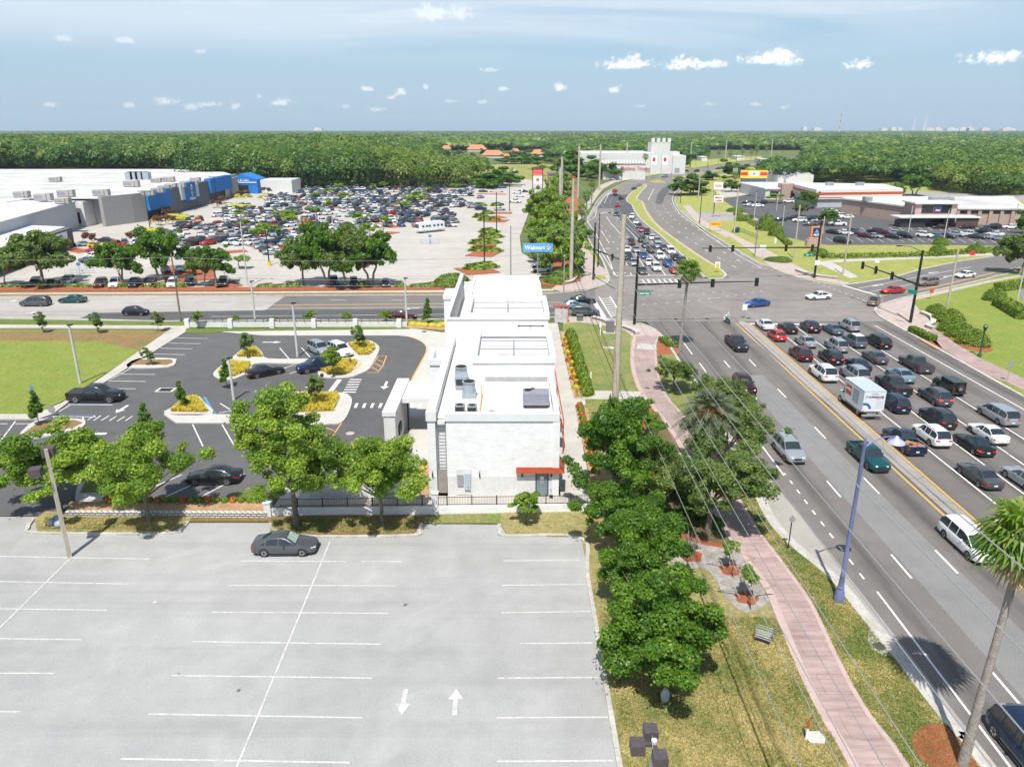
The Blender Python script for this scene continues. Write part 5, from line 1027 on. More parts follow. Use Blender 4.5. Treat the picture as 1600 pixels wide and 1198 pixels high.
# --- restaurant car park trees
for px, py, h, k, lab in [(285,640,3.6, 'cypress', 'cone-shaped young tree in the triangular gold grass bed'),(355,606,3.9, 'cypress', 'small dark cone-shaped tree in front of a lamp post'),(387,560,3.8, 'young', 'young tree in the pointed gold grass bed'),(521,590,4.2, 'young_b', 'leafy young tree beside the dark blue SUV'),(562,546,3.6, 'young', 'round young tree in the gold grass bed by the drive-through loop'),(494,635,3.9, 'young', 'slender young tree in the wide gold grass bed'),(62,665,4.2, 'cypress', 'young tree next to the back of a stop sign'),(232,690,4.4, 'cypress', 'young conical tree behind the bright green tree of the grass island'),
       (68,520,3.4, 'young', 'young street tree at the left on the lawn edge'),(154,521,3.4, 'young', 'thin young street tree in the middle of the lawn edge'),(248,519,3.4, 'young', 'nearly bare young tree close to the car park corner'),(311,514,3.0, 'young_b', 'round leafy sapling behind the end of the white wall'),(669,507,4.6, 'cypress', 'dark column-shaped tree beside the white building'),(232,572,2.6, 'young', 'bare sapling on the small grass island')]:
 plant_tree(k, at(px, py), lab, name='young_tree', h=h, w=h * (.46 if k == 'cypress' else .52), group='young trees of the restaurant plot')
for i, (px, py, h) in enumerate([(370,507,1.5),(486,506,2.2),(543,506,1.9),(603,505,2.1),(429,507,1.4)]):
 plant_tree('young_b', at(px, py),['low bush', 'round bush', 'pale bush', 'bright bush', 'sparse bush'][i] + ' behind the white street wall, ' + ['first', 'third', 'fourth', 'fifth', 'second'][i] + ' from its left end', name='bush', cat='bush', h=h, w=h, group='bushes behind the street wall')
# --- oaks along the store car park
LO = 'oaks along the near edge of the store car park'
for px, py, h, w, k, lab in [(8,447,8,6, 'live_oak', 'oak cut by the left edge of the picture'),(68,446,10.5,12.5, 'live_oak', 'widest oak left of the row of parked cars'),(192,447,8.6,8.5, 'live_oak_b', 'oak above the white and black parked cars'),(252,438,10.6,9, 'live_oak_b', 'oak standing behind the dark utility pole'),(320,447,7.6,5.6, 'live_oak', 'slim left one of a pair of oaks'),(338,446,7.8,7, 'live_oak_b', 'fuller right one of a pair of oaks'),(474,445,9.5,8.5, 'live_oak', 'left oak of the big clump'),(512,449,12.5,9.5, 'live_oak_b', 'tallest oak of the big clump'),(541,450,12.0,9, 'live_oak', 'central oak of the big clump with a straight pale trunk'),(580,447,10.5,9.5, 'live_oak_b', 'right oak of the big clump with a forked trunk')]:
 plant_tree(k, at(px, py), lab, name='oak_tree', h=h, w=w, group=LO)
for i, (px, py, h, w) in enumerate([(880,428,10,10),(856,408,10,10),(866,382,11,12),(856,350,12,12),(872,325,11,12),(878,302,10,12)]):
 plant_tree('live_fresh', at(px, py),['large oak with a dark forked trunk behind the blue store sign', 'second oak up the row beyond the blue store sign', 'third oak up the row beyond the blue store sign', 'fourth oak up the row beyond the blue store sign', 'fifth oak up the row beyond the blue store sign', 'last oak of the row beyond the blue store sign'][i], name='oak_tree', h=h, w=w, group='oaks between the store car park and the highway')
k = 0
for px, py, h, w, kk, lab in [(880,275,14,30, 'mid', 'broad dark tree left of the highway bend'),(905,272,15,34, 'mid_b', 'tall tree in front of the white castle restaurant'),(935,280,12,24, 'mid', 'dark tree where the highway bends'),(893,370,6,8, 'mid', 'small dark tree between two concrete poles'),(763,292,9,22, 'mid', 'wide dark tree at the far end of the store car park'),(785,290,9,18, 'mid', 'dark tree behind the store car park lane'),(1008,268,10,22, 'mid', 'dark hedge-like tree before the white castle'),(1062,262,9,20, 'mid', 'dark tree right of the castle tower'),
        (1078,305,10,16, 'mid_b', 'round tree beside the far highway, left of two concrete poles'),(1083,302,5,10, 'mid', 'low dark tree beneath the round tree by the far highway'),(1113,282,5,12, 'mid', 'low round tree by the highway behind the white signs'),(1146,278,10,18, 'mid', 'bushy tree behind the yellow billboard'),(1143,300,6,10, 'mid_b', 'yellowish palm-like tree beside the white sign'),
        (1250,338,5,5, 'live_oak', 'small tree on the grocery car park island by the dark cars'),(1262,326,6.5,7, 'live_oak_b', 'round tree between the two flat-roofed stores'),(1281,322,6.5,5, 'live_fresh', 'yellow-green tree in front of the red striped store'),(1291,352,5,6, 'live_oak_b', 'bushy tree behind the grocery sign'),(1400,312,7,7, 'live_fresh', 'autumn-coloured tree at the end of the red striped store'),(1428,306,10,13, 'live_oak_b', 'dark tree beyond the red striped store'),(1594,428,8.5,9.5, 'live_oak', 'green tree at the right edge above the white sedan'),(1600,366,6,6, 'mid', 'dark tree at the right end of the grocery store'),(1212,318,4.5,7, 'lot_tree', 'small loose tree on the far car park island')]:
 plant_tree(kk, at(px, py), lab, h=h, w=w)
# --- small trees of the store car park islands
LT = [(105,392),(142,384),(213,384),(262,340),(347,423),(374,420),(437,346),(455,349),(376,343),(403,378),(452,352),(565,350),(512,330),(492,312),(540,316),(515,305),(603,355),(637,322),(642,318),(655,313),(668,302),(710,298),(578,372),(729,292),(382,362),(432,368),(415,368),(530,300),(584,298),(600,296),(490,336),(628,330),(660,322)]
for i, (px, py) in enumerate(LT):
 plant_tree('dusky' if i < 4 else 'lot_tree', at(px, py), f'{"dusky red" if i < 4 else "light green"} little tree on a store car park island, {["near the garden yard", "close to the oaks", "among the parked cars", "toward the woods"][min(3, i // 9)]}', name='little_tree', h=3.4 + (i * 7 % 5) * .35, w=3.2 + (i * 5 % 4) * .6, group='little trees on the store car park islands')
for i, (px, py, w) in enumerate([(248,352,4),(268,351,4),(372,302,7),(380,308,6),(402,300,5),(417,303,5),(338,325,4),(350,318,5)]):
 plant_tree('dusky', at(px, py), 'wine-coloured ornamental tree beside the store front', name='ornamental_tree', h=3.6, w=w, group='wine-coloured trees along the store front')
for i, (px, py, w) in enumerate([(455,295,9),(470,291,12)]): plant_tree('pinky', at(px, py),['pink flowering tree', 'larger pink flowering tree'][i] + ' against the woods at the far corner', name='flowering_tree', h=5.5, w=w)
# --- crape myrtles on the gravel
for i, (px, py, h, w) in enumerate([(1141,892,2.2,1.4),(1166,936,2.3,1.6)]):
 plant_tree('myrtle', at(px, py),['pruned myrtle with a small leaf tuft on the gravel', 'pruned myrtle with the fuller leaf ball on the gravel'][i], name='crape_myrtle', h=h, w=w, z=.12)
mb = MB(); rnd = random.Random(5)
for k in range(9):
 a = k * .7; mb.tube([(.12 * math.cos(a),.12 * math.sin(a),0),(.3 * math.cos(a),.3 * math.sin(a),.8),(.42 * math.cos(a),.42 * math.sin(a),1.4 + rnd.random() * .5)],[.05,.04,.03],6)
t = thing('crape_myrtle', 'leafless pruned myrtle of bare pale stems on the gravel', 'tree', (*at(1079,870),.12)); inst('trunk', mb.mesh('trunk', 'pale_bark', smooth=60), t)
# --- palms
def fan_palm(name, xy, H, lab, lean=(0,0), R=1.9, seed=1, nf=34, dead=14):
 rng = random.Random(seed); t = thing(name, lab, 'palm', (*xy, .05)); L = Vector((lean[0], lean[1], H))
 mb = MB(); mb.tube([(0,0,0),(lean[0] * .25, lean[1] * .25, H * .33),(lean[0] * .6, lean[1] * .6, H * .66), L],[.27,.2,.17,.19],12); mb.ball((L.x, L.y, L.z - .1),(.32,.32,.6),9,6,.15); inst('trunk', mb.mesh('trunk', 'palm_bark', smooth=60), t)
 def fronds(n, e0, e1, m, nm, r_):
  mb = MB(); tone = []
  for i in range(n):
   az = i * 2.39996 + rng.uniform(-.2,.2); el = e0 + (e1 - e0) * (i + .5) / n + rng.uniform(-.12,.12)
   d = Vector((math.cos(az) * math.cos(el), math.sin(az) * math.cos(el), math.sin(el))); pl = r_ * rng.uniform(.42,.55)
   base = L + d * pl + Vector((0,0,-.08 * pl)); side = d.cross(Vector((0,0,1))).normalized(); nrm = side.cross(d).normalized()
   mb.tube([L, L.lerp(base, .5) + Vector((0,0,.05)), base],[.03,.025,.02],4, False); tone += [.4] * 8
   seg_ = 17; fr = r_ * rng.uniform(.55,.72)
   for k in range(seg_):
    a = math.radians(-115 + 230 * k / (seg_ - 1)); dd = (d * math.cos(a) + side * math.sin(a)).normalized(); ww = .075
    ta = (dd.cross(nrm)).normalized() * ww; q = fr * (1 - .25 * abs(a) / 2); mid = base + dd * q * .6 + nrm * .03; tip = base + dd * q - Vector((0,0,1)) * q * rng.uniform(.28,.5)
    mb.add([base, mid - ta, tip, mid + ta],[(0,1,2,3)]); tone.append(rng.random() * .6 + .4 * (i / n))
  me = mb.mesh(nm, m); at_ = me.attributes.new('tone', 'FLOAT', 'FACE'); at_.data.foreach_set('value', tone[:len(me.polygons)] + [.5] * max(0, len(me.polygons) - len(tone))); inst(nm, me, t)
 fronds(nf, -.5,1.25, 'leaf_palm', 'crown', R); fronds(dead, -1.3,-.75, 'leaf_dry', 'dead_fronds', R * .8); return t
fan_palm('fan_palm', at(1503,1196),12.2, 'tall leaning fan palm rooted in orange mulch at the highway kerb', (1.15,1.1),2.3,3,40,16)
fan_palm('fan_palm', at(1062,548),11.5, 'fan palm rising beside the near corner of the junction', (.4,0),2.0,5)
for i, (px, py, H) in enumerate([(915,372,12),(908,380,9),(905,410,8),(868,290,13),(924,322,9),(1007,278,13),(1040,270,12),(1158,262,13),(1172,260,12),(1180,262,14),(1140,262,11),(1105,262,10),(1122,258,11),(1147,292,6),(1068,262,11),(1196,256,13)]):
 fan_palm('fan_palm', at(px, py), H, ['slim palm standing behind the concrete pole at the resurfaced lane', 'palm leaning among poles left of the highway', 'short palm near the solar panel left of the path', 'palm left of the highway bend among dark trees', 'palm at the left kerb where the highway narrows', 'palm in front of the castle wall with a red banner', 'palm right of the red banners before the castle', 'palm in a cluster far behind the yellow billboard', 'second palm of the cluster far behind the yellow billboard', 'tallest palm of the cluster far behind the yellow billboard', 'palm beside the far highway left of the cluster', 'low palm at the far highway median', 'palm beside the round-headed lamp of the far highway', 'small palm below the yellow billboard', 'palm right of the castle tower', 'last palm before the highway meets the horizon'][i], seed=10 + i, nf=16, dead=5, R=2.0 + (i > 4) * .8)
def date_palm(xy, H, R, lab):
 t = thing('date_palm', lab, 'palm', (*xy, .05)); rng = random.Random(9); mb = MB(); mb.tube([(0,0,0),(0,0, H * .5),(0,0, H)],[.42,.36,.42],12); inst('trunk', mb.mesh('trunk', 'palm_bark', smooth=60), t)
 V = []; tone = []; L = Vector((0,0, H)); st = MB()
 for i in range(64):
  az = i * 2.39996; el = 1.4 - 1.75 * (i / 64); d = Vector((math.cos(az), math.sin(az),0)); pts = [L + d * (R * s_ * math.cos(el) * (1 - .12 * s_)) + Vector((0,0, R * s_ * math.sin(el) - R * .52 * s_ * s_)) for s_ in np.linspace(0,1,9)]
  st.tube(pts, [.04 - .004 * k for k in range(9)],4, False); sd = d.cross(Vector((0,0,1)))
  for j in range(44):
   f = .12 + .88 * j / 43; k = min(7, int(f * 8)); p_ = pts[k].lerp(pts[k + 1], f * 8 - k); tg = (pts[k + 1] - pts[k]).normalized(); ln = .62 * math.sin(math.pi * (.15 + .85 * f)) + .12
   for s_ in (1,-1):
    dd = (sd * s_ * .75 + tg * .65 + Vector((0,0,-.12 + rng.uniform(-.15,.3)))).normalized(); w_ = tg * .035; V.append([p_ - w_, p_ + dd * ln * .5 - w_ * .9, p_ + dd * ln, p_ + dd * ln * .5 + w_]); tone.append(rng.random())
 inst('crown', quadmesh('crown', np.array([[tuple(v) for v in q] for q in V]), len(V), 'leaf_date', np.array(tone)), t); inst('frond_stem', st.mesh('frond_stem', 'pale_bark'), t)
 fr = MB()
 for k in range(7):
  az = k * .95; c = L + Vector((math.cos(az) * .95, math.sin(az) * .95 - .2,.1))
  for j in range(60): q = c + Vector((rng.gauss(0,.2), rng.gauss(0,.2), rng.gauss(0,.28))); fr.obox(q, (.09,.09,.07), rng.random() * 3)
 inst('fruit_cluster', fr.mesh('fruit_cluster', mat('date_fruit', (.75,.25,.015),.6)), t)
date_palm(at(1100,738),6.0,3.9, 'grey-green date palm with orange fruit clusters above the oaks')
# --- hedges and shrubs: leafy masses
def shrub_mesh(rx, ry, h, n, leaf, leafm, seed, box=False):
 rng = np.random.default_rng(seed)
 if box:
  p_ = rng.random((n, 3)) * np.array([2 * rx, 2 * ry, h]) - np.array([rx, ry, 0]); f = rng.integers(0,5, n)
  p_[f == 0,2] = h; p_[f == 1,0] = rx; p_[f == 2,0] = -rx; p_[f == 3,1] = ry; p_[f == 4,1] = -ry; p_ += rng.normal(size=(n, 3)) * .05
  nr = np.zeros((n, 3)); nr[f == 0,2] = 1; nr[f == 1,0] = 1; nr[f == 2,0] = -1; nr[f == 3,1] = 1; nr[f == 4,1] = -1
 else:
  d = rng.normal(size=(n, 3)); d[:, 2] = np.abs(d[:, 2]); d /= np.linalg.norm(d, axis=1, keepdims=True)
  k = 1 + .10 * np.sin(3 * np.arctan2(d[:, 1], d[:, 0]) + seed) + rng.normal(size=n) * .05; p_ = d * np.array([rx, ry, h]) * (k * (.8 + .2 * rng.random(n)))[:, None]; nr = d.copy()
 nr = nr + rng.normal(size=(n, 3)) * .45; nr /= np.linalg.norm(nr, axis=1, keepdims=True)
 return quadmesh('foliage', leaf_quads(p_, nr, leaf * (.6 + .8 * rng.random(n)), rng, .65), n, leafm, rng.random(n))
SH = {'round': shrub_mesh(1,1,1,1500,.10, 'leaf_hedge', 1), 'gold': shrub_mesh(1,1,1,700,.14, 'leaf_gold', 3), 'far': shrub_mesh(1,1,1,260,.26, 'leaf_hedge', 4), 'orange': shrub_mesh(1,1,1,900,.13, 'leaf_orange', 5), 'lime': shrub_mesh(1,1,1,1300,.12, 'leaf_fresh', 6), 'yellow': shrub_mesh(1,1,1,300,.25, 'leaf_yellow', 7), 'mound': shrub_mesh(1,1,1,6000,.06, 'leaf_hedge', 12), 'deep': shrub_mesh(1,1,1,1500,.10, 'leaf_deep', 8)}
def shrub(kind, x, y, rx, ry, h, lab, group=None, name='shrub', rz=0.0, cat='shrub', z=.1):
 o = inst(name, SH[kind], None, (x, y, z), rz, (rx, ry, h)); return tag(o, lab, cat, group)
def hedge(p, q, w, h, lab, n=None, group=None, leafm='leaf_hedge', leaf=.12):
 p, q = Vector(G(*p)), Vector(G(*q)); L = (q - p).length; c = (p + q) / 2; n = n or int(min(9000,260 * (L * (w + 2 * h)) * (.1 / leaf) ** 2 * .6))
 o = inst('hedge', shrub_mesh(L / 2, w / 2, h, n, leaf, leafm, int(L * 10) + 3, True), None, (c.x, c.y, .1), math.atan2(q.y - p.y, q.x - p.x)); return tag(o, lab, 'hedge', group)
hedge((1424,519),(1457,534),1.1,.8, 'clipped box hedge on orange mulch beside the outer queueing lane', 6000)
hedge((1037,533),(1052,543),1.6,.55, 'small wedge-shaped hedge in the orange mulch near the junction corner', 4000)
for i, (px, py, rx, ry, h) in enumerate([(1463,490,1.6,1.8,1.5),(1483,503,2.5,2.6,1.9),(1487,518,1.9,2.0,1.8),(1503,527,2.2,2.2,1.9),(1521,538,2.3,2.2,2.0)]):
 shrub('mound', *G(px, py), rx, ry, h, ['smallest', 'second', 'middle', 'fourth', 'largest and last'][i] + ' clipped mound of the shrub bank behind the curved seat wall, going right', 'clipped mounds behind the curved seat wall')
for i, (a, b, w_, h_, lab) in enumerate([((1285,404),(1460,401),1.6,1.0, 'long clipped hedge along the lawn below the grocery car park'),((1460,401),(1570,392),1.6,1.1, 'right-hand stretch of the long hedge below the grocery car park'),((1150,336),(1185,356),1.8,1.1, 'hedge beside the left entrance of the grocery car park'),((1218,372),(1232,384),1.6,.9, 'short hedge left of the grocery sign'),((1154,346),(1172,342),3,1.2, 'low hedge at the small driveway by the far signs')]): hedge(a, b, w_, h_, lab, 2500, leaf=.22)
for i, (px, py, r, h, lab) in enumerate([(1197,360,2.9,4.6, 'largest clipped ball bush by the grocery car park'),(1213,369,2.2,3.6, 'smaller clipped ball bush beside the largest one'),(1470,383,2.0,2.0, 'clipped bush at the foot of a car park lamp'),(1466,397,2.1,2.2, 'clipped bush in front of another at the lamp foot'),(1525,395,2.2,2.2, 'clipped round bush beside the red sign'),(1555,470,2.0,2.2, 'flowering round bush at the end of the clubhouse hedge'),(1280,399,2.6,1.5, 'dark bush behind the signal pole and the green street sign'),(1217,408,3.2,.9, 'low shrub in the path bed beside a small sign'),(1150,331,3.4,1.4, 'wide low bush by the far white signs'),(892,432,3.0,2.4, 'round bush behind the seat wall'),(868,442,2.2,1.6, 'small round bush beside the tree roots'),(880,437,2.6,2.0, 'green bush at the foot of the concrete pole'),(708,444,3.4,2.0, 'clipped bush nearest the white building, north of the street'),(700,446,3.0,1.6, 'lower bush joined to the clipped bush by the white building'),(865,372,3.0,3.2, 'spiky dark shrub left of the far path')]): shrub('mound', *G(px, py), r, r, h, lab)
hedge((1562,478),(1600,500),2.4,1.5, 'thick hedge along the clubhouse drive', 3000, leaf=.2); hedge((1560,455),(1640,442),2.2,1.3, 'hedge above the clubhouse drive', 2500, leaf=.2)
for i, px in enumerate(list(range(12,300,24)) + [406,420,455,626,648,660,672,566,440]): shrub('far', *G(px + (i * 7 % 5),449),1.2 + (i % 3) * .3,.8,.6 + (i % 4) * .15, f'low shrub in the orange mulch, {["first","second","third","fourth","fifth","sixth","seventh","eighth","ninth","tenth","eleventh","twelfth"][i] if i < 12 else "one of those right of the pair of oaks"}' + (' from the left' if i < 12 else ''), 'low shrubs in the mulch before the store car park')
# planted beds next to the building
for i, y in enumerate(np.arange(83,111,2.6)): shrub('lime' if i % 3 else 'round', 8.9, y, .85,.9,1.3 + .3 * (i % 2),['lime-green', 'mid-green'][i % 3 == 0] + ' shrub along the strip east of the white building', 'tall shrubs east of the white building')
for i, y in enumerate(np.arange(82.5,108,1.25)): shrub('orange' if i % 2 else 'yellow', 7.9 + .15 * math.sin(i * 2.1), y, .3 + .12 * (i % 3),.35 + .12 * (i % 2),.45 + .15 * (i % 4) / 2,['golden', 'orange-red'][i % 2] + ' low croton by the pavement east of the white building', 'crotons east of the white building')
for i, y in enumerate(np.arange(62,79,1.3)): shrub('orange' if i % 2 else 'lime', 7.7, y, .42,.5,.6,['green', 'orange-red'][i % 2] + ' low croton in the tan strip beside the white building', 'low crotons in the tan strip')
for i, px in enumerate(range(170,418,13)): shrub('lime' if i % 3 else 'orange', *G(px, 790),.32,.32,.38,['orange', 'green', 'green'][i % 3] + ' little plant on top of the retaining wall', 'little plants along the retaining wall', name='small_plant', cat='plant', z=.45)
for i, (px, py) in enumerate([(651,744),(655,752),(649,760),(660,735),(657,765),(648,770),(662,726)]): shrub('yellow' if i % 2 else 'lime', *G(px, py),.35,.35,.4, 'little yellow-green plant in the tan strip left of the white building', 'little plants left of the white building', name='small_plant', cat='plant', z=.14)
for i, (px, py) in enumerate([(634,509),(645,509),(655,510),(664,511),(676,511),(687,512),(692,510)]): shrub('gold', *G(px, py),.8,.7,.6, 'pale ornamental grass beside the white building at the street', 'ornamental grasses at the street corner', name='ornamental_grass', cat='grass', z=.14)
for i, (px, py, r) in enumerate([(1025,668,1.2),(1015,690,1.0),(1040,810,1.2),(1060,822,1.1),(1085,800,1.3),(1110,820,1.1),(1018,770,1.2),(1030,700,1.1),(1070,775,1.3)]): shrub('deep', *G(px, py), r, r, .6, 'dark low shrub in the bed beneath the oaks', 'low shrubs beneath the oaks')
ti = [(x, y, r) for x, y, r in [(752,340,4),(762,334,3.2),(752,322,3),(775,322,3),(757,345,3),(772,345,3),(764,363,4),(772,371,3.5),(760,371,3),(750,381,4),(765,380,4),(752,392,4.3),(768,393,3.6),(742,421,3.6),(752,419,3),(762,418,3.2)]]
for i, (x, y, r) in enumerate(ti): shrub('far', *G(x, y), r * .8, r * .5,1.2, 'low green shrub on the mulch islands at the right side of the store car park', 'shrubs of the right-hand car park islands')
for i, (x, y, r) in enumerate([(235,363,6),(258,344,5),(272,340,5.5),(292,343,4),(372,324,6),(376,308,5),(420,309,5)]): shrub('yellow', *G(x, y), r, r * .6,1.3,['yellow clipped bed nearest the garden yard', 'green-yellow bed by the entrance crowd', 'yellow bed before the store front', 'small yellow-green bed among the cars', 'long yellow bed farther along the store front', 'yellow bed behind the red car', 'last yellow bed near the blue gabled entrance'][i], None)
# mulch islands in the store car park
def misl(px0, px1, py, d, skew=0): mb = MB(); q = P((px0, py),(px1, py + skew)); w_ = d; band(mb, sm([q[0],((q[0][0] + q[1][0]) / 2,(q[0][1] + q[1][1]) / 2 + .01), q[1]],2),-w_ / 2, w_ / 2,.14, z0=-.02); struct('mulch_island', mb, 'orange_mulch')
for a in [(720,770,425,9,-4),(736,776,396,9,2),(740,776,382,7,0),(748,782,371,5,0),(760,792,345,8,1),(748,786,341,8,-2),(770,800,333,6,0),(575,617,371,4,-8),(350,385,395,4,-3),(385,418,378,5,10),(470,502,351,4,8),(440,470,361,4,-2),(505,545,322,4,4),(640,665,328,4,2),(598,618,350,4,6),(700,740,298,4,1),(745,790,303,4,1),(660,690,306,4,1),(520,560,306,4,2),(455,480,330,4,2),(610,660,318,4,2),(225,245,360,6,0),(100,135,388,4,6),(290,300,414,10,26),(345,360,441,5,8),(255,262,441,5,8)]: misl(*a)
# golden ornamental grass in the island beds: one loose mass per bed
def gold_bed(poly, n, h=.55, lab=''):
 rng = np.random.default_rng(int(abs(poly[0][0]) * 100)); xs = [p[0] for p in poly]; ys = [p[1] for p in poly]; pts = []
 def inside(x, y):
  c = False
  for i in range(len(poly)):
   (x1, y1),(x2, y2) = poly[i], poly[i - 1]
   if (y1 > y) != (y2 > y) and x < (x2 - x1) * (y - y1) / (y2 - y1) + x1: c = not c
  return c
 while len(pts) < n // 14:
  x, y = rng.uniform(min(xs), max(xs)), rng.uniform(min(ys), max(ys))
  if inside(x, y): pts.append((x, y))
 V = []; tone = []
 for x, y in pts:
  tb = rng.random()
  for k in range(14):
   a = rng.random() * 6.28; l = h * rng.uniform(.6,1.15); sp = rng.uniform(.05,.3); w_ = .03; dx, dy = math.cos(a), math.sin(a)
   b_ = Vector((x, y, .14)); m_ = b_ + Vector((dx * sp * .4, dy * sp * .4, l * .7)); t_ = b_ + Vector((dx * sp, dy * sp, l * rng.uniform(.75,1))); s_ = Vector((-dy, dx, 0)) * w_
   V.append([tuple(b_ - s_), tuple(m_ - s_), tuple(t_), tuple(m_ + s_)]); tone.append(min(1, tb * .6 + rng.random() * .4))
 o = put(bpy.data.objects.new('ornamental_grass', quadmesh('ornamental_grass', np.array(V), len(V), 'leaf_gold', np.array(tone)))); o['kind'] = 'stuff'; tag(o, lab, 'grass')
for g_, n_, l_ in ((g1,5000, 'golden grass in the pointed upper bed of the long island'),(g2,7000, 'golden grass in the rounded left bed of the long island'),(g3,6000, 'golden grass in the bed at the drive-through loop'),(g4,7000, 'golden grass beside the dark blue SUV'),(g5,11000, 'golden grass in the wide bed near the crossing'),(g6,5000, 'golden grass in the triangular bed')): gold_bed(g_, n_, .5, l_)
# --- woods: loose masses of crowns, finer where they stand nearer
def wood(name, region, lab, seed, ymax, dens=1.0, hgt_=(13,19), leafm='leaf_forest', avoid=None, hf=None):
 rng = np.random.default_rng(seed); P3 = []; N3 = []; SZ = []; TN = []
 y = region(None)
 while y < ymax:
  x0, x1 = region(y); stp = max(7.0, y * .0125) / dens; x = x0 + rng.random() * stp
  while x < x1:
   cx, cy = x + rng.normal() * stp * .3, y + rng.normal() * stp * .3; front = (y - region(None)) < 30
   if avoid is None or not avoid(cx, cy):
    big = noise.noise(Vector((cx * .012, cy * .012, seed))); H_ = (hgt_[0] + (hgt_[1] - hgt_[0]) * rng.random()) * (1 + .22 * big) * (1.12 if rng.random() < .12 else 1) * (hf(cx, cy) if hf else 1); R_ = stp * rng.uniform(.6,.95)
    n = int(np.clip(1.9e5 / y * (1.7 if front else 1),40,900)); d = rng.normal(size=(n, 3)); d[:, 2] = np.where(rng.random(n) < .75, np.abs(d[:, 2]), d[:, 2]); d /= np.linalg.norm(d, axis=1, keepdims=True)
    lob = 1 + .22 * np.sin(3 * np.arctan2(d[:, 1], d[:, 0]) + rng.random() * 6) * np.sin(4 * d[:, 2] + rng.random() * 6) + rng.normal(size=n) * .10
    ch = H_ * (.9 if front else .55); ctr = np.array([cx, cy, H_ - ch * .5]); P3.append(ctr + d * np.array([R_, R_, ch * .5]) * lob[:, None])
    nr = d + rng.normal(size=(n, 3)) * .35 + np.array([0,0,.25]); N3.append(nr / np.linalg.norm(nr, axis=1, keepdims=True))
    SZ.append(np.full(n, R_ * 2.6 / math.sqrt(n)) * (.6 + .8 * rng.random(n))); tn = np.clip(.5 + .7 * big + rng.normal() * .34,0,1); TN.append(np.clip(tn * .7 + .3 * rng.random(n),0,1))
   x += stp
  y += stp * .9
 Pn, Nn, Sn, Tn = map(np.concatenate, (P3, N3, SZ, TN)); print(name, len(Pn))
 Vq = leaf_quads(Pn, Nn, np.minimum(Sn, 4.5), rng, .75); Vq[..., 2] = np.where(Vq[..., 1] > 900, np.minimum(Vq[..., 2],19 + Vq[..., 2] * .1), Vq[..., 2])
 o = put(bpy.data.objects.new(name, quadmesh(name, Vq, len(Pn), leafm, Tn))); o['kind'] = 'stuff'; tag(o, lab, 'woods'); return o
def av(cx, cy):
 px, py = 800 + FPX * cx / (cy * math.cos(PIT) + 25 * math.sin(PIT) + 1e-6),0
 if 676 < px < 862 and 455 < cy < 1120: return True
 if 860 < px < 1082 and 500 < cy < 740: return True
 if 1082 <= px < 1262 and 500 < cy < 1150: return True
 return False
def rl2(y):
 if y is None: return 405
 if y < 485: return (-150 - (485 - y) * .3,-30 + (y - 405) * .3)      # nearer the car park's far edge only
 return (-.74 * y - 40,0.0 if y < 560 else .05 * y)
wood('woods', rl2, 'dense green woods behind the store and its car park', 5,1500, hgt_=(15,20), avoid=av, hf=lambda x, y: .62 + .38 * min(1, max(0,(-x / y - .06) / .14)))
def rr(y):
 if y is None: return 362
 return (216 + (y - 365) * .1 if y < 440 else .33 * y if y < 520 else .37 * y if y < 800 else .31 * y, .76 * y + 60)
wood('woods', rr, 'dense green woods behind the grocery store', 6,1500, hgt_=(8.5,13), avoid=av)
def rc(y):
 if y is None: return 820
 return (-.1 * y, .4 * y)
wood('woods', rc, 'woods in the middle distance beyond the castle and the houses', 7,1500, dens=.9, hgt_=(9,13), avoid=lambda x, y: (y < 1150 and x > .24 * y) or (x < .06 * y and y < 1120))
wood('woods', lambda y: 1500 if y is None else (-.78 * y, .78 * y), 'flat far woods reaching the horizon', 8,6500, dens=.62, hgt_=(8,12))
for i, (px, py, w) in enumerate([(725,262,26),(742,262,28),(790,256,26),(815,256,26),(700,268,26),(840,254,26),(870,256,30),(860,248,28),(775,246,22),(805,244,22),(832,240,22)]):
 plant_tree('mid' if i % 2 else 'mid_b', G(px, py),['dark', 'mid green'][i % 2] + ' tree at the edge of the meadow before the orange-roofed houses', h=6.5 if i < 8 else 6, w=w * (.8 if i < 8 else .6), group='trees before the orange-roofed houses')
for i, (px, py, w) in enumerate([(700,246,20),(716,243,18),(735,249,16),(757,242,16),(780,238,16),(798,248,18),(815,246,18),(828,252,20),(848,240,22),(858,236,20),(690,242,20),(722,234,18),(750,228,20),(800,226,22),(820,225,22),(845,226,24)]):
 plant_tree('mid_b' if i % 3 else 'mid', G(px, py),['dark', 'mid green', 'light green'][i % 3] + ' tree among the orange-roofed houses', h=6.5 if py > 236 else 9, w=w * .75, group='trees among the orange-roofed houses')
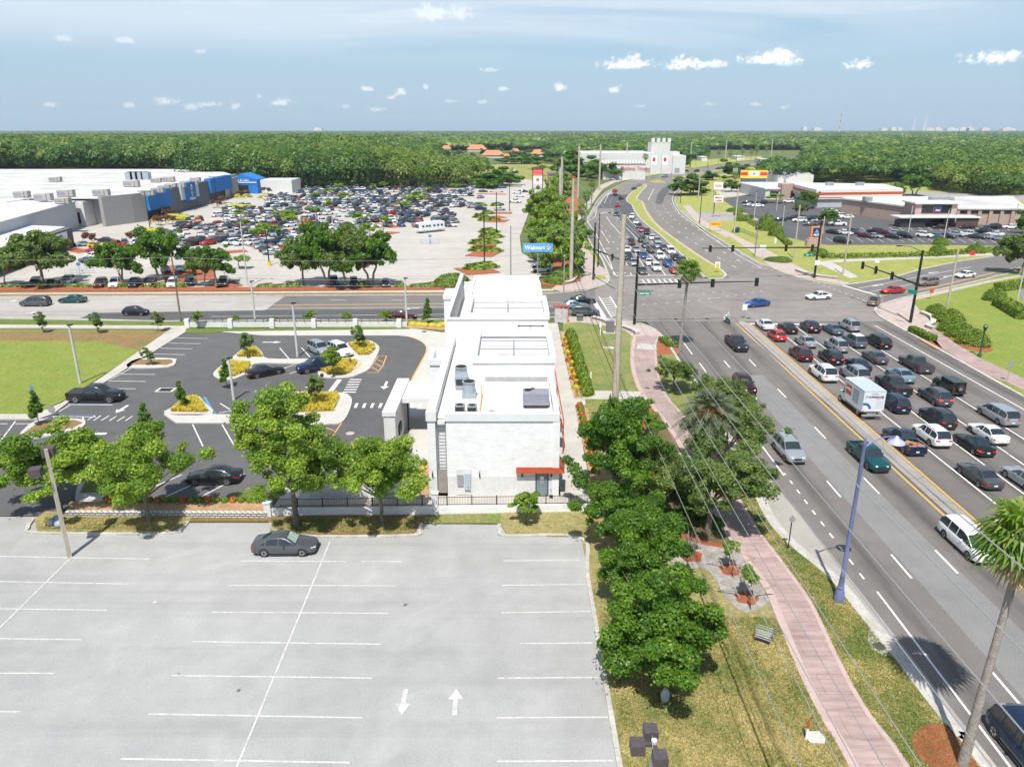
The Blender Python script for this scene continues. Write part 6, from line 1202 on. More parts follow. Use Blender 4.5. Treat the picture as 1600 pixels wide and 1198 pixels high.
# --- tufts of turf on the nearest verges
def turf(poly, n, lab, seed):
 rng = np.random.default_rng(seed); P_ = np.array(poly); lo, hi = P_.min(0), P_.max(0); pts = lo + (hi - lo) * rng.random((int(n * 2.6),2)); ins = np.zeros(len(pts), bool); q = np.roll(P_, 1,0)
 for (x1, y1),(x2, y2) in zip(P_, q):
  if y1 == y2: continue
  ins ^= ((y1 > pts[:, 1]) != (y2 > pts[:, 1])) & (pts[:, 0] < (x2 - x1) * (pts[:, 1] - y1) / (y2 - y1) + x1)
 pts = pts[ins][:n]; m = len(pts); k = 3; p3 = np.repeat(np.c_[pts, np.full(m, .13)], k, 0) + rng.normal(size=(m * k, 3)) * np.array([.05,.05,.01]); a = rng.random(m * k) * 6.28
 nr = np.c_[np.cos(a), np.sin(a), rng.random(m * k) * .9]; nr /= np.linalg.norm(nr, axis=1, keepdims=True)
 pat = np.array([noise.noise(Vector((x * .35, y * .35, seed))) + .5 * noise.noise(Vector((x * 1.4, y * 1.4, seed))) for x, y in pts]); tn = np.clip(.52 + .8 * np.repeat(pat, k) + rng.normal(size=m * k) * .2,0,1)
 o = put(bpy.data.objects.new('turf', quadmesh('turf', leaf_quads(p3, nr, .035 + .04 * rng.random(m * k), rng, .5), m * k, 'leaf_turf', tn))); o['kind'] = 'stuff'; tag(o, lab, 'grass')
turf([(5.7,22),(5.7,41)] + [p for p in PLs if 22 < p[1] < 41],34000, 'dry tufted grass between the pale car park and the pink path', 3)
turf([p for p in PRs if 22 < p[1] < 66] + [(p[0] - .4, p[1]) for p in WKs if 22 < p[1] < 66],22000, 'greener tufted grass between the pink path and the highway kerb', 4)
turf([(-19,51.3),(-8,51.2),(-7.4,53.6),(-19.4,53.2)],5000, 'brown leaf-strewn grass under the trees before the iron fence', 5); turf([(-37,51.7),(-27.2,51.6),(-26.4,53.6),(-38,53.6)],5000, 'yellowish grass of the island below the retaining wall', 6)
# == buildings
def bpart(root, name, m, *boxes, smooth=None):
 mb = MB()
 for b in boxes: mb.box(*b)
 return mb.build(name, m, root, smooth)
# ---- white restaurant
r = thing('restaurant_building', 'long white brick restaurant building with flat stepped roofs', 'building', (-1.2,82,0))
Y0, Y1, Y2, Y3, Y4, Y5 = 57.3,68.0,78.0,80.9,90.5,107.6
bpart(r, 'wall', 'white_brick', (-5.5, Y0,0,3.85, Y0 + .3,7.05),(3.55, Y0 + .3,0,3.85, Y1,7.05),(-5.5, Y0 + .3,0,-5.2, Y0 + .9,7.05))
bpart(r, 'wall', 'white_brick', (-7.05, Y0,0,-6.4, Y1 + 3,7.05),(-8.25,71.0,0,-7.05,74.8,7.6),(-7.05,71.0,0,-6.75, Y3,7.05))
bpart(r, 'wall', 'white_brick', (-3.8, Y1,6.4,4.1, Y1 + .3,8.74),(-3.8, Y1 + .3,6.4,-3.5, Y3,8.74),(3.8, Y1 + .3,0,4.1, Y3,8.74))
bpart(r, 'wall', 'white_brick', (-7.3, Y3,0,4.07, Y3 + .3,9.8),(-7.3, Y3 + .3,0,-7.0,104,9.8),(3.77, Y3 + .3,0,4.07, Y5,9.0),(-7.0,103.7,0,3.77, Y5,8.8))
bpart(r, 'wall', 'white_brick', (-8.6,92.0,0,-7.3,96.5,9.6),(3.4,57.2,0,4.0,57.6,7.0))
bpart(r, 'plinth', 'stucco', (-5.45, Y0 - .04,0,3.9, Y0,2.0),(3.85, Y0,0,3.9, Y1,1.2),(-7.1, Y0 - .04,0,-6.38, Y0,2.0))
bpart(r, 'parapet_cap', 'cap_white', (-5.6, Y0 - .12,7.06,3.95, Y0 + .42,7.72),(3.5, Y0 + .43,7.06,3.96, Y1 - .01,7.72),(-5.6, Y0 + .43,7.06,-5.1, Y0 + 1.0,7.72),(-7.15, Y0 - .12,7.06,-6.3, Y0 + .55,7.86),(-7.1, Y0 + .56,7.06,-6.38, Y3 - .01,7.84))
bpart(r, 'parapet_cap', 'cap_white', (-8.35,70.85,7.61,-7.11,71.35,8.2),(-8.35,71.36,7.61,-7.95,74.9,8.2),(-7.95,74.5,7.61,-7.11,74.9,8.2))
bpart(r, 'parapet_cap', 'cap_white', (-3.92, Y1 - .12,8.75,4.2, Y1 + .42,9.33),(-3.92, Y1 + .43,8.75,-3.35, Y2,9.33),(3.65, Y1 + .43,8.75,4.2, Y2,9.33),(-3.34, Y2 - .4,8.75,3.64, Y2,9.33))
bpart(r, 'parapet_cap', 'cap_white', (-7.42, Y3 - .12,9.81,-5.2, Y3 + .3,10.0),(-5.2, Y3 - .12,9.81,4.2, Y3 + .42,10.48),(3.65, Y3 + .43,9.81,4.2, Y4,10.48),(-5.2, Y3 + .43,9.81,-4.7, Y4,10.48),(-4.69, Y4 - .4,9.81,3.64, Y4,10.48),(-7.42, Y3 + .31,9.81,-6.95,106,10.3),(-8.7,91.9,9.61,-7.43,96.6,10.1))
for n_, z, x0, y0, x1, y1 in (('roof', 6.9,-6.39, Y0 + .3,3.54, Y1 + 13),('roof', 8.5,-3.48, Y1 + .3,3.78, Y3),('roof', 9.6,-4.7, Y3 + .3,3.76, Y4),('roof', 9.45,-5.3, Y4,3.76, Y5),('roof', 7.2,-6.99, Y3 + .3,-5.3, Y5)):
 bpart(r, n_, 'roof_white', (x0, y0, z - .3, x1, y1, z))
bpart(r, 'roof_edge', 'cap_white', (-5.45, Y4,9.46,-5.2, Y5,9.75),(3.6, Y4 + .01,9.46,3.85, Y5,9.75),(-5.2, Y5 - .25,9.46,3.59, Y5,9.75),(-5.5, Y3 + .44,7.2,-5.21, Y5,9.45))
for zz, xa, xb, ys in ((9.15,-3.3,3.6,(71.2,74.2)),(10.3,-4.6,3.6,(84.0,87.0))):
 for yb in ys: bpart(r, 'roof_brace', 'steel', (xa, yb, zz, xb, yb + .12, zz + .1))
 m = MB(); m.beam(((xa + xb) / 2, ys[0] - 2.2, zz - .05),((xa + xb) / 2, ys[1] + 2.4, zz - .05),.1,.1); m.build('roof_brace', 'steel', r)
bpart(r, 'grey_band', 'steel', (-2.6, Y1 - .08,6.95,3.4, Y1 - .005,7.35))  # thin grey strip along the foot of the raised roof block
bpart(r, 'light_bar', 'dark_metal', (.6, Y3 - .45,9.1,3.6, Y3 - .35,9.2),(.7, Y3 - .35,9.13,.8, Y3,9.17),(3.4, Y3 - .35,9.13,3.5, Y3,9.17),(2.0, Y3 - .35,9.13,2.1, Y3,9.17))
m = MB()
for k in range(15): m.box(-6.3, Y0 + .34,2.6 + .3 * k, -5.62, Y0 + .38,2.63 + .3 * k)
m.box(-6.36, Y0 + .3,2.3,-6.3, Y0 + .4,7.3); m.box(-5.62, Y0 + .3,2.3,-5.56, Y0 + .4,7.3); m.build('roof_ladder', 'steel', r)
bpart(r, 'ladder_guard', mat('galvanised', (.34,.31,.28),.6,.2, var=.25, vscale=3),(-6.34, Y0 + .22,.3,-5.56, Y0 + .28,2.5)); bpart(r, 'wall', 'white_brick', (-6.38, Y0 + .8,0,-5.5, Y0 + .95,6.9))
d = bpart(r, 'door', mat('door_frame', (.06,.075,.10),.5),(2.0, Y0 - .06,.02,3.12, Y0 - .041,2.45)); gl = MB(); gl.box(2.12, Y0 - .08,.16,3.0, Y0 - .062,2.33); gl.build('door_glass', mat('door_glass', (.16,.22,.24),.1), d); h_ = MB(); h_.box(2.18, Y0 - .12,1.0,2.22, Y0 - .081,1.3); h_.build('handle', 'steel', d)
for z, s_, t_ in ((1.85,.32, 'sign_white'),(1.45,.3, 'steel')): gl = MB(); gl.box(2.56 - s_ / 2, Y0 - .086, z - s_ / 2,2.56 + s_ / 2, Y0 - .081, z + s_ / 2); gl.build('door_notice', t_, d)
aw = MB(); aw.add([(.35, Y0 - .05,2.85),(3.9, Y0 - .05,2.85),(4.4, Y0 - .05,2.85),(4.4, Y0 - .5,2.66),(.35, Y0 - .5,2.66)],[(0,1,2,3,4),(4,3,2,1,0)]); aw.box(.35, Y0 - .54,2.5,4.43, Y0 - .50,2.68); aw.box(.35, Y0 - .5,2.5,.4, Y0 - .05,2.56); aw.add([(3.92, Y0 - .05,3.3),(3.92, Y0 + 1.7,3.3),(4.6, Y0 + 1.7,2.66),(4.42, Y0 - .5,2.66)],[(0,1,2,3),(3,2,1,0)]); aw.build('awning', 'rust_orange', r)
for y0_, y1_ in ((66.0,68.6),(70,72),(75.5,77)): aw = MB(); aw.add([(4.12, y0_, 3.5),(4.12, y1_, 3.5),(4.95, y1_, 2.7),(4.95, y0_, 2.7)],[(0,1,2,3),(3,2,1,0)]); aw.box(4.12, y0_ + .2,.13,4.22, y0_ + .3,3.4); aw.build('awning', 'rust_orange', r)
for y_ in (88.0,82.2): aw = MB(); aw.add([(-7.31, y_, 5.2),(-7.31, y_ + 1.2,5.2),(-8.1, y_ + 1.2,3.9),(-8.1, y_, 3.9)],[(0,1,2,3),(3,2,1,0)]); aw.add([(-7.31, y_, 5.2),(-8.1, y_, 3.9),(-7.31, y_, 3.9)],[(0,1,2),(2,1,0)]); aw.build('awning', 'rust_orange', r)
for x_ in (-6.75,-2.75,.85,3.35): m = MB(); m.box(x_ - .02, Y0 - .06,1.95, x_ + .02, Y0 - .041,2.5); m.tube([(x_, Y0 - .05,2.45),(x_, Y0 - .18,2.5),(x_, Y0 - .18,2.35)],.02,5); m.cyl((x_, Y0 - .18,2.05),.07,.28,8,.05); m.build('wall_lamp', 'dark_metal', r)
bpart(r, 'meter_panel', 'stucco', (-4.75, Y0 - .1,.3,-3.45, Y0 - .05,2.7)); bpart(r, 'meter_box', mat('meter_blue', (.36,.44,.48),.5),(-4.05, Y0 - .28,.85,-3.55, Y0 - .11,2.35)); bpart(r, 'meter_box', 'steel', (-4.65, Y0 - .24,1.2,-4.15, Y0 - .11,2.2)); bpart(r, 'meter_box', 'steel', (-3.8, Y0 - .33,1.1,-3.7, Y0 - .281,1.25))
bpart(r, 'vent_grille', 'steel', (3.3, Y0 - .07,.6,3.5, Y0 - .041,.85)); bpart(r, 'mat', 'dark_metal', (1.5, Y0 - .45,.13,1.8, Y0 - .15,.3),(3.2, Y0 - .45,.13,3.5, Y0 - .15,.3))
bpart(r, 'sign_panel', 'dark_metal', (2.2, Y0 - .09,2.62,2.95, Y0 - .045,2.72))
# windows and lattice on the long east side
for y_ in (60,63,84,88,92,96,100): w_ = bpart(r, 'window', 'glass_dark', (3.86 if y_ < 68 else 4.08, y_, 1.0,3.93 if y_ < 68 else 4.14, y_ + 2,3.2)); m = MB(); m.box(3.94 if y_ < 68 else 4.141, y_ + .96,1.0,3.97 if y_ < 68 else 4.17, y_ + 1.04,3.2); m.build('mullion', 'steel', w_)
m = MB()
for k in range(24): m.box(3.97,58.5 + .35 * k, 3.8 + .0,4.06,58.6 + .35 * k, 6.6)
m.build('trellis', 'steel', r); bpart(r, 'pergola_rail', 'rust_orange', (4.9,66,3.5,5.0,88,3.65),(4.9,66,.13,5.0,66.12,3.5),(4.9,77,.13,5.0,77.12,3.5))
# drive-through canopy
bpart(r, 'canopy_wall', 'stucco', (-12.35,66.4,0,-11.25,76.4,3.9)); bpart(r, 'canopy_cap', 'cap_white', (-12.45,66.3,3.905,-11.15,76.5,4.35)); bpart(r, 'canopy_roof', 'roof_white', (-11.24,70.8,3.95,-7.06,76.3,4.12)); bpart(r, 'canopy_fascia', 'cap_white', (-11.2,70.55,3.7,-7.06,70.79,4.2)); bpart(r, 'column', 'dark_metal', (-10.9,72.0,0,-10.75,72.2,3.9)); bpart(r, 'menu_board', 'dark_metal', (-11.24,68.0,1.2,-11.12,69.6,2.2))
# rooftop plant: each a thing on the roof
def rt(name, lab, xy, build, mats): mb = MB(); build(mb); o = inst(name, mb.mesh(name, mats, smooth=40), None, (xy[0], xy[1],6.9)); tag(o, lab, 'rooftop unit', None)
def u1(m): m.box(-1.15,-.75,.3,1.15,.75,1.35); m.cur = 1; m.cyl((-.7,.3,1.352),.33,.06,16); m.cyl((-.3,.62,1.352),.2,.05,12); m.box(-1.0,-.7,0,1.0,.7,.3); m.cur = 2; m.cyl((-.7,.3,1.413),.25,.02,16)
mat('unit_grey', (.26,.26,.31),.6, var=.2, vscale=2); mat('unit_blue', (.36,.42,.46),.5,.3, var=.2, vscale=2)
rt('rooftop_air_conditioner', 'wide dark grey air conditioning unit with two fans on the white roof', (2.1,61.3), u1,['unit_grey', 'trim', 'black'])
def u2(m): m.cyl((0,0,.5),.6,.9,18,.55); m.cyl((0,0,1.4),.62,.1,18); m.cur = 1; m.cyl((0,0,1.502),.5,.02,18); m.cur = 0; m.box(-.62,-.62,0,.62,.62,.5)
rt('exhaust_fan', 'large round exhaust fan with dark top, nearest the yellow pipe', (-3.9,63.6), u2,['unit_blue', 'black']); rt('exhaust_fan', 'smaller round exhaust fan at the far end of the rooftop row', (-4.9,68.0), u2,['unit_blue', 'black'])
def u3(m): m.box(-.55,-.75,.25,.55,.75,1.3); m.box(-.5,-.7,0,.5,.7,.25); m.cur = 1; m.box(-.45,-.76,.5,.45,-.751,1.1)
rt('air_handler', 'tall blue-grey air handler box between two exhaust fans', (-4.75,66.0), u3,['unit_blue', 'trim'])
def u4(m): m.box(-.42,-.4,.1,.42,.4,.85); m.cur = 1; m.box(-.36,-.41,.2,.36,-.401,.75); m.cyl((0,0,.852),.3,.03,14)
rt('condenser_unit', 'left small condenser behind the front parapet', (-4.45,59.3), u4,['steel', 'trim']); rt('condenser_unit', 'right small condenser with a blue top behind the front parapet', (-3.4,59.2), u4,['unit_blue', 'trim'])
def u5(m): m.cyl((0,0,0),.28,.1,10); m.cyl((0,0,.1),.15,.3,10,.05); m.cyl((0,0,.35),.25,.06,10,.08)
rt('roof_vent', 'small grey mushroom vent behind the front parapet', (-1.75,59.1), u5,['steel'])
m = MB(); m.tube([(-2.75,63.5,7.2),(-2.75,59.6,7.1),(-2.75,59.5,6.92)],.05,6); m.tube([(-2.75,63.5,7.2),(-2.75,63.5,8.0)],.05,6); solo('gas_pipe', m, 'yellow_paint', 'thin yellow gas pipe running along the white roof', 'pipe')
# dumpster yard
r = thing('trash_enclosure', 'white walled bin enclosure behind the bright green trees', 'enclosure', (-13.6,60.5,0)); bpart(r, 'wall', 'stucco', (-17.5,57.5,0,-17.2,63.5,2.1),(-17.2,57.5,0,-10.0,57.8,2.1),(-10.3,57.8,0,-10.0,63.5,2.1)); bpart(r, 'cap', 'cap_white', (-17.55,57.45,2.105,-9.95,57.85,2.2)); g = bpart(r, 'gate', 'black', (-17.1,63.3,.1,-14.0,63.4,2.0)); bpart(r, 'gate', 'black', (-13.8,63.3,.1,-10.4,63.4,2.0)); bpart(r, 'bin', 'trim', (-15.5,59.5,0,-12.5,62,1.5))
# front wall with iron fence
r = thing('fence_wall', 'low white brick wall topped by a black iron fence before the restaurant', 'wall', (-6,54.3,0))
def fy(x): return 54.0 + (x + 20) * .028
m = MB(); m.beam((-19.6, fy(-19.6),.38),(7.0, fy(7),.38),.3,.78); m.build('low_wall', 'white_brick', r)
for x, h, w_ in ((-19.9,1.25,.55),(-6.3,1.9,.5),(7.1,.9,.4)): bpart(r, 'pier', 'stucco', (x - w_ / 2, fy(x) - w_ / 2,0, x + w_ / 2, fy(x) + w_ / 2, h),(x - w_ / 2 - .05, fy(x) - w_ / 2 - .05, h + .001, x + w_ / 2 + .05, fy(x) + w_ / 2 + .05, h + .08))
m = MB()
for z in (.84,1.5): m.beam((-19.5, fy(-19.5), z),(7.0, fy(7), z),.035,.035)
for x in np.arange(-19.4,7.0,.13): m.box(x - .009, fy(x) - .009,.78, x + .009, fy(x) + .009,1.55)
for x in np.arange(-17.5,7.0,2.03): m.box(x - .04, fy(x) - .04,.78, x + .04, fy(x) + .04,1.62)
m.build('iron_fence', 'dark_metal', r)
m = MB(); q = P((105,806.5),(418,808)); m.beam((*q[0],.24),(*q[1],.24),.35,.5); solo('retaining_wall', m, 'retaining_block', 'low retaining wall of pale grey concrete blocks', 'wall')
m = MB(); q = P((294,512),(636,511)); r = thing('street_wall', 'white wall with square piers and a dark rail along the street', 'wall', (*q[0],0)); m.beam((*q[0],.45),(*q[1],.45),.3,.9); m.build('low_wall', 'stucco', r)
for px in (294,361,426,491,556,624): x, y = G(px, 512); bpart(r, 'pier', 'cap_white', (x - .35, y - .35,0, x + .35, y + .35,1.45))
m = MB(); m.beam((q[0][0], q[0][1],1.35),(q[1][0], q[1][1],1.35),.04,.04); m.beam((q[0][0], q[0][1],.98),(q[1][0], q[1][1],.98),.04,.04)
for x in np.arange(q[0][0] + .4, q[1][0],1.3): m.box(x - .03, q[0][1] - .03,.9, x + .03, q[0][1] + .03,1.45)
m.build('rail', 'dark_metal', r)
# patio gate / mural at the street end of the restaurant
r = thing('patio_screen', 'pale printed screen with a red pergola edge at the street end of the restaurant', 'screen', (*G(877,505),0)); x, y = G(877,505); bpart(r, 'panel', mat('screen_print', (.55,.53,.52),.8, var=.4, vscale=1.6, col2=(.35,.33,.33)),(x - 1.1, y - .05,.1, x + 1.1, y + .05,2.4)); bpart(r, 'beam', 'rust_orange', (x - 1.4, y - .1,2.7, x + 1.2, y + .1,2.95),(x + 1.0, y - .08,.1, x + 1.15, y + .08,2.7))
# ---- seat walls at the corners
def seatwall(pts, lab, h=.5): m = MB(); q = sm(P(*pts),5); band(m, q, -.3,.3, h, z0=0.0); r = thing('seat_wall', lab, 'wall', (*q[0],0)); m.build('wall', 'pink_border', r); m = MB(); band(m, q, -.42,.42, h + .1, z0=h + .003); m.build('cap', 'white_concrete', r)
seatwall(((926,499),(945,504),(960,513),(975,514),(991,520),(996,524)), 'curved white-topped seat wall at the near left corner of the junction')
seatwall(((883,444),(893,442),(903,434),(920,431)), 'curved seat wall beside the mulch bed across the street')
seatwall(((1244,424),(1268,432),(1290,435),(1309,437)), 'long low seat wall behind the far right signal pole'); seatwall(((1439,491),(1455,498),(1457,507),(1449,512),(1459,516)), 'curved seat wall before the clipped mounds')
# ---- big store
WH = 8.6
def wp(px, py): return G(px, py)
r = thing('superstore', 'huge flat white-roofed store with grey and blue front', 'building', (-180,300,0)); Z9 = 9.0
A0, A1, A2, A3, A4, A5 = (-131.5,244),(-126.8,254.5),(-125.5,259.5),(-126.5,276),(-130,350),(-131,364)
def face(root, nm, m, p, q, z0, z1, th=.6, out=0.0):
 d = Vector((q[0] - p[0], q[1] - p[1])); n_ = Vector((d.y, -d.x)).normalized() * out; mb = MB(); mb.prism([(p[0] + n_.x, p[1] + n_.y),(q[0] + n_.x, q[1] + n_.y),(q[0] - th, q[1]),(p[0] - th, p[1])], z0, z1, bottom=True); return mb.build(nm, m, root)
B0 = (-141.5,244); B1 = (-146,247.5); B2 = (-146,252.5); C0 = (-160,246)
mb = MB(); mb.prism([(-340,204),(-157,236),(-157,246),(-134.5,250.5),(-132,244.5),(-127.2,254.7),(-125.6,259.7),(-126.5,276),(-130,350),(-131,365),(-150,400),(-190,430),(-420,430)],0,8.2); mb.build('wall', 'pale_grey_block', r)
mb = MB(); mb.prism([(-340.3,203.5),(-156.6,235.4),(-156.5,245.5),(-134.3,250),(-131.8,244.2),(-126.9,254.5),(-125.3,259.5),(-126,276),(-129.5,350),(-130.5,365.5),(-149.7,400.6),(-190,430.6),(-421,431)],8.205,8.6); mb.build('roof_rim', 'cap_white', r)
mb = MB(); mb.prism([(-338,206),(-158.5,238),(-158.5,245.5),(-132.8,245.5),(-128.3,255),(-127.2,260),(-128,276),(-131.5,350),(-133,364),(-151.5,398.5),(-191,428.6),(-418,429)],8.602,8.66); mb.build('roof', 'membrane_roof', r)
face(r, 'corner_wall', 'grey_block', (-131.6,244),(-126.9,254.2),0,9.4,.9,.25); face(r, 'corner_wall', 'grey_block', (-126.8,254.4),(-125.2,259.6),0,9.4,.9,.25)
face(r, 'blue_canopy', 'store_blue', (-125.4,259.8),(-125.9,278),3.4,9.5,1.0,1.6); face(r, 'entrance', 'black', (-125.4,260.2),(-125.9,277.6),0,3.3,.4,.06)
face(r, 'front_wall', 'dark_block', (-125.9,278.2),(-128,321.8),0,9.3,1.0,.35); face(r, 'sign_surround', mat('pale_panel', (.42,.48,.54),.6),(-126.2,289.5),(-127,308),4.2,9.7,.6,.9)
sp = face(r, 'sign_panel', 'store_blue', (-126.4,293),(-126.8,304),3.4,10.2,.6,1.2); face(r, 'blue_canopy', 'store_blue', (-128.2,322),(-130.4,353),4.2,10.0,1.0,1.6); face(r, 'entrance', 'black', (-128.3,322.5),(-130.3,352.5),0,4.0,.4,.06); face(r, 'end_wall', 'grey_block', (-130.5,353.4),(-131.2,366),0,9.6,1.0,.5)
for k in range(6):                                         # the yellow spark of the sign
 a = k * math.pi / 3; m = MB(); cy, cz = 298.5,8.3; m.beam((-124.95, cy + .35 * math.cos(a), cz + .35 * math.sin(a)),(-124.95, cy + 1.05 * math.cos(a), cz + 1.05 * math.sin(a)),.12,.34); m.build('sign_spark', 'signal_yellow', sp)
 m = MB(); cz = 5.9; m.beam((-124.95, cy + .3 * math.cos(a), cz + .3 * math.sin(a)),(-124.95, cy + .9 * math.cos(a), cz + .9 * math.sin(a)),.12,.3); m.build('sign_spark', 'signal_yellow', sp)
lettering('Walmart', 1.5, 'sign_white', sp, (-124.95,298.5,4.2), math.pi / 2,.02)
for px, py, s_ in [(70,312,1),(105,306,1),(160,305,1),(88,283,.9),(36,307,.9),(207,291,1.1),(233,304,.8),(248,300,.8),(258,296,.8),(268,293,.8),(282,292,.8),(291,289,.8),(302,288,.8),(265,283,.9),(306,283,.8),(100,317,.8),(245,284,.8)]:
 if True:
  x, y = G(px, py, 9.0); mb = MB(); mb.box(-2.6 * s_, -1.3,.3,1.2 * s_, 1.3,2.1 * s_); mb.box(1.2 * s_ + .02,-1.0,.2,2.4 * s_, 1.0,2.3 * s_); mb.cur = 1; mb.box(-2.62 * s_, -1.32,.7,.2 * s_, -1.301,1.7 * s_); mb.box(-2.5 * s_, -1.2,0,1.1 * s_, 1.2,.3); o = inst('rooftop_air_conditioner', mb.mesh('rooftop_air_conditioner', [mat('unit_pale', (.33,.32,.30),.7) if 'unit_pale' not in M else 'unit_pale', 'unit_grey']), None, (x, y, 8.67)); tag(o, 'boxy grey air conditioner on the huge white store roof', 'rooftop unit', 'air conditioners on the store roof')
for k, px in enumerate((204,212,220,229)): x, y = G(px, 279.5,9); mb = MB(); mb.box(-1.6,-1.5,0,1.6,1.5,3.2); mb.cur = 1; mb.cyl((0,0,3.201),1.1,.2,12); o = inst('chiller', mb.mesh('chiller', ['unit_blue', 'trim']), None, (x, y, 8.67)); tag(o, 'tall chiller in the row of four at the rear of the store roof', 'rooftop unit', 'four chillers at the rear of the store roof')
r = thing('garden_yard', 'grey fenced garden yard with a pale roof at the near end of the store', 'building', (-150,205,0)); mb = MB(); mb.prism([(-117.6,201),(-107,140),(-150,125),(-150,200),(-134,206)],0,5.0); mb.build('wall', 'dark_block', r); mb = MB(); mb.prism([(-119,200.6),(-108.5,141),(-150,126),(-150,199),(-135,205)],5.002,5.3); mb.build('roof', 'cap_white', r); q0 = Vector((-150,209.7,0)); b_ = MB(); b_.beam((-113.2,176,3.0),(-116.9,197,3.0),.3,3.0); b_.build('banner', 'sign_white', r); lettering('STORAGE', 2.4, 'navy', r, (-114.7,186.6,3.0), math.radians(100),.02)
mb = MB(); mb.prism([(-139,242),(-126,183),(-114,128),(-250,128),(-330,203.4),(-157.3,235.3),(-157,243)],0,8.0); r2 = thing('store_annex', 'pale grey windowless wing of the store beside the loading dock', 'building', (-180,225,0)); mb.build('wall', 'pale_grey_block', r2); mb = MB(); mb.prism([(-138.6,242.2),(-125.6,183),(-113.6,127.6),(-250.4,127.6),(-330,203),(-157.2,235),(-156.8,243.3)],8.002,8.3); mb.build('roof', 'roof_white', r2); bpart(r2, 'loading_dock', 'stucco', (-144,243.6,0,-137.5,249.5,7.9)); bpart(r2, 'dock_door', 'trim', (-143,243.5,1.0,-139,243.59,4.5))
r = thing('gabled_shop', 'bright blue gabled entrance of the small shop past the store', 'building', (-126,375,0)); bpart(r, 'wall', 'store_blue', (-139,372,0,-123.5,386,6.6)); mb = MB(); mb.add([(-139,371.9,6.6),(-123.5,371.9,6.6),(-131,371.9,9.4),(-139,386,6.6),(-123.5,386,6.6),(-131,386,9.4)],[(0,1,2),(1,4,5,2),(3,0,2,5)]); mb.build('gable', 'store_blue', r); bpart(r, 'trim_board', 'cap_white', (-138.6,371.7,5.0,-123.8,371.85,5.5)); bpart(r, 'window', 'glass_dark', (-135,371.7,.3,-128,371.85,4)); bpart(r, 'side_wing', 'stucco', (-123.4,376,0,-108,392,6.2))
lettering('Tire & Lube', 1.5, 'sign_white', r, (-131,371.6,6.3),0,.02)
# ---- grocery with clerestory windows
r = thing('grocery_store', 'tan grocery store with pale flat roof and a strip of high windows', 'building', (140,270,0))
gA, gB, gC, gD = G(1313,337), G(1425,352), G(1595,352), G(1700,346)
gz = 5.0; bk = [(gA[0] + 4, gA[1] + 24),(gC[0] + 22, gC[1] + 62)]
W0 = G(1313,333); W1 = (W0[0] + 11, W0[1] - 35); W2 = (G(1597,352)[0], G(1597,352)[1]); W3 = (W2[0] + 24, W2[1] + 46); W4 = (W0[0] + 4, W0[1] + 5)
mb = MB(); mb.prism([W0, W1, W2, W3, W4],0, gz); mb.build('wall', 'tan_block', r)
mb = MB(); cx_, cy_ = (W0[0] + W2[0]) / 2,(W0[1] + W3[1]) / 2; mb.prism([(x + (x - cx_) * .02, y + (y - cy_) * .02) for x, y in (W0, W1, W2, W3, W4)], gz + .002, gz + .5); mb.build('roof', 'membrane_roof', r)
d1 = (Vector(W2) - Vector(W1));
for k in range(7):
 p_ = Vector(W1) + d1 * (.28 + .105 * k); q_ = Vector(W1) + d1 * (.28 + .105 * k + .085); w_ = MB(); w_.beam((p_.x, p_.y - .12,4.2),(q_.x, q_.y - .12,4.2),.12,.8); w_.build('window', 'glass_dark', r); w_ = MB(); w_.obox((p_.x - .9, p_.y - .2, gz / 2),(1.1,.5, gz)); w_.build('pilaster', 'tan_block', r)
tw = Vector(W1) + d1 * .12; bpart(r, 'entrance_tower', 'tan_block', (tw.x - 7, tw.y - 2.4,0, tw.x + 6.5, tw.y + 5,6.9)); bpart(r, 'tower_roof', 'cap_white', (tw.x - 7.8, tw.y - 3.2,6.905, tw.x + 7.2, tw.y + 5.5,7.4)); w_ = bpart(r, 'window', 'glass_dark', (tw.x - 5, tw.y - 2.5,3.9, tw.x + 4.6, tw.y - 2.41,6.6)); s_ = bpart(r, 'sign_panel', 'navy', (tw.x - 1.0, tw.y - 2.75,4.3, tw.x + 1.1, tw.y - 2.55,6.8)); lettering('ALDI', .7, 'sign_white', s_, (tw.x + .05, tw.y - 2.8,4.9),0,.02); bpart(r, 'sign_frame', 'rust_orange', (tw.x - 1.2, tw.y - 2.54,4.1, tw.x + 1.3, tw.y - 2.51,7.0))
bpart(r, 'canopy', 'cap_white', (tw.x - 15, tw.y - 9,3.1, tw.x + 11, tw.y - 2.42,3.4)); bpart(r, 'doorway', 'glass_dark', (tw.x - 5, tw.y - 2.6,.1, tw.x + 3, tw.y - 2.43,3.2)); bpart(r, 'porch_wall', mat('dark_wood', (.09,.06,.05),.8),(tw.x + 3.5, tw.y - 8.5,.1, tw.x + 10.5, tw.y - 8.2,3.05)); bpart(r, 'trolley_bay', 'trim', (tw.x - 14, tw.y - 8,.1, tw.x - 6, tw.y - 4,2.2))
for px, py in ((1458,314),(1470,314),(1482,314),(1464,318),(1355,314)): x, y = G(px, py, 5.5); mb = MB(); mb.box(-1.3,-1.3,0,1.3,1.3,1.4); mb.cur = 1; mb.box(-1.0,-1.31,.3,1.0,-1.301,1.1); o = inst('rooftop_air_conditioner', mb.mesh('rooftop_air_conditioner', ['steel', 'unit_grey']), None, (x, y, 5.5)); tag(o, 'grey air conditioner on the grocery roof', 'rooftop unit', 'air conditioners on the grocery roof')
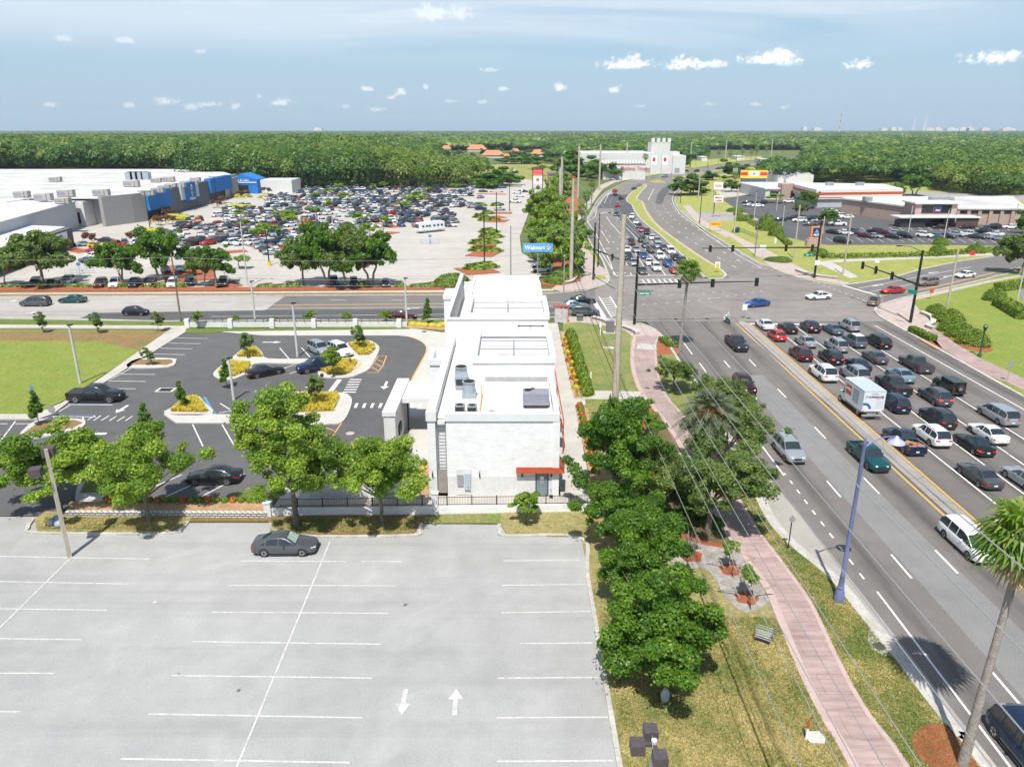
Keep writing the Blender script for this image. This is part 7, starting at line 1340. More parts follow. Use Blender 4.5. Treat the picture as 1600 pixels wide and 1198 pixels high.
# ---- red striped store
r = thing('striped_store', 'white store with red roof stripes behind the grocery', 'building', (150,340,0)); s0 = G(1243,315); s1 = G(1273,325); s2 = (157,309); s3 = (161,334); s4 = (s0[0] + 3, s0[1] + 12)
mb = MB(); mb.prism([s0, s1, s2, s3, s4],0,3.4); mb.build('wall', 'pale_grey_block', r)
def ring(z0, z1, o, m, nm): mb = MB(); c = Vector(((s0[0] + s2[0]) / 2,(s0[1] + s3[1]) / 2)); mb.prism([tuple(Vector(p) + (Vector(p) - c).normalized() * o) for p in (s0, s1, s2, s3, s4)], z0, z1, bottom=True); mb.build(nm, m, r)
ring(3.405,3.8,1.0, 'cap_white', 'fascia'); ring(3.802,4.1,1.05, 'sign_red', 'red_stripe'); ring(4.102,5.0,1.0, 'cap_white', 'fascia'); ring(5.002,6.0,1.05, 'rust_orange', 'red_stripe'); ring(6.002,7.1,1.0, 'cap_white', 'fascia'); ring(7.102,7.2,.6, 'roof_white', 'roof')
lettering('CIRCLE K', 1.0, 'sign_white', r, ((s0[0] + s1[0]) / 2 + 1.2,(s0[1] + s1[1]) / 2 - 1.6,5.5), math.atan2(s1[1] - s0[1], s1[0] - s0[0]),.02)
for px in (1296,1343): x, y = G(px, 291,7); mb = MB(); mb.box(-1.5,-1.1,0,1.5,1.1,1.4); mb.cur = 1; mb.box(-1.2,-1.11,.3,1.2,-1.101,1.1); o = inst('rooftop_air_conditioner', mb.mesh('rooftop_air_conditioner', ['steel', 'unit_grey']), None, (x, y, 7.2)); tag(o, ['left', 'right'][px > 1300] + ' grey air conditioner on the roof of the red striped store', 'rooftop unit')
# ---- restaurants and buildings farther away
def simple(name, lab, px0, px1, py, top, depth, wall, roof='roof_white', cat='building', extra=None):
 a, b = G(px0, py), G(px1, py); h = hgt((px0 + px1) / 2, py, top); r = thing(name, lab, cat, (*a, 0)); bpart(r, 'wall', wall, (a[0], a[1],0, b[0], a[1] + depth, h)); bpart(r, 'roof', roof, (a[0] - .5, a[1] - .5, h + .003, b[0] + .5, a[1] + depth + .5, h + .5))
 if extra: extra(r, a, b, h)
 return r, a, b, h
def ex1(r, a, b, h):
 bpart(r, 'red_trim', 'sign_red', (a[0] + 4, a[1] - .6, h - 1.0, b[0] - 12, a[1] - .02, h - .6)); bpart(r, 'tower', 'tan_block', (b[0] - 11, a[1] - 2,0, b[0] - 1, a[1] + 4, h + 2.5)); bpart(r, 'doorway', 'glass_dark', (b[0] - 7, a[1] - 2.2,0, b[0] - 5, a[1] - 2.01,4))
 for k in range(3): bpart(r, 'window', 'glass_dark', (a[0] + 2 + k * 5, a[1] - .1,1, a[0] + 6 + k * 5, a[1] - .01,3.6))
simple('steak_restaurant', 'tan restaurant with a pale stepped roof behind the yellow billboard', 1195,1256,312,296,40, 'stucco', extra=ex1)
r = thing('hipped_roof_house', 'grey hip-roofed building behind the tan restaurant', 'building', (*G(1235,290),0)); a, b = G(1215,288), G(1270,288); m = MB(); m.box(a[0], a[1],0, b[0], a[1] + 40,5); m.build('wall', 'stucco', r); m = MB(); m.add([(a[0], a[1],5),(b[0], a[1],5),(b[0], a[1] + 40,5),(a[0], a[1] + 40,5),(a[0] + 8, a[1] + 18,11),(b[0] - 8, a[1] + 18,11)],[(0,1,5,4),(1,2,5),(2,3,4,5),(3,0,4)]); m.build('roof', mat('grey_roof', (.36,.37,.37),.9, var=.2, vscale=.5), r)
def exc(r, a, b, h):
 x0, x1 = a[0], b[0]; y = a[1]
 for k in range(14): bpart(r, 'merlon', 'cap_white', (x0 + k * (x1 - x0) / 14, y - .6, h + .51, x0 + (k + .5) * (x1 - x0) / 14, y + .6, h + 2.3))
 for k in range(5): bpart(r, 'window', 'steel', (x0 + 8 + k * 18, y - .3,4, x0 + 11 + k * 18, y - .01,7))
rc_, a, b, h = simple('castle_restaurant', 'white castle-like restaurant with battlements and a tower', 942,1008,281,256,45, 'stucco', extra=exc)
lettering('Medieval Times', 2.6, 'sign_red', rc_, (a[0] + (b[0] - a[0]) * .72, a[1] - .5, h * .72),0,.03)
x0, y0 = G(1028,276); ht = hgt(1028,276,232); bpart(rc_, 'tower', 'stucco', (x0, y0 + 30,0, x0 + 13, y0 + 45, ht + 3)); bpart(rc_, 'tower', 'stucco', (x0 + 13.1, y0 + 31,0, x0 + 20, y0 + 45, ht - 3))
for k in range(4): bpart(rc_, 'merlon', 'cap_white', (x0 + k * 3.7, y0 + 29.8, ht + 3.01, x0 + 2.0 + k * 3.7, y0 + 33, ht + 6))
xw, yw = G(900,277); bpart(rc_, 'wing', 'stucco', (G(890,275)[0], G(890,275)[1] + 20,0, G(1028,275)[0], G(890,275)[1] + 70, hgt(900,275,243) + 1)); bpart(rc_, 'wing', 'stucco', (G(1050,272)[0], G(1050,272)[1],0, G(1070,272)[0], G(1050,272)[1] + 20, hgt(1050,272,243)))
for k, px in enumerate((1015,1032)):
 x, y = G(px, 279); t = thing('banner_mast', ['left', 'right'][k] + ' tall mast with a red and white banner before the white castle', 'banner', (x, y, 0)); m = MB(); m.cyl((x, y, 0),.2,14,8); m.build('mast', 'pale_pole', t); m = MB(); m.box(x + .2, y - .1,8.5, x + 4, y + .1,14); m.build('banner', 'sign_white', t); m = MB(); m.ball((x + 2.1, y, 11.5),(1.2,.2,1.6),8,6); m.build('emblem', 'sign_red', t)
simple('pale_office', 'long low pale building among trees left of the castle', 886,940,268,250,30, 'field_grass' if False else 'stucco')
# red-trimmed chicken restaurant and its pylon sign
rr_, a, b, h = simple('chicken_restaurant', 'low brown-roofed restaurant with red trim behind the oak row', 858,890,290,273,18, 'tan_block', 'dark_block'); bpart(rr_, 'red_trim', 'sign_red', (b[0] - 3, a[1] - 1, h - 2.2, b[0] + 3, a[1] - .02, h - .8))
x, y = G(840,296); t = thing('pylon_sign', 'red-framed pylon sign above a white menu board by the oak row', 'sign', (x, y, 0)); w_ = 4.6; h0, h1, h2 = zat(y, 287), zat(y, 275), zat(y, 266); bpart(t, 'frame', mat('brown_post', (.16,.05,.04),.6),(x - w_ / 2 - .5, y - .3,0, x - w_ / 2, y + .3, h2 + .6),(x + w_ / 2, y - .3,0, x + w_ / 2 + .5, y + .3, h2 + .6),(x - w_ / 2 - .8, y - .5, h2 + .61, x + w_ / 2 + .8, y + .5, h2 + 1.4)); s_ = bpart(t, 'sign_panel', mat('salmon', (.75,.16,.13),.6),(x - w_ / 2 + .01, y - .2, h1 + .05, x + w_ / 2 - .01, y + .2, h2 + .59)); lettering('Chick-fil-A', .95, 'sign_red', s_, (x, y - .25,(h1 + h2) / 2 + .3),0,.02); s_ = bpart(t, 'menu_board', 'sign_white', (x - w_ / 2 + .01, y - .2, h0, x + w_ / 2 - .01, y + .2, h1)); m = MB(); m.ball((x, y - .2,(h0 + h1) / 2),(.9,.06,.8),10,6); m.build('emblem', 'rust_orange', s_)
# houses with orange roofs
for i, (px, py, w_, top, c_) in enumerate([(745,237,30,228,0),(765,234,24,225,1),(770,247,34,237,0),(792,255,10,243,0),(782,232,16,227,0),(808,232,14,227,0),(832,233,14,227,0),(840,245,18,236,0),(697,236,14,229,0),(805,240,12,234,0)]):
 a, b = G(px - w_ / 2, py), G(px + w_ / 2, py); y = a[1]; h = max(3.0, zat(y, (py * .6 + top * .4)) - 1); hr = zat(y + 6, top) + 1.5; t = thing('house', ['salmon orange', 'brown'][c_] + f' roofed house among trees, {["leftmost big", "brown roofed middle", "long white walled", "small near", "small upper", "middle upper", "right upper", "right lower", "far left isolated", "half hidden"][i]} one', 'house', (px and a[0], y, 0), group='orange-roofed houses in the distance'); m = MB(); m.box(a[0], y, 0, b[0], y + 14, h); m.build('wall', 'stucco', t); m = MB(); e = (b[0] - a[0]) * .22; m.add([(a[0] - 1, y - 1, h),(b[0] + 1, y - 1, h),(b[0] + 1, y + 15, h),(a[0] - 1, y + 15, h),(a[0] + e, y + 7, hr),(b[0] - e, y + 7, hr)],[(0,1,5,4),(1,2,5),(2,3,4,5),(3,0,4)]); m.build('roof', mat('terracotta', (.62,.22,.11),.8, var=.2, vscale=.4) if c_ == 0 and 'terracotta' not in M else ('terracotta' if c_ == 0 else 'dark_wood'), t)
for i, (px, py) in enumerate([(682,220),(690,223),(700,219),(686,217)]): a = G(px, py + 3); t = thing('house', ['grey-roofed house far off, lowest of the group', 'pale-roofed house far off in the group', 'grey-roofed house far off, rightmost of the group', 'grey-roofed house far off, topmost of the group'][i], 'house', (*a, 0), group='grey far houses'); bpart(t, 'wall', 'stucco', (a[0], a[1],0, a[0] + 16, a[1] + 12,8)); m = MB(); m.add([(a[0] - 1, a[1] - 1,8),(a[0] + 17, a[1] - 1,8),(a[0] + 17, a[1] + 13,8),(a[0] - 1, a[1] + 13,8),(a[0] + 4, a[1] + 6,12),(a[0] + 12, a[1] + 6,12)],[(0,1,5,4),(1,2,5),(2,3,4,5),(3,0,4)]); m.build('roof', 'grey_roof', t)
# skyline on the horizon
D0 = 7000
def hor(px): return (px - 800) / FPX * D0 * math.cos(PIT)
SKY = [(1393,10,32, 'low white hotel block left of the two masts'),(1402,8,26, 'pale low block beside the taller mast pair'),(1448,12,28, 'pale block left of the long white hotel'),(1462,10,30, 'long white hotel on the horizon'),(1480,18,22, 'wide flat pale block on the horizon'),(1500,14,30, 'white hotel with a stepped roof on the horizon'),(1510,12,34, 'tallest pale hotel of the right group'),(1535,12,22, 'faint low block on the horizon'),(1568,18,30, 'pale block with a dark dome at the right end of the skyline'),(1255,6,44, 'small pinkish tower on the horizon'),(1272,12,26, 'low white block right of the pinkish tower'),(490,12,24, 'tiny white block on the horizon above the woods'),(1378,8,18, 'first faint block of the skyline row')]
mat('far_white', (.62,.60,.58),.8)
for px, w_, h, lab in SKY: x = hor(px); m = MB(); W_ = w_ * 6; m.box(x, D0,0, x + W_, D0 + 60,25 + h * .3); m.box(x + W_ * .25, D0 + 5,25 + h * .3 + .01, x + W_ * .6, D0 + 50,25 + h * .55); solo('hotel_block', m, 'far_white', lab, 'building', 'pale blocks on the horizon')
for px, h in ((1418,100),(1434,108),(1436,108)): x = hor(px); m = MB(); m.tube([(x, D0 - 100,0),(x + 4, D0 - 100, h + 25)],[7,2],6); solo('ride_mast', m, 'far_white', {1418: 'thin white leaning mast on the horizon', 1434: 'left leg of the white twin mast on the horizon', 1436: 'right leg of the white twin mast on the horizon'}[px], 'mast')
x = hor(1312); m = MB()
for k in range(8): m.cur = k % 2; m.cyl((x * .55, D0 * .55,14 * k),2.4,13.9,6)
solo('radio_mast', m, ['sign_red', 'far_white'], 'thin red and white radio mast on the horizon', 'mast')
for px0, px1, py, top, d_, lab in [(1204,1216,259,251,20, 'small white roadside building beyond the yellow billboard, nearest of several'),(1222,1236,256,250,20, 'low pale shop right of the tall far pole'),(1188,1197,254,249,18, 'tiny white kiosk at the far bend'),(1238,1252,263,256,24, 'low grey-roofed shop before the right woods'),(1096,1106,252,246,20, 'small white building behind the castle palms'),(1151,1163,250,245,20, 'tiny pale building at the far highway palms'),(1420,1432,244,239,20, 'white roof corner showing in the right woods')]:
 simple('roadside_building', lab, px0, px1, py, top, d_, 'stucco', 'grey_roof' if px0 == 1238 else 'roof_white')
# == poles, signals, signs, wires
def pole(name, px, py, top, r0, r1, m, lab, cat='pole', group=None, n=12, extra=None, h=None):
 x, y = G(px, py); h = h or hgt(px, py, top); t = thing(name, lab, cat, (x, y, 0),0, group); b = MB(); b.tube([(x, y, 0),(x, y, h)],[r0, r1], n); b.build('post', m, t, 60)
 if extra: extra(t, x, y, h)
 return t, x, y, h
CP = 'tall concrete utility poles'
def spikes(t, x, y, h):
 m = MB()
 for k in range(7): m.tube([(x - .5, y, h * (.35 + .09 * k)),(x + .5, y, h * (.35 + .09 * k))],.03,4)
 for k in range(3): m.cyl((x + (-.5,.5,-.5)[k], y, h - .9 - 2.3 * k),.1,.5,8)
 m.build('insulator_arm', 'steel', t)
for px, py, top, lab in [(961,630,336, 'massive concrete pole between the white building and the pink path'),(892,440,280, 'concrete pole beside the curved seat wall across the street'),(874,350,262, 'concrete pole standing left of the far path, first of a close pair'),(876.5,340,245, 'taller slimmer pole touching the first of a close pair'),(903,310,229, 'concrete pole left of the resurfaced lanes'),(936,298,226, 'concrete pole in front of the dark trees before the castle'),(978,272,223, 'concrete pole before the white castle wall'),(1031,268,221, 'concrete pole in front of the castle tower'),(1078,262,222, 'concrete pole right of the castle'),(1132,262,219, 'concrete pole above the cluster of far palms'),(1204,252,217, 'tall concrete pole by the far bend of the highway'),(1270,240,217, 'tall concrete pole rising over the right woods, leftmost of them'),(1332,240,219, 'concrete pole over the right woods, left of the red billboard'),(1365,238,220, 'thin pole over the right woods between two thicker ones'),(1399,240,220, 'concrete pole touching the red billboard'),(1471,236,220, 'short-looking pole in the woods right of the red billboard')]:
 pole('utility_pole', px, py, top, .42 if py > 400 else .5,.26 if py > 400 else .38, 'pole_concrete', lab, 'utility pole', CP, extra=spikes)
for px, py, top, lab, m_, r in [(283,503,396, 'dark wooden pole beside the left end of the street wall', 'wood_pole', .15),(880,494,405, 'grey pole right of the white building at the left stop line', 'steel', .13),(798,447,352, 'grey pole with a small reddish lamp arm beside the store entrance', 'steel', .14),(1317,430,333, 'concrete pole on the lawn beside the long hedge', 'pole_concrete', .2),(1240,404,320, 'pale pole left of the grocery sign', 'pole_concrete', .18),(1147,365,293, 'pale concrete pole by the grocery hedge and bus stop bin', 'pole_concrete', .24),(1091,310,265, 'pale pole beside the round far tree', 'pole_concrete', .25),(1478,490,390, 'leaning-looking concrete pole behind the clipped mounds', 'pole_concrete', .2),(1285,366,338, 'short concrete pole near the grocery entrance', 'pole_concrete', .2),(1228,282,262, 'far pole above the pale hip roof', 'pole_concrete', .3)]:
 pole('utility_pole', px, py, top, r, r * .75, m_, lab, 'utility pole')
def arm_lamp(d, l, m='steel'):
 def f(t, x, y, h): b = MB(); b.tube([(x, y, h - .2),(x + d * l * .5, y, h + .15),(x + d * l, y, h + .1)],.05,6); b.build('arm', m, t); b = MB(); b.box(x + d * l - .3, y - .15, h, x + d * l + .3, y + .15, h + .18); b.build('lamp_head', 'dark_metal', t)
 return f
def box_head(t, x, y, h): b = MB(); b.box(x - .15, y - .2, h, x + .45, y + .2, h + .12); b.build('lamp_head', 'dark_metal', t)
PK = 'white car park lamp posts of the restaurant'
for px, py, top, lab in [(125.8,600,508, 'white lamp post at the edge of the green lawn'),(465,557,474, 'white lamp post on the long planted island'),(365.5,625,560, 'white lamp post rising from beside the accessible stall'),(400,511,440, 'white lamp post behind the street wall beside the crosshatched patch'),(636,510,435, 'white lamp post at the right end of the street wall')]:
 pole('lamp_post', px, py, top, .17,.13, 'pale_pole', lab, 'lamp post', PK, extra=box_head)
def twin(t, x, y, h): b = MB(); b.box(x - 1.6, y - .05, h - .1, x + 1.6, y + .05, h); b.box(x - 2.0, y - .25, h - .1, x - 1.3, y + .25, h + .12); b.box(x + 1.3, y - .25, h - .1, x + 2.0, y + .25, h + .12); b.build('lamp_head', 'dark_metal', t)
def base(t, x, y, h): twin(t, x, y, h); b = MB(); b.cyl((x, y, 0),.45,.9,12); b.build('base', 'signal_yellow', t)
for px, py, top, m_, lab in [(387,446,346, 'pale_pole', 'tall pale lamp post with twin heads right of the pair of oaks'),(421,415,360, 'dark_metal', 'dark lamp post on a yellow base left of the big oak clump'),(757,415,334, 'dark_metal', 'dark lamp post on the nearest right-hand shrub island'),(776,365,300, 'dark_metal', 'dark lamp post on the second shrub island'),(796,330,282, 'dark_metal', 'dark lamp post at the far right shrub island'),(573,300,282, 'dark_metal', 'dark lamp post at the woods edge of the car park'),(520,355,335, 'pale_pole', 'grey lamp post behind the big oak clump'),(56,372,330, 'dark_metal', 'dark lamp post before the garden yard roof'),(235,360,299, 'dark_metal', 'dark lamp post at the corner of the store front'),(340,322,276, 'dark_metal', 'dark lamp post before the far blue canopy'),(497,360,330, 'dark_metal', 'lamp post among the parked cars')]:
 pole('lamp_post', px, py, top, .16,.11, m_, lab, 'lamp post', extra=base if 'yellow base' in lab else twin)
for px, py, top, lab in [(1473,383,327, 'white lamp post between two clipped bushes'),(1419,365,320, 'white lamp post before the grocery entrance'),(1583,358,320, 'white lamp post at the right end of the grocery front'),(1222,357,320, 'white lamp post between ball bushes and dark cars'),(1283,350,325, 'white lamp post at the bushy island'),(1178,343,300, 'white lamp post on a small island near the far signs'),(1213,330,300, 'white lamp post on the oval island'),(1588,476,415, 'white lamp post in the clubhouse hedge')]:
 pole('lamp_post', px, py, top, .14,.1, 'pale_pole', lab, 'lamp post', 'white lamp posts of the grocery', extra=box_head)
# near car park pole with two box lamps and the big four-box pole at the bottom
def shoe(m, c, s_=.42, h=.42, rz=0): m.obox((c[0], c[1], c[2]),(s_ * 2, s_ * 2, h), rz)
t, x, y, h = pole('floodlight_pole', 108.75,870,700,.2,.14, 'pole_concrete', 'leaning concrete pole with two brown box floodlights', 'floodlight pole', n=4, h=8.7)
for dx, dy, z in ((-.2,.55,8.3),(-.55,-.75,7.3)): m = MB(); m.tube([(x, y, z),(x + dx, y + dy, z)],.05,6); shoe(m, (x + dx, y + dy, z),.38,.6,.3); m.build('floodlight', 'brown_metal', t)
x, y = GV(1022,1162,9.2).x, GV(1022,1162,9.2).y; t = thing('floodlight_pole', 'pole carrying three dark brown box floodlights, seen from above', 'floodlight pole', (x, y, 0)); m = MB(); m.tube([(x, y, 0),(x, y, 9.35)],[.13,.1],10); m.build('post', 'pale_pole', t)
for dx, dy in ((-.02,.60),(-.60,-.05),(.10,-.60)): m = MB(); m.beam((x, y, 9.2),(x + dx * .6, y + dy * .6,9.2),.12,.12); shoe(m, (x + dx, y + dy, 9.15),.25,.42); m.build('floodlight', mat('shoe_brown', (.085,.07,.075),.6, var=.3, vscale=3) if 'shoe_brown' not in M else 'shoe_brown', t)
m = MB(); m.cyl((x, y, 9.36),.11,.03,10); m.build('cap', 'cap_white', t)
# lilac street lamp leaning over the highway
x, y = G(1310,940); t = thing('street_lamp', 'tall lilac street lamp with a bell shade over the highway', 'street lamp', (x, y, .1)); H_ = 11.6
m = MB(); m.lathe((x, y, .1),[(.34,0),(.36,.35),(.3,.5),(.3,.7),(.22,.9),(.2,1.0),(.24,1.05),(.2,1.15)],18); m.build('base', 'lilac_metal', t, 50)
m = MB(); m.lathe((x, y, 1.2),[(.2,0),(.15,.8),(.17,.85),(.14,.95),(.13,4),(.11, H_ - 1.3),(.14, H_ - 1.2),(.05, H_ - .9)],14); m.build('post', 'lilac_metal', t, 50)
m = MB(); m.tube([(x, y, H_ - .35),(x + .55, y + .1, H_ + .05),(x + 1.3, y + .3, H_ + .25),(x + 2.1, y + .5, H_ + .2)],[.07,.055,.045,.04],8); m.build('arm', 'lilac_metal', t, 50)
m = MB(); m.lathe((x + 2.2, y + .52, H_ - .25),[(.02,.5),(.14,.42),(.2,.3),(.45,.15),(.55,.02),(.55,0),(.1,.03)],20); m.build('lamp_shade', mat('lilac_shade', (.36,.37,.55),.5), t, 50)
# signal masts
def signal(m, x, y, z, m2, m3): pass
def mast(px, py, top, tip, nsig, lab, armz=None, lampd=None):
 x, y = G(px, py); h = hgt(px, py, top); t = thing('signal_mast', lab, 'traffic signal', (x, y, 0),0, 'dark signal masts around the junction'); m = MB(); m.tube([(x, y, 0),(x, y, h)],[.24,.17],12); m.cyl((x, y, 0),.34,.12,12); m.build('post', 'dark_metal', t, 60)
 az = armz; tx, ty = tip; m = MB(); m.tube([(x, y, az),((x + tx) / 2,(y + ty) / 2, az + .25),(tx, ty, az + .35)],[.17,.12,.07],10); m.build('mast_arm', 'dark_metal', t, 60)
 for f in nsig:
  sx, sy, sz = x + (tx - x) * f, y + (ty - y) * f, az + .3 * f - .05; d = Vector((tx - x, ty - y, 0)).normalized(); ang = math.atan2(d.y, d.x)
  s_ = MB(); s_.obox((sx, sy, sz),(.42,.34,1.15), ang); so = s_.build('signal_head', 'dark_metal', t); s_ = MB(); s_.obox((sx, sy + (.03 if f else 0), sz),(.62,.06,1.35), ang); s_.build('backplate', 'black', so)
 if lampd: m = MB(); m.tube([(x, y, h - .3),(x + lampd[0] * .5, y + lampd[1] * .5, h + .5),(x + lampd[0], y + lampd[1], h + .6)],.05,6); m.obox((x + lampd[0], y + lampd[1], h + .55),(.7,.3,.15)); m.build('lamp_arm', 'dark_metal', t)
 return t, x, y, h
def tipof(px, py, z): return G(px, py, z)
mast(991,508,393, tipof(1186,443,6.6),(.35,.62,.98), 'near left signal mast whose long arm crosses behind the fan palm', 6.6)
x, y = GV(1007,458,5.6).x, GV(1007,458,5.6).y; t = thing('street_sign', 'green street name sign under the near signal arm', 'street sign', (x, y, 5.4)); b = MB(); b.box(x - .95, y - .03,5.25, x + .95, y + .03,5.85); b.build('plate', 'sign_green', t); lettering('Inter Hwy', .36, 'sign_white', t, (x, y - .05,5.55),0,.01); b = MB(); b.box(x - 1.3, y - .02,5.95, x + 1.3, y + .02,6.05); b.build('bracket', 'dark_metal', t)
mast(927,438,348, tipof(976,412,6.4),(.62,.97), 'left far signal mast with a short arm toward the queue', 6.4)
mast(1272,435,345, tipof(1097,390,6.6),(.05,.28,.74,.93)[::-1][:4], 'far right signal mast with the longest arm over the highway', 6.5)
b = MB(); x, y = G(1275,416);
t = thing('street_sign', 'blank white square sign strapped to the far right signal post', 'sign', (*G(1273,436),2)); x, y = G(1273,436); b.box(x - .5, y - .3,3.0, x + .5, y - .26,4.0); b.build('plate', 'sign_white', t)
x, y = GV(1264,398,4.8).x, GV(1264,398,4.8).y; t = thing('street_sign', 'green street name sign hanging beside the far right signal post', 'street sign', (x, y, 4.4)); b = MB(); b.box(x - 1.1, y - .03,4.4, x + 1.1, y + .03,5.1); b.build('plate', 'sign_green', t); lettering('Vine St', .42, 'sign_white', t, (x, y - .05,4.75),0,.01)
mast(1422,505,391, tipof(1346,418,6.2),(.42,.72,.98), 'near right signal mast with three signal heads on its arm', 6.4,(-3.5,.8))
x, y = GV(1426,452,6).x, GV(1426,452,6).y; t = thing('street_sign', 'small green sign edge-on beside the near right signal post', 'street sign', (x, y, 5)); b = MB(); b.obox((x, y, 5.6),(.15,1.4,.6),.5); b.build('plate', 'sign_green', t)
pole('street_lamp', 934,418,333,.14,.1, 'dark_metal', 'slim black street lamp beside the left far signal mast', 'street lamp', extra=arm_lamp(1,2.2))
for px, py, top, d, lab in [(1179,402,338,-1, 'lilac street lamp on the far grass strip by the bus bay'),(1093,350,293,1, 'dark street lamp near the small yellow sign'),(1063,318,285,1, 'dark street lamp at the bend of the grass strip'),(971,283,258,-1, 'street lamp with crossbar at the far bend'),(1005,280,255,1, 'thin lamp post before the castle hedge'),(1053,265,240,1, 'thin lamp post right of the castle wall'),(1087,258,245,1, 'thin lamp post with round head by the far median'),(1105,282,255,1, 'thin post behind the two white signs'),(1115,335,300,-1, 'slim post near the two white signs'),(1128,300,280,-1, 'short lamp post by the grey car park'),(1150,258,238,1, 'far lamp post among the palms'),(1180,252,237,1, 'far lamp post near the bend'),(1222,248,235,-1, 'far lamp post right of the tall pole'),(1294,236,231,1, 'lamp with a pale head over the right woods'),(928,300,282,1, 'thin lamp near the dark trees left of the bend')]:
 pole('street_lamp', px, py, top, .14,.09, 'lilac_metal' if 'lilac' in lab else 'dark_metal', lab, 'street lamp', 'lamps along the far highway', extra=arm_lamp(d, 2.0, 'dark_metal'), n=8)
x, y = G(1530,558); t = thing('lantern_post', 'old-style dark green lantern post beside the clipped mounds', 'lantern', (x, y, .1)); b = MB(); b.lathe((x, y, .1),[(.28,0),(.26,.3),(.14,.5),(.1,1.2),(.08,3.6),(.16,3.7)],12); b.build('post', mat('lantern_green', (.03,.07,.055),.5), t, 50); b = MB(); b.lathe((x, y, 3.8),[(.14,0),(.32,.5),(.36,.55),(.1,.85),(.02,1.0)],8); b.build('lantern_head', 'lantern_green', t)
# store signs
x, y = G(840,439); t = thing('store_sign', 'wide sky-blue store sign on one post with white lettering', 'sign', (x, y, 0)); z0, z1 = zat(y, 393.5), zat(y, 380.5); b = MB(); b.tube([(x, y, 0),(x, y, z0)],.13,8); b.build('post', 'steel', t); b = MB(); b.box(x - 3.1, y - .25, z0, x + 3.05, y + .25, z1); so = b.build('sign_panel', mat('sky_sign', (.12,.36,.66),.5), t); lettering('Walmart', 1.15, 'sign_white', so, (x - .65, y - .28,(z0 + z1) / 2),0,.025)
for k in range(6): a = k * math.pi / 3 + .5; b = MB(); cx_, cz_ = x + 2.2,(z0 + z1) / 2; b.beam((cx_ + .15 * math.cos(a), y - .28, cz_ + .15 * math.sin(a)),(cx_ + .52 * math.cos(a), y - .28, cz_ + .52 * math.sin(a)),.05,.13); b.build('sign_spark', 'sign_white', so)
x, y = G(1271,385); t = thing('grocery_sign', 'stepped tan brick monument with a dark blue and orange sign', 'sign', (x, y, .1)); b = MB(); b.box(x - 2.1, y - .7,0, x + 1.6, y + .7,1.8); b.box(x - 1.7, y - .6,1.81, x + 1.6, y + .6,2.3); b.build('base', 'tan_block', t); b = MB(); b.box(x - 1.3, y - .5,2.31, x + 1.6, y + .5,5.3); b.build('surround', mat('orange_tan', (.62,.25,.13),.7), t); b = MB(); b.box(x - .85, y - .62,2.7, x + 1.15, y - .51,5.0); so = b.build('sign_panel', 'navy', t); lettering('ALDI', .75, 'sign_white', so, (x + .15, y - .68,3.15),0,.03); b = MB(); b.add([(x - .45, y - .64,3.7),(x + .75, y - .64,3.7),(x + .15, y - .64,4.7)],[(0,1,2)]); b.build('emblem', 'sky_sign', so)
for px, py, pc, w_, hh, txt, lab in [(1121,303,290.5,4.3,3.2, 'PIZZA', 'upper white sign with red lettering on a post'),(1120,336,311,3.3,2.3, 'Motor Lodge', 'lower white sign with pink-red lettering on a post')]:
 x, y = G(px, py + 4); t = thing('pole_sign', lab, 'sign', (x, y, 0)); zc = zat(y, pc); b = MB(); b.tube([(x - w_ * .4, y + .45,0),(x - w_ * .4, y + .45, zc + 1)],.15,8); b.build('post', 'steel', t); b = MB(); b.box(x - w_ / 2, y - .3, zc - hh / 2, x + w_ / 2, y + .3, zc + hh / 2); so = b.build('sign_panel', 'sign_white', t)
 for k, wd in enumerate(txt.split()): lettering(wd, 1.2 if len(txt) < 7 else .95, 'sign_red', so, (x, y - .35, zc + .5 - 1.0 * k if ' ' in txt else zc),0,.02)
x, y = G(1175,300); t = thing('billboard', 'yellow billboard with red blocks above a dark catwalk', 'billboard', (x, y, 0)); z0, z1 = zat(y, 278.5), zat(y, 266); zc = z0; w_ = 6.6
for dx in (-5,5): b = MB(); b.tube([(x + dx, y, 0),(x + dx, y, z0)],.25,8); b.build('post', 'steel', t)
b = MB(); b.box(x - w_, y - .4, z0, x + w_, y + .4, z1); so = b.build('panel', mat('bill_yellow', (.80,.50,.05),.5), t); b = MB(); b.box(x - w_ + .5, y - .9, z0 - 2.1, x + w_ - .5, y + .6, z0 - .2); b.build('catwalk', mat('catwalk_blue', (.06,.10,.13),.6), t)
for a_, c_ in ((-w_ + .1,-3),(3, w_ - .1)): b = MB(); b.prism([(x + a_, y - .46),(x + c_, y - .46),(x + c_, y - .41),(x + a_, y - .41)], z0 + (z1 - z0) * .35, z0 + (z1 - z0) * .75, bottom=True); b.build('red_block', 'sign_red', so)
b = MB(); b.box(x - 2.4, y - .46, z0 + (z1 - z0) * .3, x + 2.4, y - .41, z0 + (z1 - z0) * .8); b.build('picture', 'sign_white', so); b = MB(); b.ball((x, y - .45, z0 + (z1 - z0) * .55),(1.0,.1,.7),10,6); b.build('picture', 'sky_sign', so)
x, y = G(1413,252); t = thing('billboard', 'red and white billboard among the woods beside a tall pole', 'billboard', (x, y, 0)); z0, z1 = zat(y, 243), zat(y, 234); b = MB(); b.tube([(x, y, 0),(x, y, z0)],.6,8); b.build('post', 'steel', t); s_ = y * .0108; b = MB(); b.box(x - s_, y - .5, z0, x + s_, y + .5, z1); so = b.build('panel', 'sign_red', t); b = MB(); b.box(x - s_ * .6, y - .6, z0 + .5, x + s_ * .5, y - .51, z0 + 2.2); b.build('white_strip', 'sign_white', so); lettering('NOW OPEN', 3.4, 'sign_white', so, (x, y - .7,(z0 + z1) / 2 + 1.4),0,.08)
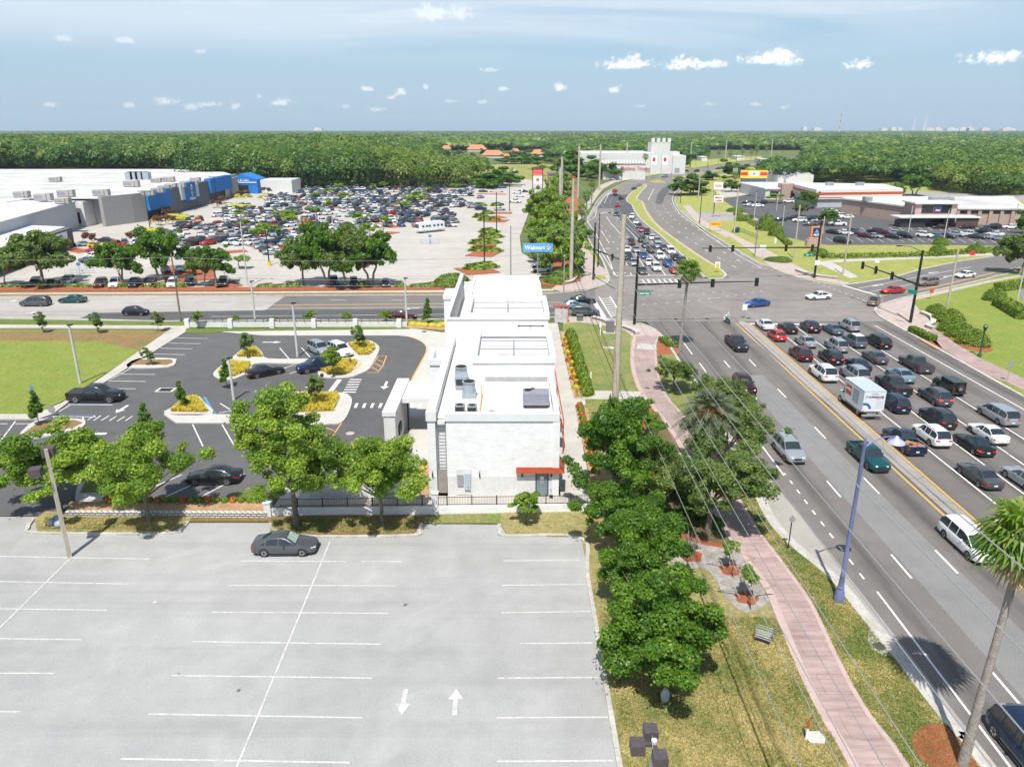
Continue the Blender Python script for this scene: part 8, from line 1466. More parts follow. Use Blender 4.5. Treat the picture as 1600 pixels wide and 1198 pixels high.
x, y = G(1117,362); t = thing('banner_sign', 'yellow banner on posts beside the far path', 'sign', (x, y, 0)); b = MB(); b.box(x - 1.8, y - .05,1.6, x + 1.8, y + .05,3.0); so = b.build('banner', 'signal_yellow', t); lettering('HIRING', .9, 'sign_red', so, (x, y - .08,2.3),0,.01); b = MB(); b.tube([(x - 1.7, y, 0),(x - 1.7, y, 3.1)],.06,6); b.tube([(x + 1.7, y, 0),(x + 1.7, y, 3.1)],.06,6); b.build('post', 'steel', t)
def small_sign(px, py, top, kind, lab, m='sign_white', w_=.75, hh=.75, back=False, col='steel', lean=0):
 x, y = G(px, py); h = hgt(px, py, top); t = thing('road_sign', lab, 'road sign', (x, y, .1)); b = MB(); b.tube([(x, y, .0),(x, y, h)],.045,6); b.build('post', col, t); b = MB()
 if kind == 'oct': c = [(x + w_ / 2 * 1.08 * math.cos(math.pi / 8 + k * math.pi / 4), h - hh / 2 + w_ / 2 * 1.08 * math.sin(math.pi / 8 + k * math.pi / 4)) for k in range(8)]
 elif kind == 'round': c = [(x + w_ / 2 * math.cos(k * math.pi / 8), h - hh / 2 + w_ / 2 * math.sin(k * math.pi / 8)) for k in range(16)]
 else: c = [(x - w_ / 2, h - hh),(x + w_ / 2, h - hh),(x + w_ / 2, h),(x - w_ / 2, h)]
 n = len(c); b.add([(a, y - .09, z) for a, z in c] + [(a, y - .05, z) for a, z in c],[tuple(range(n)), tuple(range(n, 2 * n))[::-1]] + [(k, n + k, n + (k + 1) % n, (k + 1) % n) for k in range(n)]); b.build('plate', m, t); return t, x, y, h
small_sign(83,650,634, 'oct', 'back of a stop sign at the corner of the green lawn', 'steel', .8,.8); small_sign(57,640,603, 'sq', 'blue-topped accessible parking sign on the lawn', 'blue_paint', .35,.5); small_sign(504,595,583, 'round', 'small dark round sign by the planted island', 'trim', .5,.5)
small_sign(1231,859,806, 'round', 'round white sign seen from behind beside the lilac lamp', 'steel', .45,.45, col='dark_metal'); t, x, y, h = small_sign(1120,427,409, 'sq', 'white keep-right sign above a yellow marker on the median nose', 'sign_white', 1.1,1.3); b = MB(); b.box(x - .35, y - .12,1.0, x + .35, y - .08,2.2); b.build('marker', 'signal_yellow', t)
small_sign(1162,497,475, 'sq', 'white sign on the tip of the concrete separator', 'sign_white', .8,1.0); small_sign(1190,405,383, 'sq', 'white bus stop sign on the far grass strip', 'sign_white', 1.6,.9); small_sign(1453,468,451, 'sq', 'small orange and white sign on the right-hand verge', 'rust_orange', .7,.8); small_sign(1573,597,563, 'sq', 'narrow grey sign beside the right-hand path', 'steel', .5,.9); small_sign(1367,430,407, 'sq', 'small white sign on the lawn beyond the right-hand street', 'sign_white', .9,.5); small_sign(1519,400,391, 'round', 'red round sign before the clipped round bush', 'sign_red', 1.4,1.4); small_sign(1211,381,372, 'sq', 'white marker post beside the ball bushes', 'sign_white', .5,1.4)
# bits and pieces
def bit(name, px, py, lab, cat, fn, mats, z=0.1, rz=0.0, smooth=40):
 mb = MB(); fn(mb); o = inst(name, mb.mesh(name, mats, smooth=smooth), None, (*G(px, py), z), rz); return tag(o, lab, cat)
def cart(m):
 m.cur = 0
 for x in np.linspace(-.45,.45,10): m.tube([(x, -.28,.35),(x, -.3,.85)],.008,4); m.tube([(x, .28,.35),(x, .3,.85)],.008,4); m.tube([(x, -.28,.35),(x, .28,.35)],.008,4)
 for y in np.linspace(-.28,.28,7): m.tube([(-.45, y, .35),(-.47, y, .85)],.008,4); m.tube([(.45, y, .35),(.5, y, .85)],.008,4); m.tube([(-.45, y, .35),(.45, y, .35)],.008,4)
 for z in (.35,.52,.7,.86):
  for y in (-.29,.29): m.tube([(-.46, y, z),(.48, y, z)],.012,4)
  m.tube([(-.46,-.29, z),(-.46,.29, z)],.012,4); m.tube([(.48,-.29, z),(.48,.29, z)],.012,4)
 m.cur = 1; m.tube([(-.6,-.3,.98),(-.6,.3,.98)],.03,6); m.tube([(-.6,-.3,.98),(-.45,-.3,.8)],.02,4); m.tube([(-.6,.3,.98),(-.45,.3,.8)],.02,4)
 m.cur = 2; m.box(-.4,-.22,.12,.45,.22,.16)
 for x in (-.35,.4):
  for y in (-.22,.22): m.tube([(x, y - .03,.07),(x, y + .03,.07)],.07,8)
bit('shopping_cart', 1192,1003, 'abandoned shopping cart with a blue handle on the dry grass', 'shopping cart', cart, ['steel', 'teal_plastic' if 'teal_plastic' in M else mat('teal_plastic', (.01,.14,.25),.5), 'trim'], rz=2.6)
bit('marker_post', 1259,1157, 'orange and white marker post by a concrete pad', 'marker post', lambda m: (m.tube([(0,0,0),(0,0,.75)],.06,8), setattr(m, 'cur', 1), m.tube([(0,0,.75),(0,0,1.3)],.065,8)),['sign_white', 'rust_orange'])
bit('utility_pad', 1274,1155, 'small pale concrete pad in the grass by the pink path', 'pad', lambda m: m.prism([(-.45,-.35),(.3,-.42),(.48,-.1),(.35,.4),(-.35,.4),(-.5,.1)],0,.08),['white_concrete'])
def bags(m):
 for i, (x, y, z) in enumerate(((0,0,.3),(.55,.1,.32),(.2,.4,.35),(.7,-.2,.25))): m.cur = 0; m.ball((x, y, z),(.36,.34,.32),10,8,.08, i, 0)
bit('rubbish_bags', 82,822, 'pale blue-grey rubbish bags heaped under the left tree', 'rubbish bags', bags, [mat('bag_blue', (.30,.35,.42),.35, var=.4, vscale=5)],.08)['label']
bit('rubbish_bag', 1038,1098, 'pale sack leaning at the foot of the largest dark tree', 'sack', lambda m: m.ball((0,0,.4),(.25,.22,.5),10,8,.08,3,0),[mat('sack', (.45,.46,.45),.8, var=.3, vscale=5)],.1)
bit('litter', 242,941, 'crumpled red and white litter on the pale car park', 'litter', lambda m: m.ball((0,0,.03),(.16,.1,.05),8,5,.3,2,0),[mat('litter_red', (.7,.35,.32),.7, var=.8, vscale=20, col2=(.8,.8,.8))],0.0)
bit('fire_hydrant', 548,571, 'dark red and blue fire hydrant in the gold grass', 'hydrant', lambda m: (m.lathe((0,0,0),[(.18,0),(.13,.1),(.13,.55),(.17,.58)],10), setattr(m, 'cur', 1), m.lathe((0,0,.58),[(.17,0),(.1,.2),(.03,.28)],10), m.tube([(-.22,0,.42),(.22,0,.42)],.06,8)),['sign_red', 'navy'],.15)
bit('drain_inlet', 259,609, 'black storm drain grate in a pale frame', 'drain', lambda m: (m.box(-1.1,-.75,0,1.1,.75,.01), setattr(m, 'cur', 1), m.box(-.75,-.55,.0,.75,.55,.016)),['white_concrete', 'black'],.004)
for px, py, l in ((547,677, 'left'),(565,685, 'right')): bit('manhole_cover', px, py, l + ' pale round manhole cover in the drive-through lane', 'manhole', lambda m: m.cyl((0,0,0),.45,.012,18),['pink_border'],.004)
bit('manhole_cover', 663,518, 'dark round manhole cover on the pale apron', 'manhole', lambda m: m.cyl((0,0,0),.4,.012,18),['brown_metal'],0.0)
bit('bike_rack', 904,624, 'silver bicycle rack hoop beside the building pavement', 'bicycle rack', lambda m: [m.tube([(-.35, y, 0),(-.35, y, .75),(-.2, y, .9),(.2, y, .9),(.35, y, .75),(.35, y, 0)],.03,6) for y in (-.3,.3)],['steel'],.13)
bit('waste_bin', 970,652, 'grey cylindrical bin on the lawn behind the dense tree', 'bin', lambda m: (m.lathe((0,0,0),[(.25,0),(.27,.9),(.22,1.05)],12), setattr(m, 'cur', 1), m.lathe((0,0,1.05),[(.22,0),(.1,.15),(.0,.18)],12)),['steel', 'navy'],.1)
bit('closed_parasol', 952,650, 'folded purple parasol on the lawn', 'parasol', lambda m: (m.tube([(0,0,0),(0,0,2.6)],.03,6), setattr(m, 'cur', 1), m.lathe((0,0,.9),[(.1,0),(.22,.15),(.14,1.0),(.03,1.65)],9)),['steel', mat('purple_cloth', (.05,.03,.12),.8)],.1)
bit('control_cabinet', 953,521, 'dark grey signal control cabinet behind the concrete pole', 'cabinet', lambda m: (m.box(-.6,-.4,.15,.6,.4,1.9), setattr(m, 'cur', 1), m.box(-1.1,-.6,0,1.1,.6,.14)),[mat('cabinet_grey', (.16,.17,.17),.5), 'white_concrete'],.1)
bit('service_post', 938,524, 'pale service post beside the grey cabinet', 'post', lambda m: (m.tube([(0,0,0),(0,0,2.0)],.08,8), m.box(-.2,-.15,1.2,.2,.15,1.7)),['sign_white'],.1)
bit('wooden_post', 945,548, 'low timber frame post beside a pale slab on the lawn', 'post', lambda m: (m.box(-.05,-.05,0,.05,.05,1.3), m.box(-.05,-.05,1.3,.8,.05,1.4)),['pale_bark'],.1); bit('utility_pad', 951,545, 'pale slab on the lawn behind the concrete pole', 'pad', lambda m: m.box(-.8,-.5,0,.8,.5,.1),['white_concrete'],.1); bit('marker_post', 923,592, 'white stub post on the lawn by the croton strip', 'marker post', lambda m: m.cyl((0,0,0),.1,.8,8),['sign_white'],.1)
bit('transformer_box', 906,502, 'small dark green transformer box on the pavement', 'transformer', lambda m: (m.box(-.5,-.4,0,.5,.4,.9), m.prism([(-.5,-.4),(.5,-.4),(.5,.4),(-.5,.4)],.9,[.75,.75,1.0,1.0])),[mat('box_green', (.12,.16,.13),.6)],.1)
bit('bus_stop_bin', 1150,364, 'teal bin and bench by the grocery hedge rail', 'bin', lambda m: (m.box(-.9,-.5,0,.9,.5,1.3), m.ball((0,0,1.3),(.9,.5,.4),10,6)),['paint_teal'],.1)
m = MB(); q = P((1153,361),(1184,374));
for z in (.5,1.2): m.beam((*q[0], z),(*q[1], z),.06,.06)
for k in range(16): f = k / 15; m.box(q[0][0] + (q[1][0] - q[0][0]) * f - .03, q[0][1] + (q[1][1] - q[0][1]) * f - .03,0, q[0][0] + (q[1][0] - q[0][0]) * f + .03, q[0][1] + (q[1][1] - q[0][1]) * f + .03,1.25)
solo('railing', m, 'dark_metal', 'dark railing beside the path below the grocery bushes', 'railing')
# solar sign near left path
x, y = G(900,415); t = thing('solar_panel_post', 'small tilted dark solar panel on a post beside the far left path', 'solar panel', (x, y, 0)); b = MB(); b.tube([(x, y, 0),(x, y, 3)],.07,6); b.build('post', 'steel', t); b = MB(); b.obox((x, y - .2,3.2),(1.9,1.4,.08)); b.build('panel', 'navy', t)
# round transit shelter under the oaks
x, y = G(1052,768); t = thing('round_shelter', 'round shelter with a pale segmented domed roof under the oaks', 'shelter', (x, y, .1)); b = MB(); b.lathe((x, y, 2.7),[(1.75,0),(1.8,.2),(1.5,.42),(.6,.62),(.05,.66)],20); b.build('roof', 'white_concrete', t, 20); b = MB(); b.lathe((x, y, 2.35),[(1.7,0),(1.72,.35)],20); b.build('fascia', mat('shelter_grey', (.14,.18,.20),.6), t)
for k in range(6): a = k * math.pi / 3; b = MB(); b.cyl((x + 1.5 * math.cos(a), y + 1.5 * math.sin(a),.1),.08,2.3,8); b.build('column', 'shelter_grey', t)
b = MB(); b.box(x - 1.0, y + .6,.1, x + 1.0, y + 1.0,.55); b.build('bench', 'pale_bark', t); b = MB(); b.lathe((x, y, .1),[(1.35,0),(1.35,2.2)],20);
b = MB(); [b.add([(x + 1.35 * math.cos(a), y + 1.35 * math.sin(a),.1),(x + 1.35 * math.cos(a + .25), y + 1.35 * math.sin(a + .25),.1),(x + 1.35 * math.cos(a + .25), y + 1.35 * math.sin(a + .25),2.3),(x + 1.35 * math.cos(a), y + 1.35 * math.sin(a),2.3)],[(0,1,2,3)]) for a in np.arange(.4,2.9,.25)]; b.build('back_panel', 'trim', t)
# cart corrals and the small things of the store car park
for px, py, lab in [(1,1, '')][:0] + [(672,381, 'blue cart corral in front of the motor home'),(412,388, 'blue cart corral beside a mulch island near the oak pair'),(125,428, 'blue-posted accessible bay sign left of the white parked SUV')]:
 x, y = G(px, py); t = thing('cart_corral', lab, 'cart corral', (x, y, 0)); b = MB()
 for dy in (-1,1):
  for z in (.5,1.0): b.beam((x - 2.6, y + dy, z),(x + 2.6, y + dy, z),.08,.08)
  for dx in (-2.6,0,2.6): b.tube([(x + dx, y + dy, 0),(x + dx, y + dy, 1.05)],.05,6)
 b.build('rail', 'meter_blue', t); b = MB(); b.tube([(x, y, 0),(x, y, 2.4)],.06,6); b.box(x - .4, y - .05,1.8, x + .4, y + .05,2.5); b.build('sign_post', 'blue_paint', t)
# overhead wires: each one is a cable strung along the concrete poles
def wire(pts, r, lab, m='wire', sag=1.2, group='overhead wires'):
 mb = MB(); out = []
 for a, b in zip(pts, pts[1:]):
  for k in range(14): f = k / 14; p_ = Vector(a).lerp(Vector(b), f); p_.z -= sag * 4 * f * (1 - f); out.append(p_)
 out.append(Vector(pts[-1])); mb.tube(out, r, 5, False); return solo('overhead_wire', mb, m, lab, 'wire', group)
PY = [(11.0,-40),(11.6,8),(11.9,80.4),(12.2,152.5),(14.5,250)]
ord_ = ['lowest', 'second lowest', 'third lowest', 'fourth', 'fifth', 'sixth', 'seventh', 'eighth', 'topmost', 'tenth']
for i, (dx, h, sg, r_) in enumerate([(-.3,6.4,.25,.022),(.35,8.1,.25,.022),(.3,9.3,.4,.02),(.2,11.0,.4,.018),(.3,12.6,.4,.02),(.5,14.9,.4,.02),(.5,16.6,.4,.022),(.5,18.4,.4,.022),(.1,20.6,.4,.02)]):
 wire([(x + dx, y, h) for x, y in PY], r_, f'{ord_[i]} overhead wire strung on the massive concrete poles', sag=sg)
wire([(26,20,10.8),(32,-12,10.2)],.01, 'short wire over the highway', sag=.1) if False else None
p1 = G(283,503); p2 = G(880,494)
for i, h in enumerate((6.6,7.6,10.6)): wire([(-160, p1[1] + 6, h),(p1[0], p1[1], h),(p2[0], p2[1], h if h < 10 else 10.8)],.025,['lowest', 'middle', 'top'][i] + ' wire crossing before the store oaks from the wooden pole', sag=1.0)
for i, h in enumerate((7.5,8.4,9.3)): wire([(*G(798,447), h + 2),(*G(892,440), h + 3)],.025,['lower', 'middle', 'upper'][i] + ' short wire above the blue store sign', sag=.6)
# ---- people at the store
PG = 'people at the store entrance'
cols = ['red', 'pink', 'white', 'blue', 'dark']
for i, (px, py) in enumerate([(240,347),(244,345),(248,348),(253,343),(257,340),(262,345),(266,341),(251,346),(271,339),(259,349),(236,351),(246,341),(297,352),(325,358)]):
 x, y = G(px, py); o = thing('person', f'{["standing", "walking"][i % 2]} figure in {["red", "pink", "white", "blue", "dark"][i % 5]} shirt {"among the parked cars" if i > 11 else "in the crowd at the store entrance"}', 'person', (x, y, 0), i * 1.7, PG); inst('body', walker, o, mats={1: M['shirt_' + cols[i % 5]]})
# ---- parked cars: listed ones, then the packed rows
SG = 'cars parked in the store car park'
def pk(kind, c, px, py, hd, lab, lod=1, g=SG, **k): car(kind, c, A(px, py), hd, lab, g, lod, **k)
for kind, c, px, py, lab in [('suv', 'black', 56,441, 'black SUV left of the widest oak trunk'),('sedan', 'black', 81,441, 'black car right of the widest oak trunk'),('suv', 'silver', 106,438, 'silver SUV third in the row under the oaks'),('suv', 'dark_red', 157,442, 'dusty red SUV between a shrub and a white SUV'),('suv', 'white', 180,442, 'white SUV beside the oak over the parked row'),('suv', 'black', 210,442, 'black SUV right of the white SUV under the oaks'),('minivan', 'maroon', 234,440, 'dark red minivan nose to the orange mulch'),('suv', 'white', 270,442, 'white car partly hidden behind the wooden pole'),('suv', 'black', 297,439, 'black SUV beside the slim oak of the pair'),('suv', 'black', 349,440, 'black SUV alone right of the pair of oaks'),('suv', 'dark_blue', 522,439, 'dark SUV between trunks of the big oak clump'),('suv', 'black', 553,441, 'black SUV right of the straight pale oak trunk'),('sedan', 'black', 602,441, 'black sedan right of the forked oak trunk')]:
 pk(kind, c, px, py, -76, lab, 1)
for kind, c, px, py, hd, lab in [('sedan', 'dark_blue', 258,420,-62, 'dark blue sedan behind the second oak'),('sedan', 'light_blue', 280,419,-62, 'pale blue car beside the curved mulch island'),('sedan', 'steel_blue', 140,405,5, 'blue-grey sedan behind the widest oak'),('sedan', 'white', 148,398,0, 'white sedan behind the blue-grey sedan left of the oaks'),('minivan', 'steel_blue', 170,396,5, 'grey van right of the white sedan'),('sedan', 'red', 150,390,8, 'low bright red sports car'),('hatchback', 'yellow', 150,382,5, 'yellow car behind the red sports car'),('sedan', 'silver', 132,380,40, 'silver sedan at the left end of the store car park'),('pickup', 'red', 181,381,175, 'large bright red pickup truck'),('sedan', 'charcoal', 167,374,0, 'dark sedan behind the large red pickup'),('sedan', 'white', 212,377,-70, 'white sedan right of the large red pickup'),('suv', 'steel_blue', 195,379,-60, 'blue-grey SUV just right of the red pickup bed'),('sedan', 'silver', 425,393,10, 'silver sedan at the near edge of the packed rows'),('sedan', 'white', 434,390,8, 'white sedan at the near edge of the packed rows'),('suv', 'grey', 416,390,-40, 'dark grey SUV at the near edge of the packed rows'),('sedan', 'red', 439,386,170, 'dark red sedan behind the white sedan'),('sedan', 'silver', 845,413,178, 'silver sedan under the oak by the blue store sign'),('suv', 'white', 846,420,2, 'white crossover under the oak by the blue store sign'),('sedan', 'silver', 402,383,-65, 'silver sedan beyond the blue corral'),('sedan', 'blue', 627,350,-62, 'blue car alone at the end of a near row'),('suv', 'silver', 606,350,120, 'silver SUV beside a mulch island'),('sedan', 'grey', 698,350,-62, 'grey sedan at the right end of the nearest full row'),('sedan', 'white', 707,350,-62, 'white sedan last in the nearest full row'),('sedan', 'white', 585,352,0, 'white sedan left of the silver SUV by the mulch'),('sedan', 'steel_blue', 563,361,0, 'blue-grey sedan behind the big oak clump'),('pickup', 'silver', 740,322,10, 'silver pickup near the right end of the rows'),('suv', 'dark_blue', 751,325,15, 'dark blue SUV near the right end of the rows'),('sedan', 'dark_blue', 779,318,0, 'dark blue car at the right lane'),('sedan', 'silver', 781,326,5, 'silver car below the dark blue one at the right lane'),('sedan', 'white', 808,300,5, 'white car at the pylon lane, left one'),('sedan', 'black', 818,298,0, 'dark car at the pylon lane, right one'),('sedan', 'white', 812,305,5, 'white car at the pylon lane, nearest one'),('pickup', 'white', 805,314,-30, 'white pickup at the pylon lane'),('sedan', 'charcoal', 755,298,0, 'dark sedan driving along the far right lane'),('suv', 'steel_blue', 785,292,10, 'grey-blue SUV on the lane towards the meadow'),('suv', 'black', 695,291,90, 'black SUV alone at the far fence'),('sedan', 'silver', 735,294,0, 'pale car behind the far green tree'),('suv', 'charcoal', 650,291,90, 'dark SUV near the far fence'),('suv', 'silver', 661,291,90, 'silver SUV near the far fence')]:
 pk(kind, c, px, py, hd, lab, 1)
FQ = 'cars waiting at the far side of the junction'
for kind, c, px, py in [('suv', 'white', 987.5,338),('sedan', 'white', 994,346),('sedan', 'black', 999,352),('hatchback', 'red', 1003,358),('suv', 'black', 1011,362),('sedan', 'white', 1019,370),('suv', 'silver', 1027,376),('sedan', 'silver', 1028,382.5),('suv', 'charcoal', 1002.5,374),('sedan', 'grey', 1009,382),('pickup', 'grey', 1018,389.5),('pickup', 'dark_red', 986,378),('sedan', 'silver', 994,389),('sedan', 'white', 979,389),('pickup', 'charcoal', 981,400),('sedan', 'silver', 990,409),('sedan', 'grey', 1004,422),('sedan', 'blue', 1006,398),('sedan', 'white', 1014,409),('suv', 'white', 1025,417),('suv', 'white', 1031,399.5),('suv', 'blue', 1044,411),('sedan', 'grey', 1037.5,386),('minivan', 'white', 1047.5,391),('sedan', 'black', 1056,401),('suv', 'charcoal', 1066,408),('sedan', 'black', 1078,414),('sedan', 'red', 1054,421)]:
 x, y = A(px, py); hd = -90 - (0 if y < 185 else (y - 185) * .18); row = 'beside the grass median' if px > 1080 - (422 - py) * 1.1 - 22 else 'in a middle lane' if px > 985 else 'in the outer lane'
 lab = f'{CW.get(c, c)} {NAMES[kind][1]} {row}, {"near the stop line" if py > 405 else "midway back" if py > 380 else "at the rear of the queue"}'; car(kind, c, (x, y), hd, lab, FQ, 1)
FH = 'cars driving on the far highway'
for kind, c, px, py, hd, lab in [('sedan', 'dark_blue', 963,334,-95, 'dark car nearest the queue on the resurfaced lanes'),('sedan', 'red', 965,320,80, 'red car with lit tail lights on the dark resurfaced lanes'),('suv', 'black', 970.5,309,75, 'black SUV ahead of the red car on the dark lanes'),('sedan', 'dark_red', 961.5,303.5,70, 'dark red car lower of two near the bus bay'),('sedan', 'red', 961,297.5,65, 'bright red car upper of two near the bus bay'),('sedan', 'teal', 991,294,60, 'dark car beside the tip of the grass median'),('sedan', 'silver', 999,289,55, 'silver car at the tip of the grass median'),('suv', 'light_blue', 1038,275,190, 'pale SUV at the far highway crossing'),('sedan', 'dark_red', 1054,270,30, 'dark red car on the far bend'),('sedan', 'charcoal', 1072,266.5,30, 'small dark car on the far bend'),('suv', 'black', 1088,267,200, 'black SUV on the far bend'),('suv', 'charcoal', 1122,263.5,200, 'dark SUV coming from the far palms'),('suv', 'charcoal', 1186,258,200, 'dark car by the far low sign'),('sedan', 'silver', 960,280,0, 'silver car parked before the white castle'),('suv', 'black', 1065,286,-120, 'black car approaching on the grey lane by the round tree')]:
 car(kind, c, A(px, py), hd, lab, FH, 1 if py > 290 else 2)
GG = 'cars parked at the grocery'
for i, (kind, c, px, py, hd) in enumerate([('sedan', 'charcoal', 1218,342,170),('suv', 'black', 1238,340,170),('suv', 'white', 1249,344,170),('suv', 'dark_blue', 1268,341,170),('sedan', 'grey', 1266,349.5,170),('sedan', 'silver', 1279,344,170),('pickup', 'white', 1308,349.5,170),('sedan', 'white', 1298,329.5,170),('sedan', 'white', 1304,333,170),('suv', 'white', 1309,337,170),('sedan', 'white', 1323,338.5,175),('sedan', 'black', 1303,362,-55),('sedan', 'white', 1321,363,-55),('suv', 'black', 1316,376,-55),('suv', 'grey', 1336,362,-55),('sedan', 'dark_red', 1353,367.5,-55),('sedan', 'silver', 1367,368,-55),('suv', 'black', 1367,361,125),('sedan', 'dark_red', 1383,363,-55),('sedan', 'silver', 1398,363,125),('sedan', 'black', 1396,369,-55),('suv', 'black', 1414,368,-55),('suv', 'white', 1445,367,-55),('sedan', 'maroon', 1469,354,175),('sedan', 'maroon', 1510,354,175),('suv', 'black', 1551,354.5,175),('sedan', 'white', 1578,354,175),('sedan', 'steel_blue', 1464,368,-55),('sedan', 'black', 1480,368,-55),('sedan', 'silver', 1495,365.5,-55),('suv', 'white', 1511,365,125),('sedan', 'charcoal', 1527,369,-55),('sedan', 'silver', 1542,369,-55),('suv', 'black', 1535,361.5,125),('sedan', 'white', 1555,365,125),('sedan', 'silver', 1562,372,-55),('suv', 'white', 1232,314.5,160),('minivan', 'white', 1241,312,160),('sedan', 'black', 1168,315.5,170),('sedan', 'silver', 1170,320,170),('sedan', 'white', 1184,321,170),('sedan', 'white', 1170,298,170),('suv', 'black', 1190,316,170)]):
 x, y = A(px, py); sect = 'before the grocery front' if 1450 < px else 'in the row facing the hedge' if py > 358 else 'left of the grocery porch' if py > 325 else 'by the far signs and striped store'
 lab = f'{CW.get(c, c)} {NAMES[kind][1]} parked {sect}, near {"the clipped bushes" if px > 1455 and py > 360 else "the store wall" if py < 358 and px > 1330 else "the brick monument sign" if px < 1345 and py > 330 else "a white lamp post"}'
 car(kind, c, (x, y), hd, lab, GG, 1 if y < 300 else 2, z=.1)
# packed rows
def inpoly(px, py, poly):
 c = False
 for i in range(len(poly)):
  (x1, y1),(x2, y2) = poly[i], poly[i - 1]
  if (y1 > py) != (y2 > py) and px < (x2 - x1) * (py - y1) / (y2 - y1) + x1: c = not c
 return c
def proj(x, y, z=0.0):
 z -= CH; d_ = y * math.cos(PIT) - z * math.sin(PIT); u = y * math.sin(PIT) + z * math.cos(PIT); return 800 + FPX * x / d_, 599 - FPX * u / d_
OCC = [(236,372),(262,356),(300,344),(345,330),(385,318),(430,306),(452,300),(500,292),(640,292),(700,296),(745,300),(760,316),(735,327),(700,332),(716,345),(700,352),(610,357),(560,366),(500,378),(430,384),(400,392),(330,391),(255,384)]
rnd = random.Random(42); cols_ = ['white'] * 32 + ['silver'] * 18 + ['light_blue'] * 3 + ['grey'] * 8 + ['charcoal'] * 6 + ['black'] * 13 + ['dark_blue'] * 9 + ['steel_blue'] * 7 + ['dark_red'] * 4 + ['red'] * 3 + ['blue'] * 3 + ['tan'] * 3 + ['teal'] + ['orange']
rows = []; y = 204.0; r_i = 0
while y < 420:
 for k, dy in enumerate((0,5.6)):
  sgn = 1 if (r_i % 2) else -1; x = -150.0 + rnd.random() * 2; row = []
  while x < 20:
   px, py = proj(x, y + dy)
   if inpoly(px, py, OCC) and rnd.random() < (.88 if px < 640 else .7) and abs((x + 200 + (r_i % 3) * 6) % 47 - 3) > 2.6: row.append((x, y + dy, sgn))
   x += 3.0
  rows.append(row)
 y += 17.2; r_i += 1
flat = sorted([c for r_ in rows for c in r_], key=lambda c: math.hypot(c[0], c[1])); keepn = 300 - 34 * 0
n_ind = 0; SV = []; SF = []; SM = []; listed = [(o.location.x, o.location.y) for o in COL.objects if o.parent is None and o.get('group') in (SG,)]
N_CARS = sum(1 for o in COL.objects if o.parent is None and o.get('category') in ('car', 'SUV', 'minivan', 'pickup truck'))
budget = 300 - sum(1 for o in COL.objects if o.parent is None and o.get('group') in (SG,)); rest = {k: [] for k in ('sedan', 'suv', 'hatchback', 'minivan')}
rowidx = {c: (i, j) for i, r_ in enumerate(rows) for j, c in enumerate(sorted(r_))}
def NTH(n): return str(n) + ('th' if 10 < n < 20 else {1: 'st', 2: 'nd', 3: 'rd'}.get(n % 10, 'th'))
ORD = ['first', 'second', 'third', 'fourth', 'fifth', 'sixth', 'seventh', 'eighth', 'ninth', 'tenth', 'eleventh', 'twelfth', 'thirteenth', 'fourteenth']
seen_rows = []
for c in flat:
 x, y, sg = c
 if any(abs(x - a) < 3.2 and abs(y - b) < 4.5 for a, b in listed): continue
 kind = rnd.choices(['sedan', 'suv', 'hatchback', 'minivan', 'pickup'],[38,36,8,8,10])[0]; colr = rnd.choice(cols_); face_ = 1 if rnd.random() < .6 else -1
 hd = math.degrees(math.atan2(-.883 * face_ * 1,.47 * face_ * sg)) + rnd.uniform(-3,3); xx, yy = x + rnd.uniform(-.2,.2), y + rnd.uniform(-.4,.4)
 if n_ind < budget:
  i, j = rowidx[c]
  if i not in seen_rows: seen_rows.append(i)
  rr_ = sorted(seen_rows).index(i); lab = f'{CW.get(colr, colr)} {NAMES[kind][1]}, {NTH(j + 1)} from left in the {NTH(rr_ + 1)} packed row of the store'
  car(kind, colr, (xx, yy), hd, lab, 'cars in the packed rows of the store car park', 1 if n_ind < 40 else 2, rnd.uniform(.94,1.06)); n_ind += 1
 else: rest[kind if kind in rest else 'suv'].append((xx, yy, hd, colr))
V = []; Fc = []; MI = []; ml = ['glass_dark', 'tyre', 'headlamp', 'taillamp']; used = sorted({q[3] for r_ in rest.values() for q in r_}); base_ = 0
for kind, lst in rest.items():
 fv, ff, fm = proto(kind)['far_arrays']
 for xx, yy, hd, colr in lst:
  a = math.radians(hd); ca, sa = math.cos(a), math.sin(a); V += [(xx + v[0] * ca - v[1] * sa, yy + v[0] * sa + v[1] * ca, v[2]) for v in fv]; Fc += [tuple(base_ + i for i in f) for f in ff]; MI += [(4 + used.index(colr)) if m_ == 0 else m_ - 1 for m_ in fm]; base_ += len(fv)
me = bpy.data.meshes.new('packed_cars'); me.from_pydata(V, [], Fc)
for m_ in ml: me.materials.append(M[m_])
for c_ in used: me.materials.append(PAINTS[c_])
me.polygons.foreach_set('material_index', MI); me.update(); o = put(bpy.data.objects.new('packed_cars', me)); o['kind'] = 'stuff'; tag(o, 'the farthest packed rows of cars before the woods', 'cars')
print('cars individually', N_CARS + n_ind, 'rest', sum(len(v) for v in rest.values()))
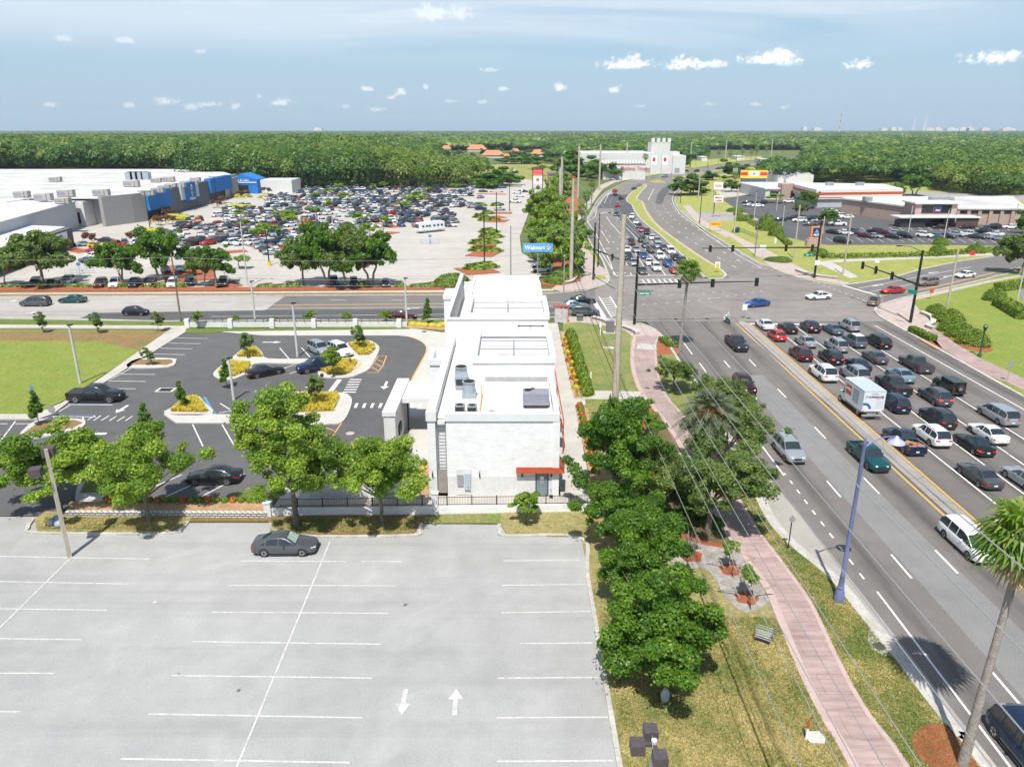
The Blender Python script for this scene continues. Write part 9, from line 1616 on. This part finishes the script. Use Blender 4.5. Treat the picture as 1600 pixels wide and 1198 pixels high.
# == camera, sun, sky, haze
cam = bpy.data.cameras.new('camera'); co = bpy.data.objects.new('camera', cam); COL.objects.link(co); SC.camera = co
cam.sensor_width = 36; cam.sensor_fit = 'HORIZONTAL'; cam.lens = FPX / 1600 * 36; cam.clip_start = .5; cam.clip_end = 30000
co.location = (0,0, CH); co.rotation_euler = (math.pi / 2 - PIT, 0,0)
EL, AZ = math.radians(61), math.radians(180 + 9)     # sun behind the camera, a little to the left; AZ is the compass of the sun from +y clockwise
sd = Vector((math.sin(AZ) * math.cos(EL), math.cos(AZ) * math.cos(EL), math.sin(EL)))
sun = bpy.data.lights.new('sun', 'SUN'); sun.energy = 4.9; sun.angle = math.radians(.53); sun.color = (1,.965,.90); so = bpy.data.objects.new('sun', sun); COL.objects.link(so); so.rotation_euler = sd.to_track_quat('Z', 'Y').to_euler()
w = bpy.data.worlds.new('World'); SC.world = w; w.cycles.sampling_method = 'MANUAL'; w.cycles.sample_map_resolution = 256; w.use_nodes = True; nt = w.node_tree; bg = nt.nodes['Background']
sky = nt.nodes.new('ShaderNodeTexSky'); sky.sky_type = 'NISHITA'; sky.sun_disc = False; sky.sun_elevation = EL; sky.sun_rotation = AZ; sky.altitude = 30; sky.air_density = 1.0; sky.dust_density = 1.2; sky.ozone_density = 1.5
tc = nt.nodes.new('ShaderNodeTexCoord'); sp = nt.nodes.new('ShaderNodeSeparateXYZ'); nt.links.new(tc.outputs['Generated'], sp.inputs[0])
def mth(op, a, b=0.0, clamp=False):
 n = nt.nodes.new('ShaderNodeMath'); n.operation = op; n.use_clamp = clamp
 for i, v in enumerate((a, b)):
  if isinstance(v, (int, float)): n.inputs[i].default_value = v
  else: nt.links.new(v, n.inputs[i])
 return n.outputs[0]
def mr(v, a, b, c=0.0, d=1.0):
 n = nt.nodes.new('ShaderNodeMapRange'); nt.links.new(v, n.inputs[0])
 for i, q in enumerate((a, b, c, d)): n.inputs[i + 1].default_value = q
 n.interpolation_type = 'SMOOTHSTEP'; return n.outputs[0]
X, Yv, Z = sp.outputs
zz = mth('MAXIMUM', Z, .012); u_ = mth('DIVIDE', X, mth('ADD', zz, .06)); v_ = mth('DIVIDE', Yv, mth('ADD', zz, .06))
cm = nt.nodes.new('ShaderNodeCombineXYZ'); nt.links.new(u_, cm.inputs[0]); nt.links.new(v_, cm.inputs[1])
def nz(vec, sc, det=6, ro=.6, dist=0.0, off=(0,0,0), scl=(1,1,1)):
 mp = nt.nodes.new('ShaderNodeMapping'); mp.inputs['Location'].default_value = off; mp.inputs['Scale'].default_value = scl; nt.links.new(vec, mp.inputs[0])
 n = nt.nodes.new('ShaderNodeTexNoise'); n.inputs['Scale'].default_value = sc; n.inputs['Detail'].default_value = det; n.inputs['Roughness'].default_value = ro; n.inputs['Distortion'].default_value = dist; nt.links.new(mp.outputs[0], n.inputs['Vector']); return n.outputs[0]
# high thin veil: a plane of cirrus seen in perspective
veil = mth('MULTIPLY', mr(nz(cm.outputs[0],.45,7,.55,.5,(3.1,7.7,0),(.5,1,1)),.28,.52), mr(Z, .065,.12)); veil = mth('MULTIPLY', mth('MULTIPLY', veil, mr(X, .60,.25,.25,1.0)), mr(Z, .28,.5,1.0,.15))
fine = mth('MULTIPLY', mr(nz(cm.outputs[0],1.6,7,.65,.3,(1,2,0),(.6,1,1)),.50,.72), mr(Z, .085,.15))
cl = mth('MINIMUM', mth('ADD', mth('MULTIPLY', veil, .75), mth('MULTIPLY', fine, .45)),.9)
# small fair-weather cumulus at measured directions (azimuth x, elevation z of the view direction)
cu = None
def dirpx(px, py):
 dx = (px - 800) / FPX; dy = -(py - 599) / FPX; v = Vector((dx, math.cos(PIT) + dy * math.sin(PIT),-math.sin(PIT) + dy * math.cos(PIT))); v.normalize(); return v
wob = nz(tc.outputs['Generated'],60,5,.65,.6,(0,0,0),(1,1,1.3)); wob2 = nz(tc.outputs['Generated'],150,4,.65,0,(5,5,5),(1,1,1.2))
wbl = mth('MULTIPLY', mth('SUBTRACT', mth('ADD', mth('MULTIPLY', wob, .55), mth('MULTIPLY', wob2,.45)),.5),5.2)
PUFF = [(978,97,36,10,.95),(992,90,14,9,.9),(1070,98,23,10,1),(1116,99,22,6,.8),(1205,90,40,10,1),(1228,82,20,8,.9),(1342,99,17,9,1),(1552,88,38,11,1),(1576,84,20,8,.9),(873,135,10,7,.8),(961,139,10,6,.8),(1224,166,8,4,.6),(1180,162,8,3,.5),(444,158,14,6,.7),(257,157,18,6,.6),(300,165,12,6,.5),(332,162,13,4,.5),(366,165,10,6,.5),(406,150,6,4,.5),(571,138,9,4,.6),(625,144,9,6,.7),(612,151,7,4,.6),(666,135,6,5,.6),(785,138,8,4,.6),(590,170,9,4,.5),(200,163,9,5,.45),(80,162,10,5,.45),(755,158,7,4,.45),(100,58,14,6,.35),(196,62,18,5,.4),(313,79,8,4,.35),(765,108,14,4,.4),(670,18,22,14,.5),(715,17,22,12,.45),(1000,165,12,3,.3),(1110,162,9,3,.35),(540,165,8,4,.4),(706,157,9,3,.4)]
for px, py, rx, ry, s_ in PUFF:
 d = dirpx(px, py + ry * .35); k = FPX / 1.0
 ex = mth('MULTIPLY', mth('SUBTRACT', mth('DIVIDE', X, mth('MAXIMUM', Yv, .05)), d.x / d.y), FPX * math.cos(PIT) / rx * .97); ez = mth('SUBTRACT', mth('DIVIDE', Z, mth('MAXIMUM', Yv, .05)), d.z / d.y)
 ez = mth('MULTIPLY', ez, FPX / ry * .92)
 r2 = mth('ADD', mth('MULTIPLY', ex, ex), mth('MULTIPLY', mth('MULTIPLY', ez, ez),1.0)); r1 = mth('SQRT', r2)
 flatb = mr(ez, -1.0,-.2)                                   # flat bases
 e = mth('MULTIPLY', mr(mth('SUBTRACT', mth('SUBTRACT', 1.0, r1), wbl),-.15,.75), mth('MULTIPLY', flatb, s_)); e = mth('MULTIPLY', e, mr(r1,1.7,1.15))
 cu = e if cu is None else mth('MAXIMUM', cu, e)
def mixc(f, a, b):
 n = nt.nodes.new('ShaderNodeMix'); n.data_type = 'RGBA'
 if isinstance(f, float): n.inputs[0].default_value = f
 else: nt.links.new(f, n.inputs[0])
 for i, q in ((6, a),(7, b)):
  if isinstance(q, tuple): n.inputs[i].default_value = (*q, 1)
  else: nt.links.new(q, n.inputs[i])
 return n.outputs[2]
KS = 0.1
sc_ = mixc(mr(Z, .30,.55,.66,.08), sky.outputs[0],(3.35,5.15,6.75))     # humid, milky air evens the blue out
c1 = mixc(cl, sc_, (6.3,7.1,7.9)); c2 = mixc(cu, c1,(9.2,9.4,9.5)); nt.links.new(c2, bg.inputs[0]); bg.inputs[1].default_value = KS
hz = MB(); hz.box(-9500,-400,-1.1,9500,9500,175); ho = hz.build('haze', 'black'); hm = bpy.data.materials.new('haze_air'); hm.use_nodes = True; n_ = hm.node_tree; n_.nodes.remove(n_.nodes['Principled BSDF']); pv = n_.nodes.new('ShaderNodeVolumePrincipled'); pv.inputs['Color'].default_value = (.72,.84,1,1); pv.inputs['Density'].default_value = 0.00008; n_.links.new(pv.outputs[0], n_.nodes['Material Output'].inputs['Volume']); ho.data.materials.clear(); ho.data.materials.append(hm); ho['kind'] = 'stuff'; ho['label'] = 'thin humid haze over the whole view'; ho['category'] = 'haze'
vs = SC.view_settings; vs.view_transform = 'Standard'; vs.look = 'None'; vs.exposure = 0.33; vs.gamma = 1.0; vs.use_curve_mapping = False; SC.display_settings.display_device = 'sRGB'
SC.cycles.use_denoising = True; SC.cycles.max_bounces = 6; SC.cycles.diffuse_bounces = 3; SC.cycles.glossy_bounces = 3; SC.cycles.transparent_max_bounces = 8; SC.cycles.volume_bounces = 0; SC.cycles.sample_clamp_indirect = 6
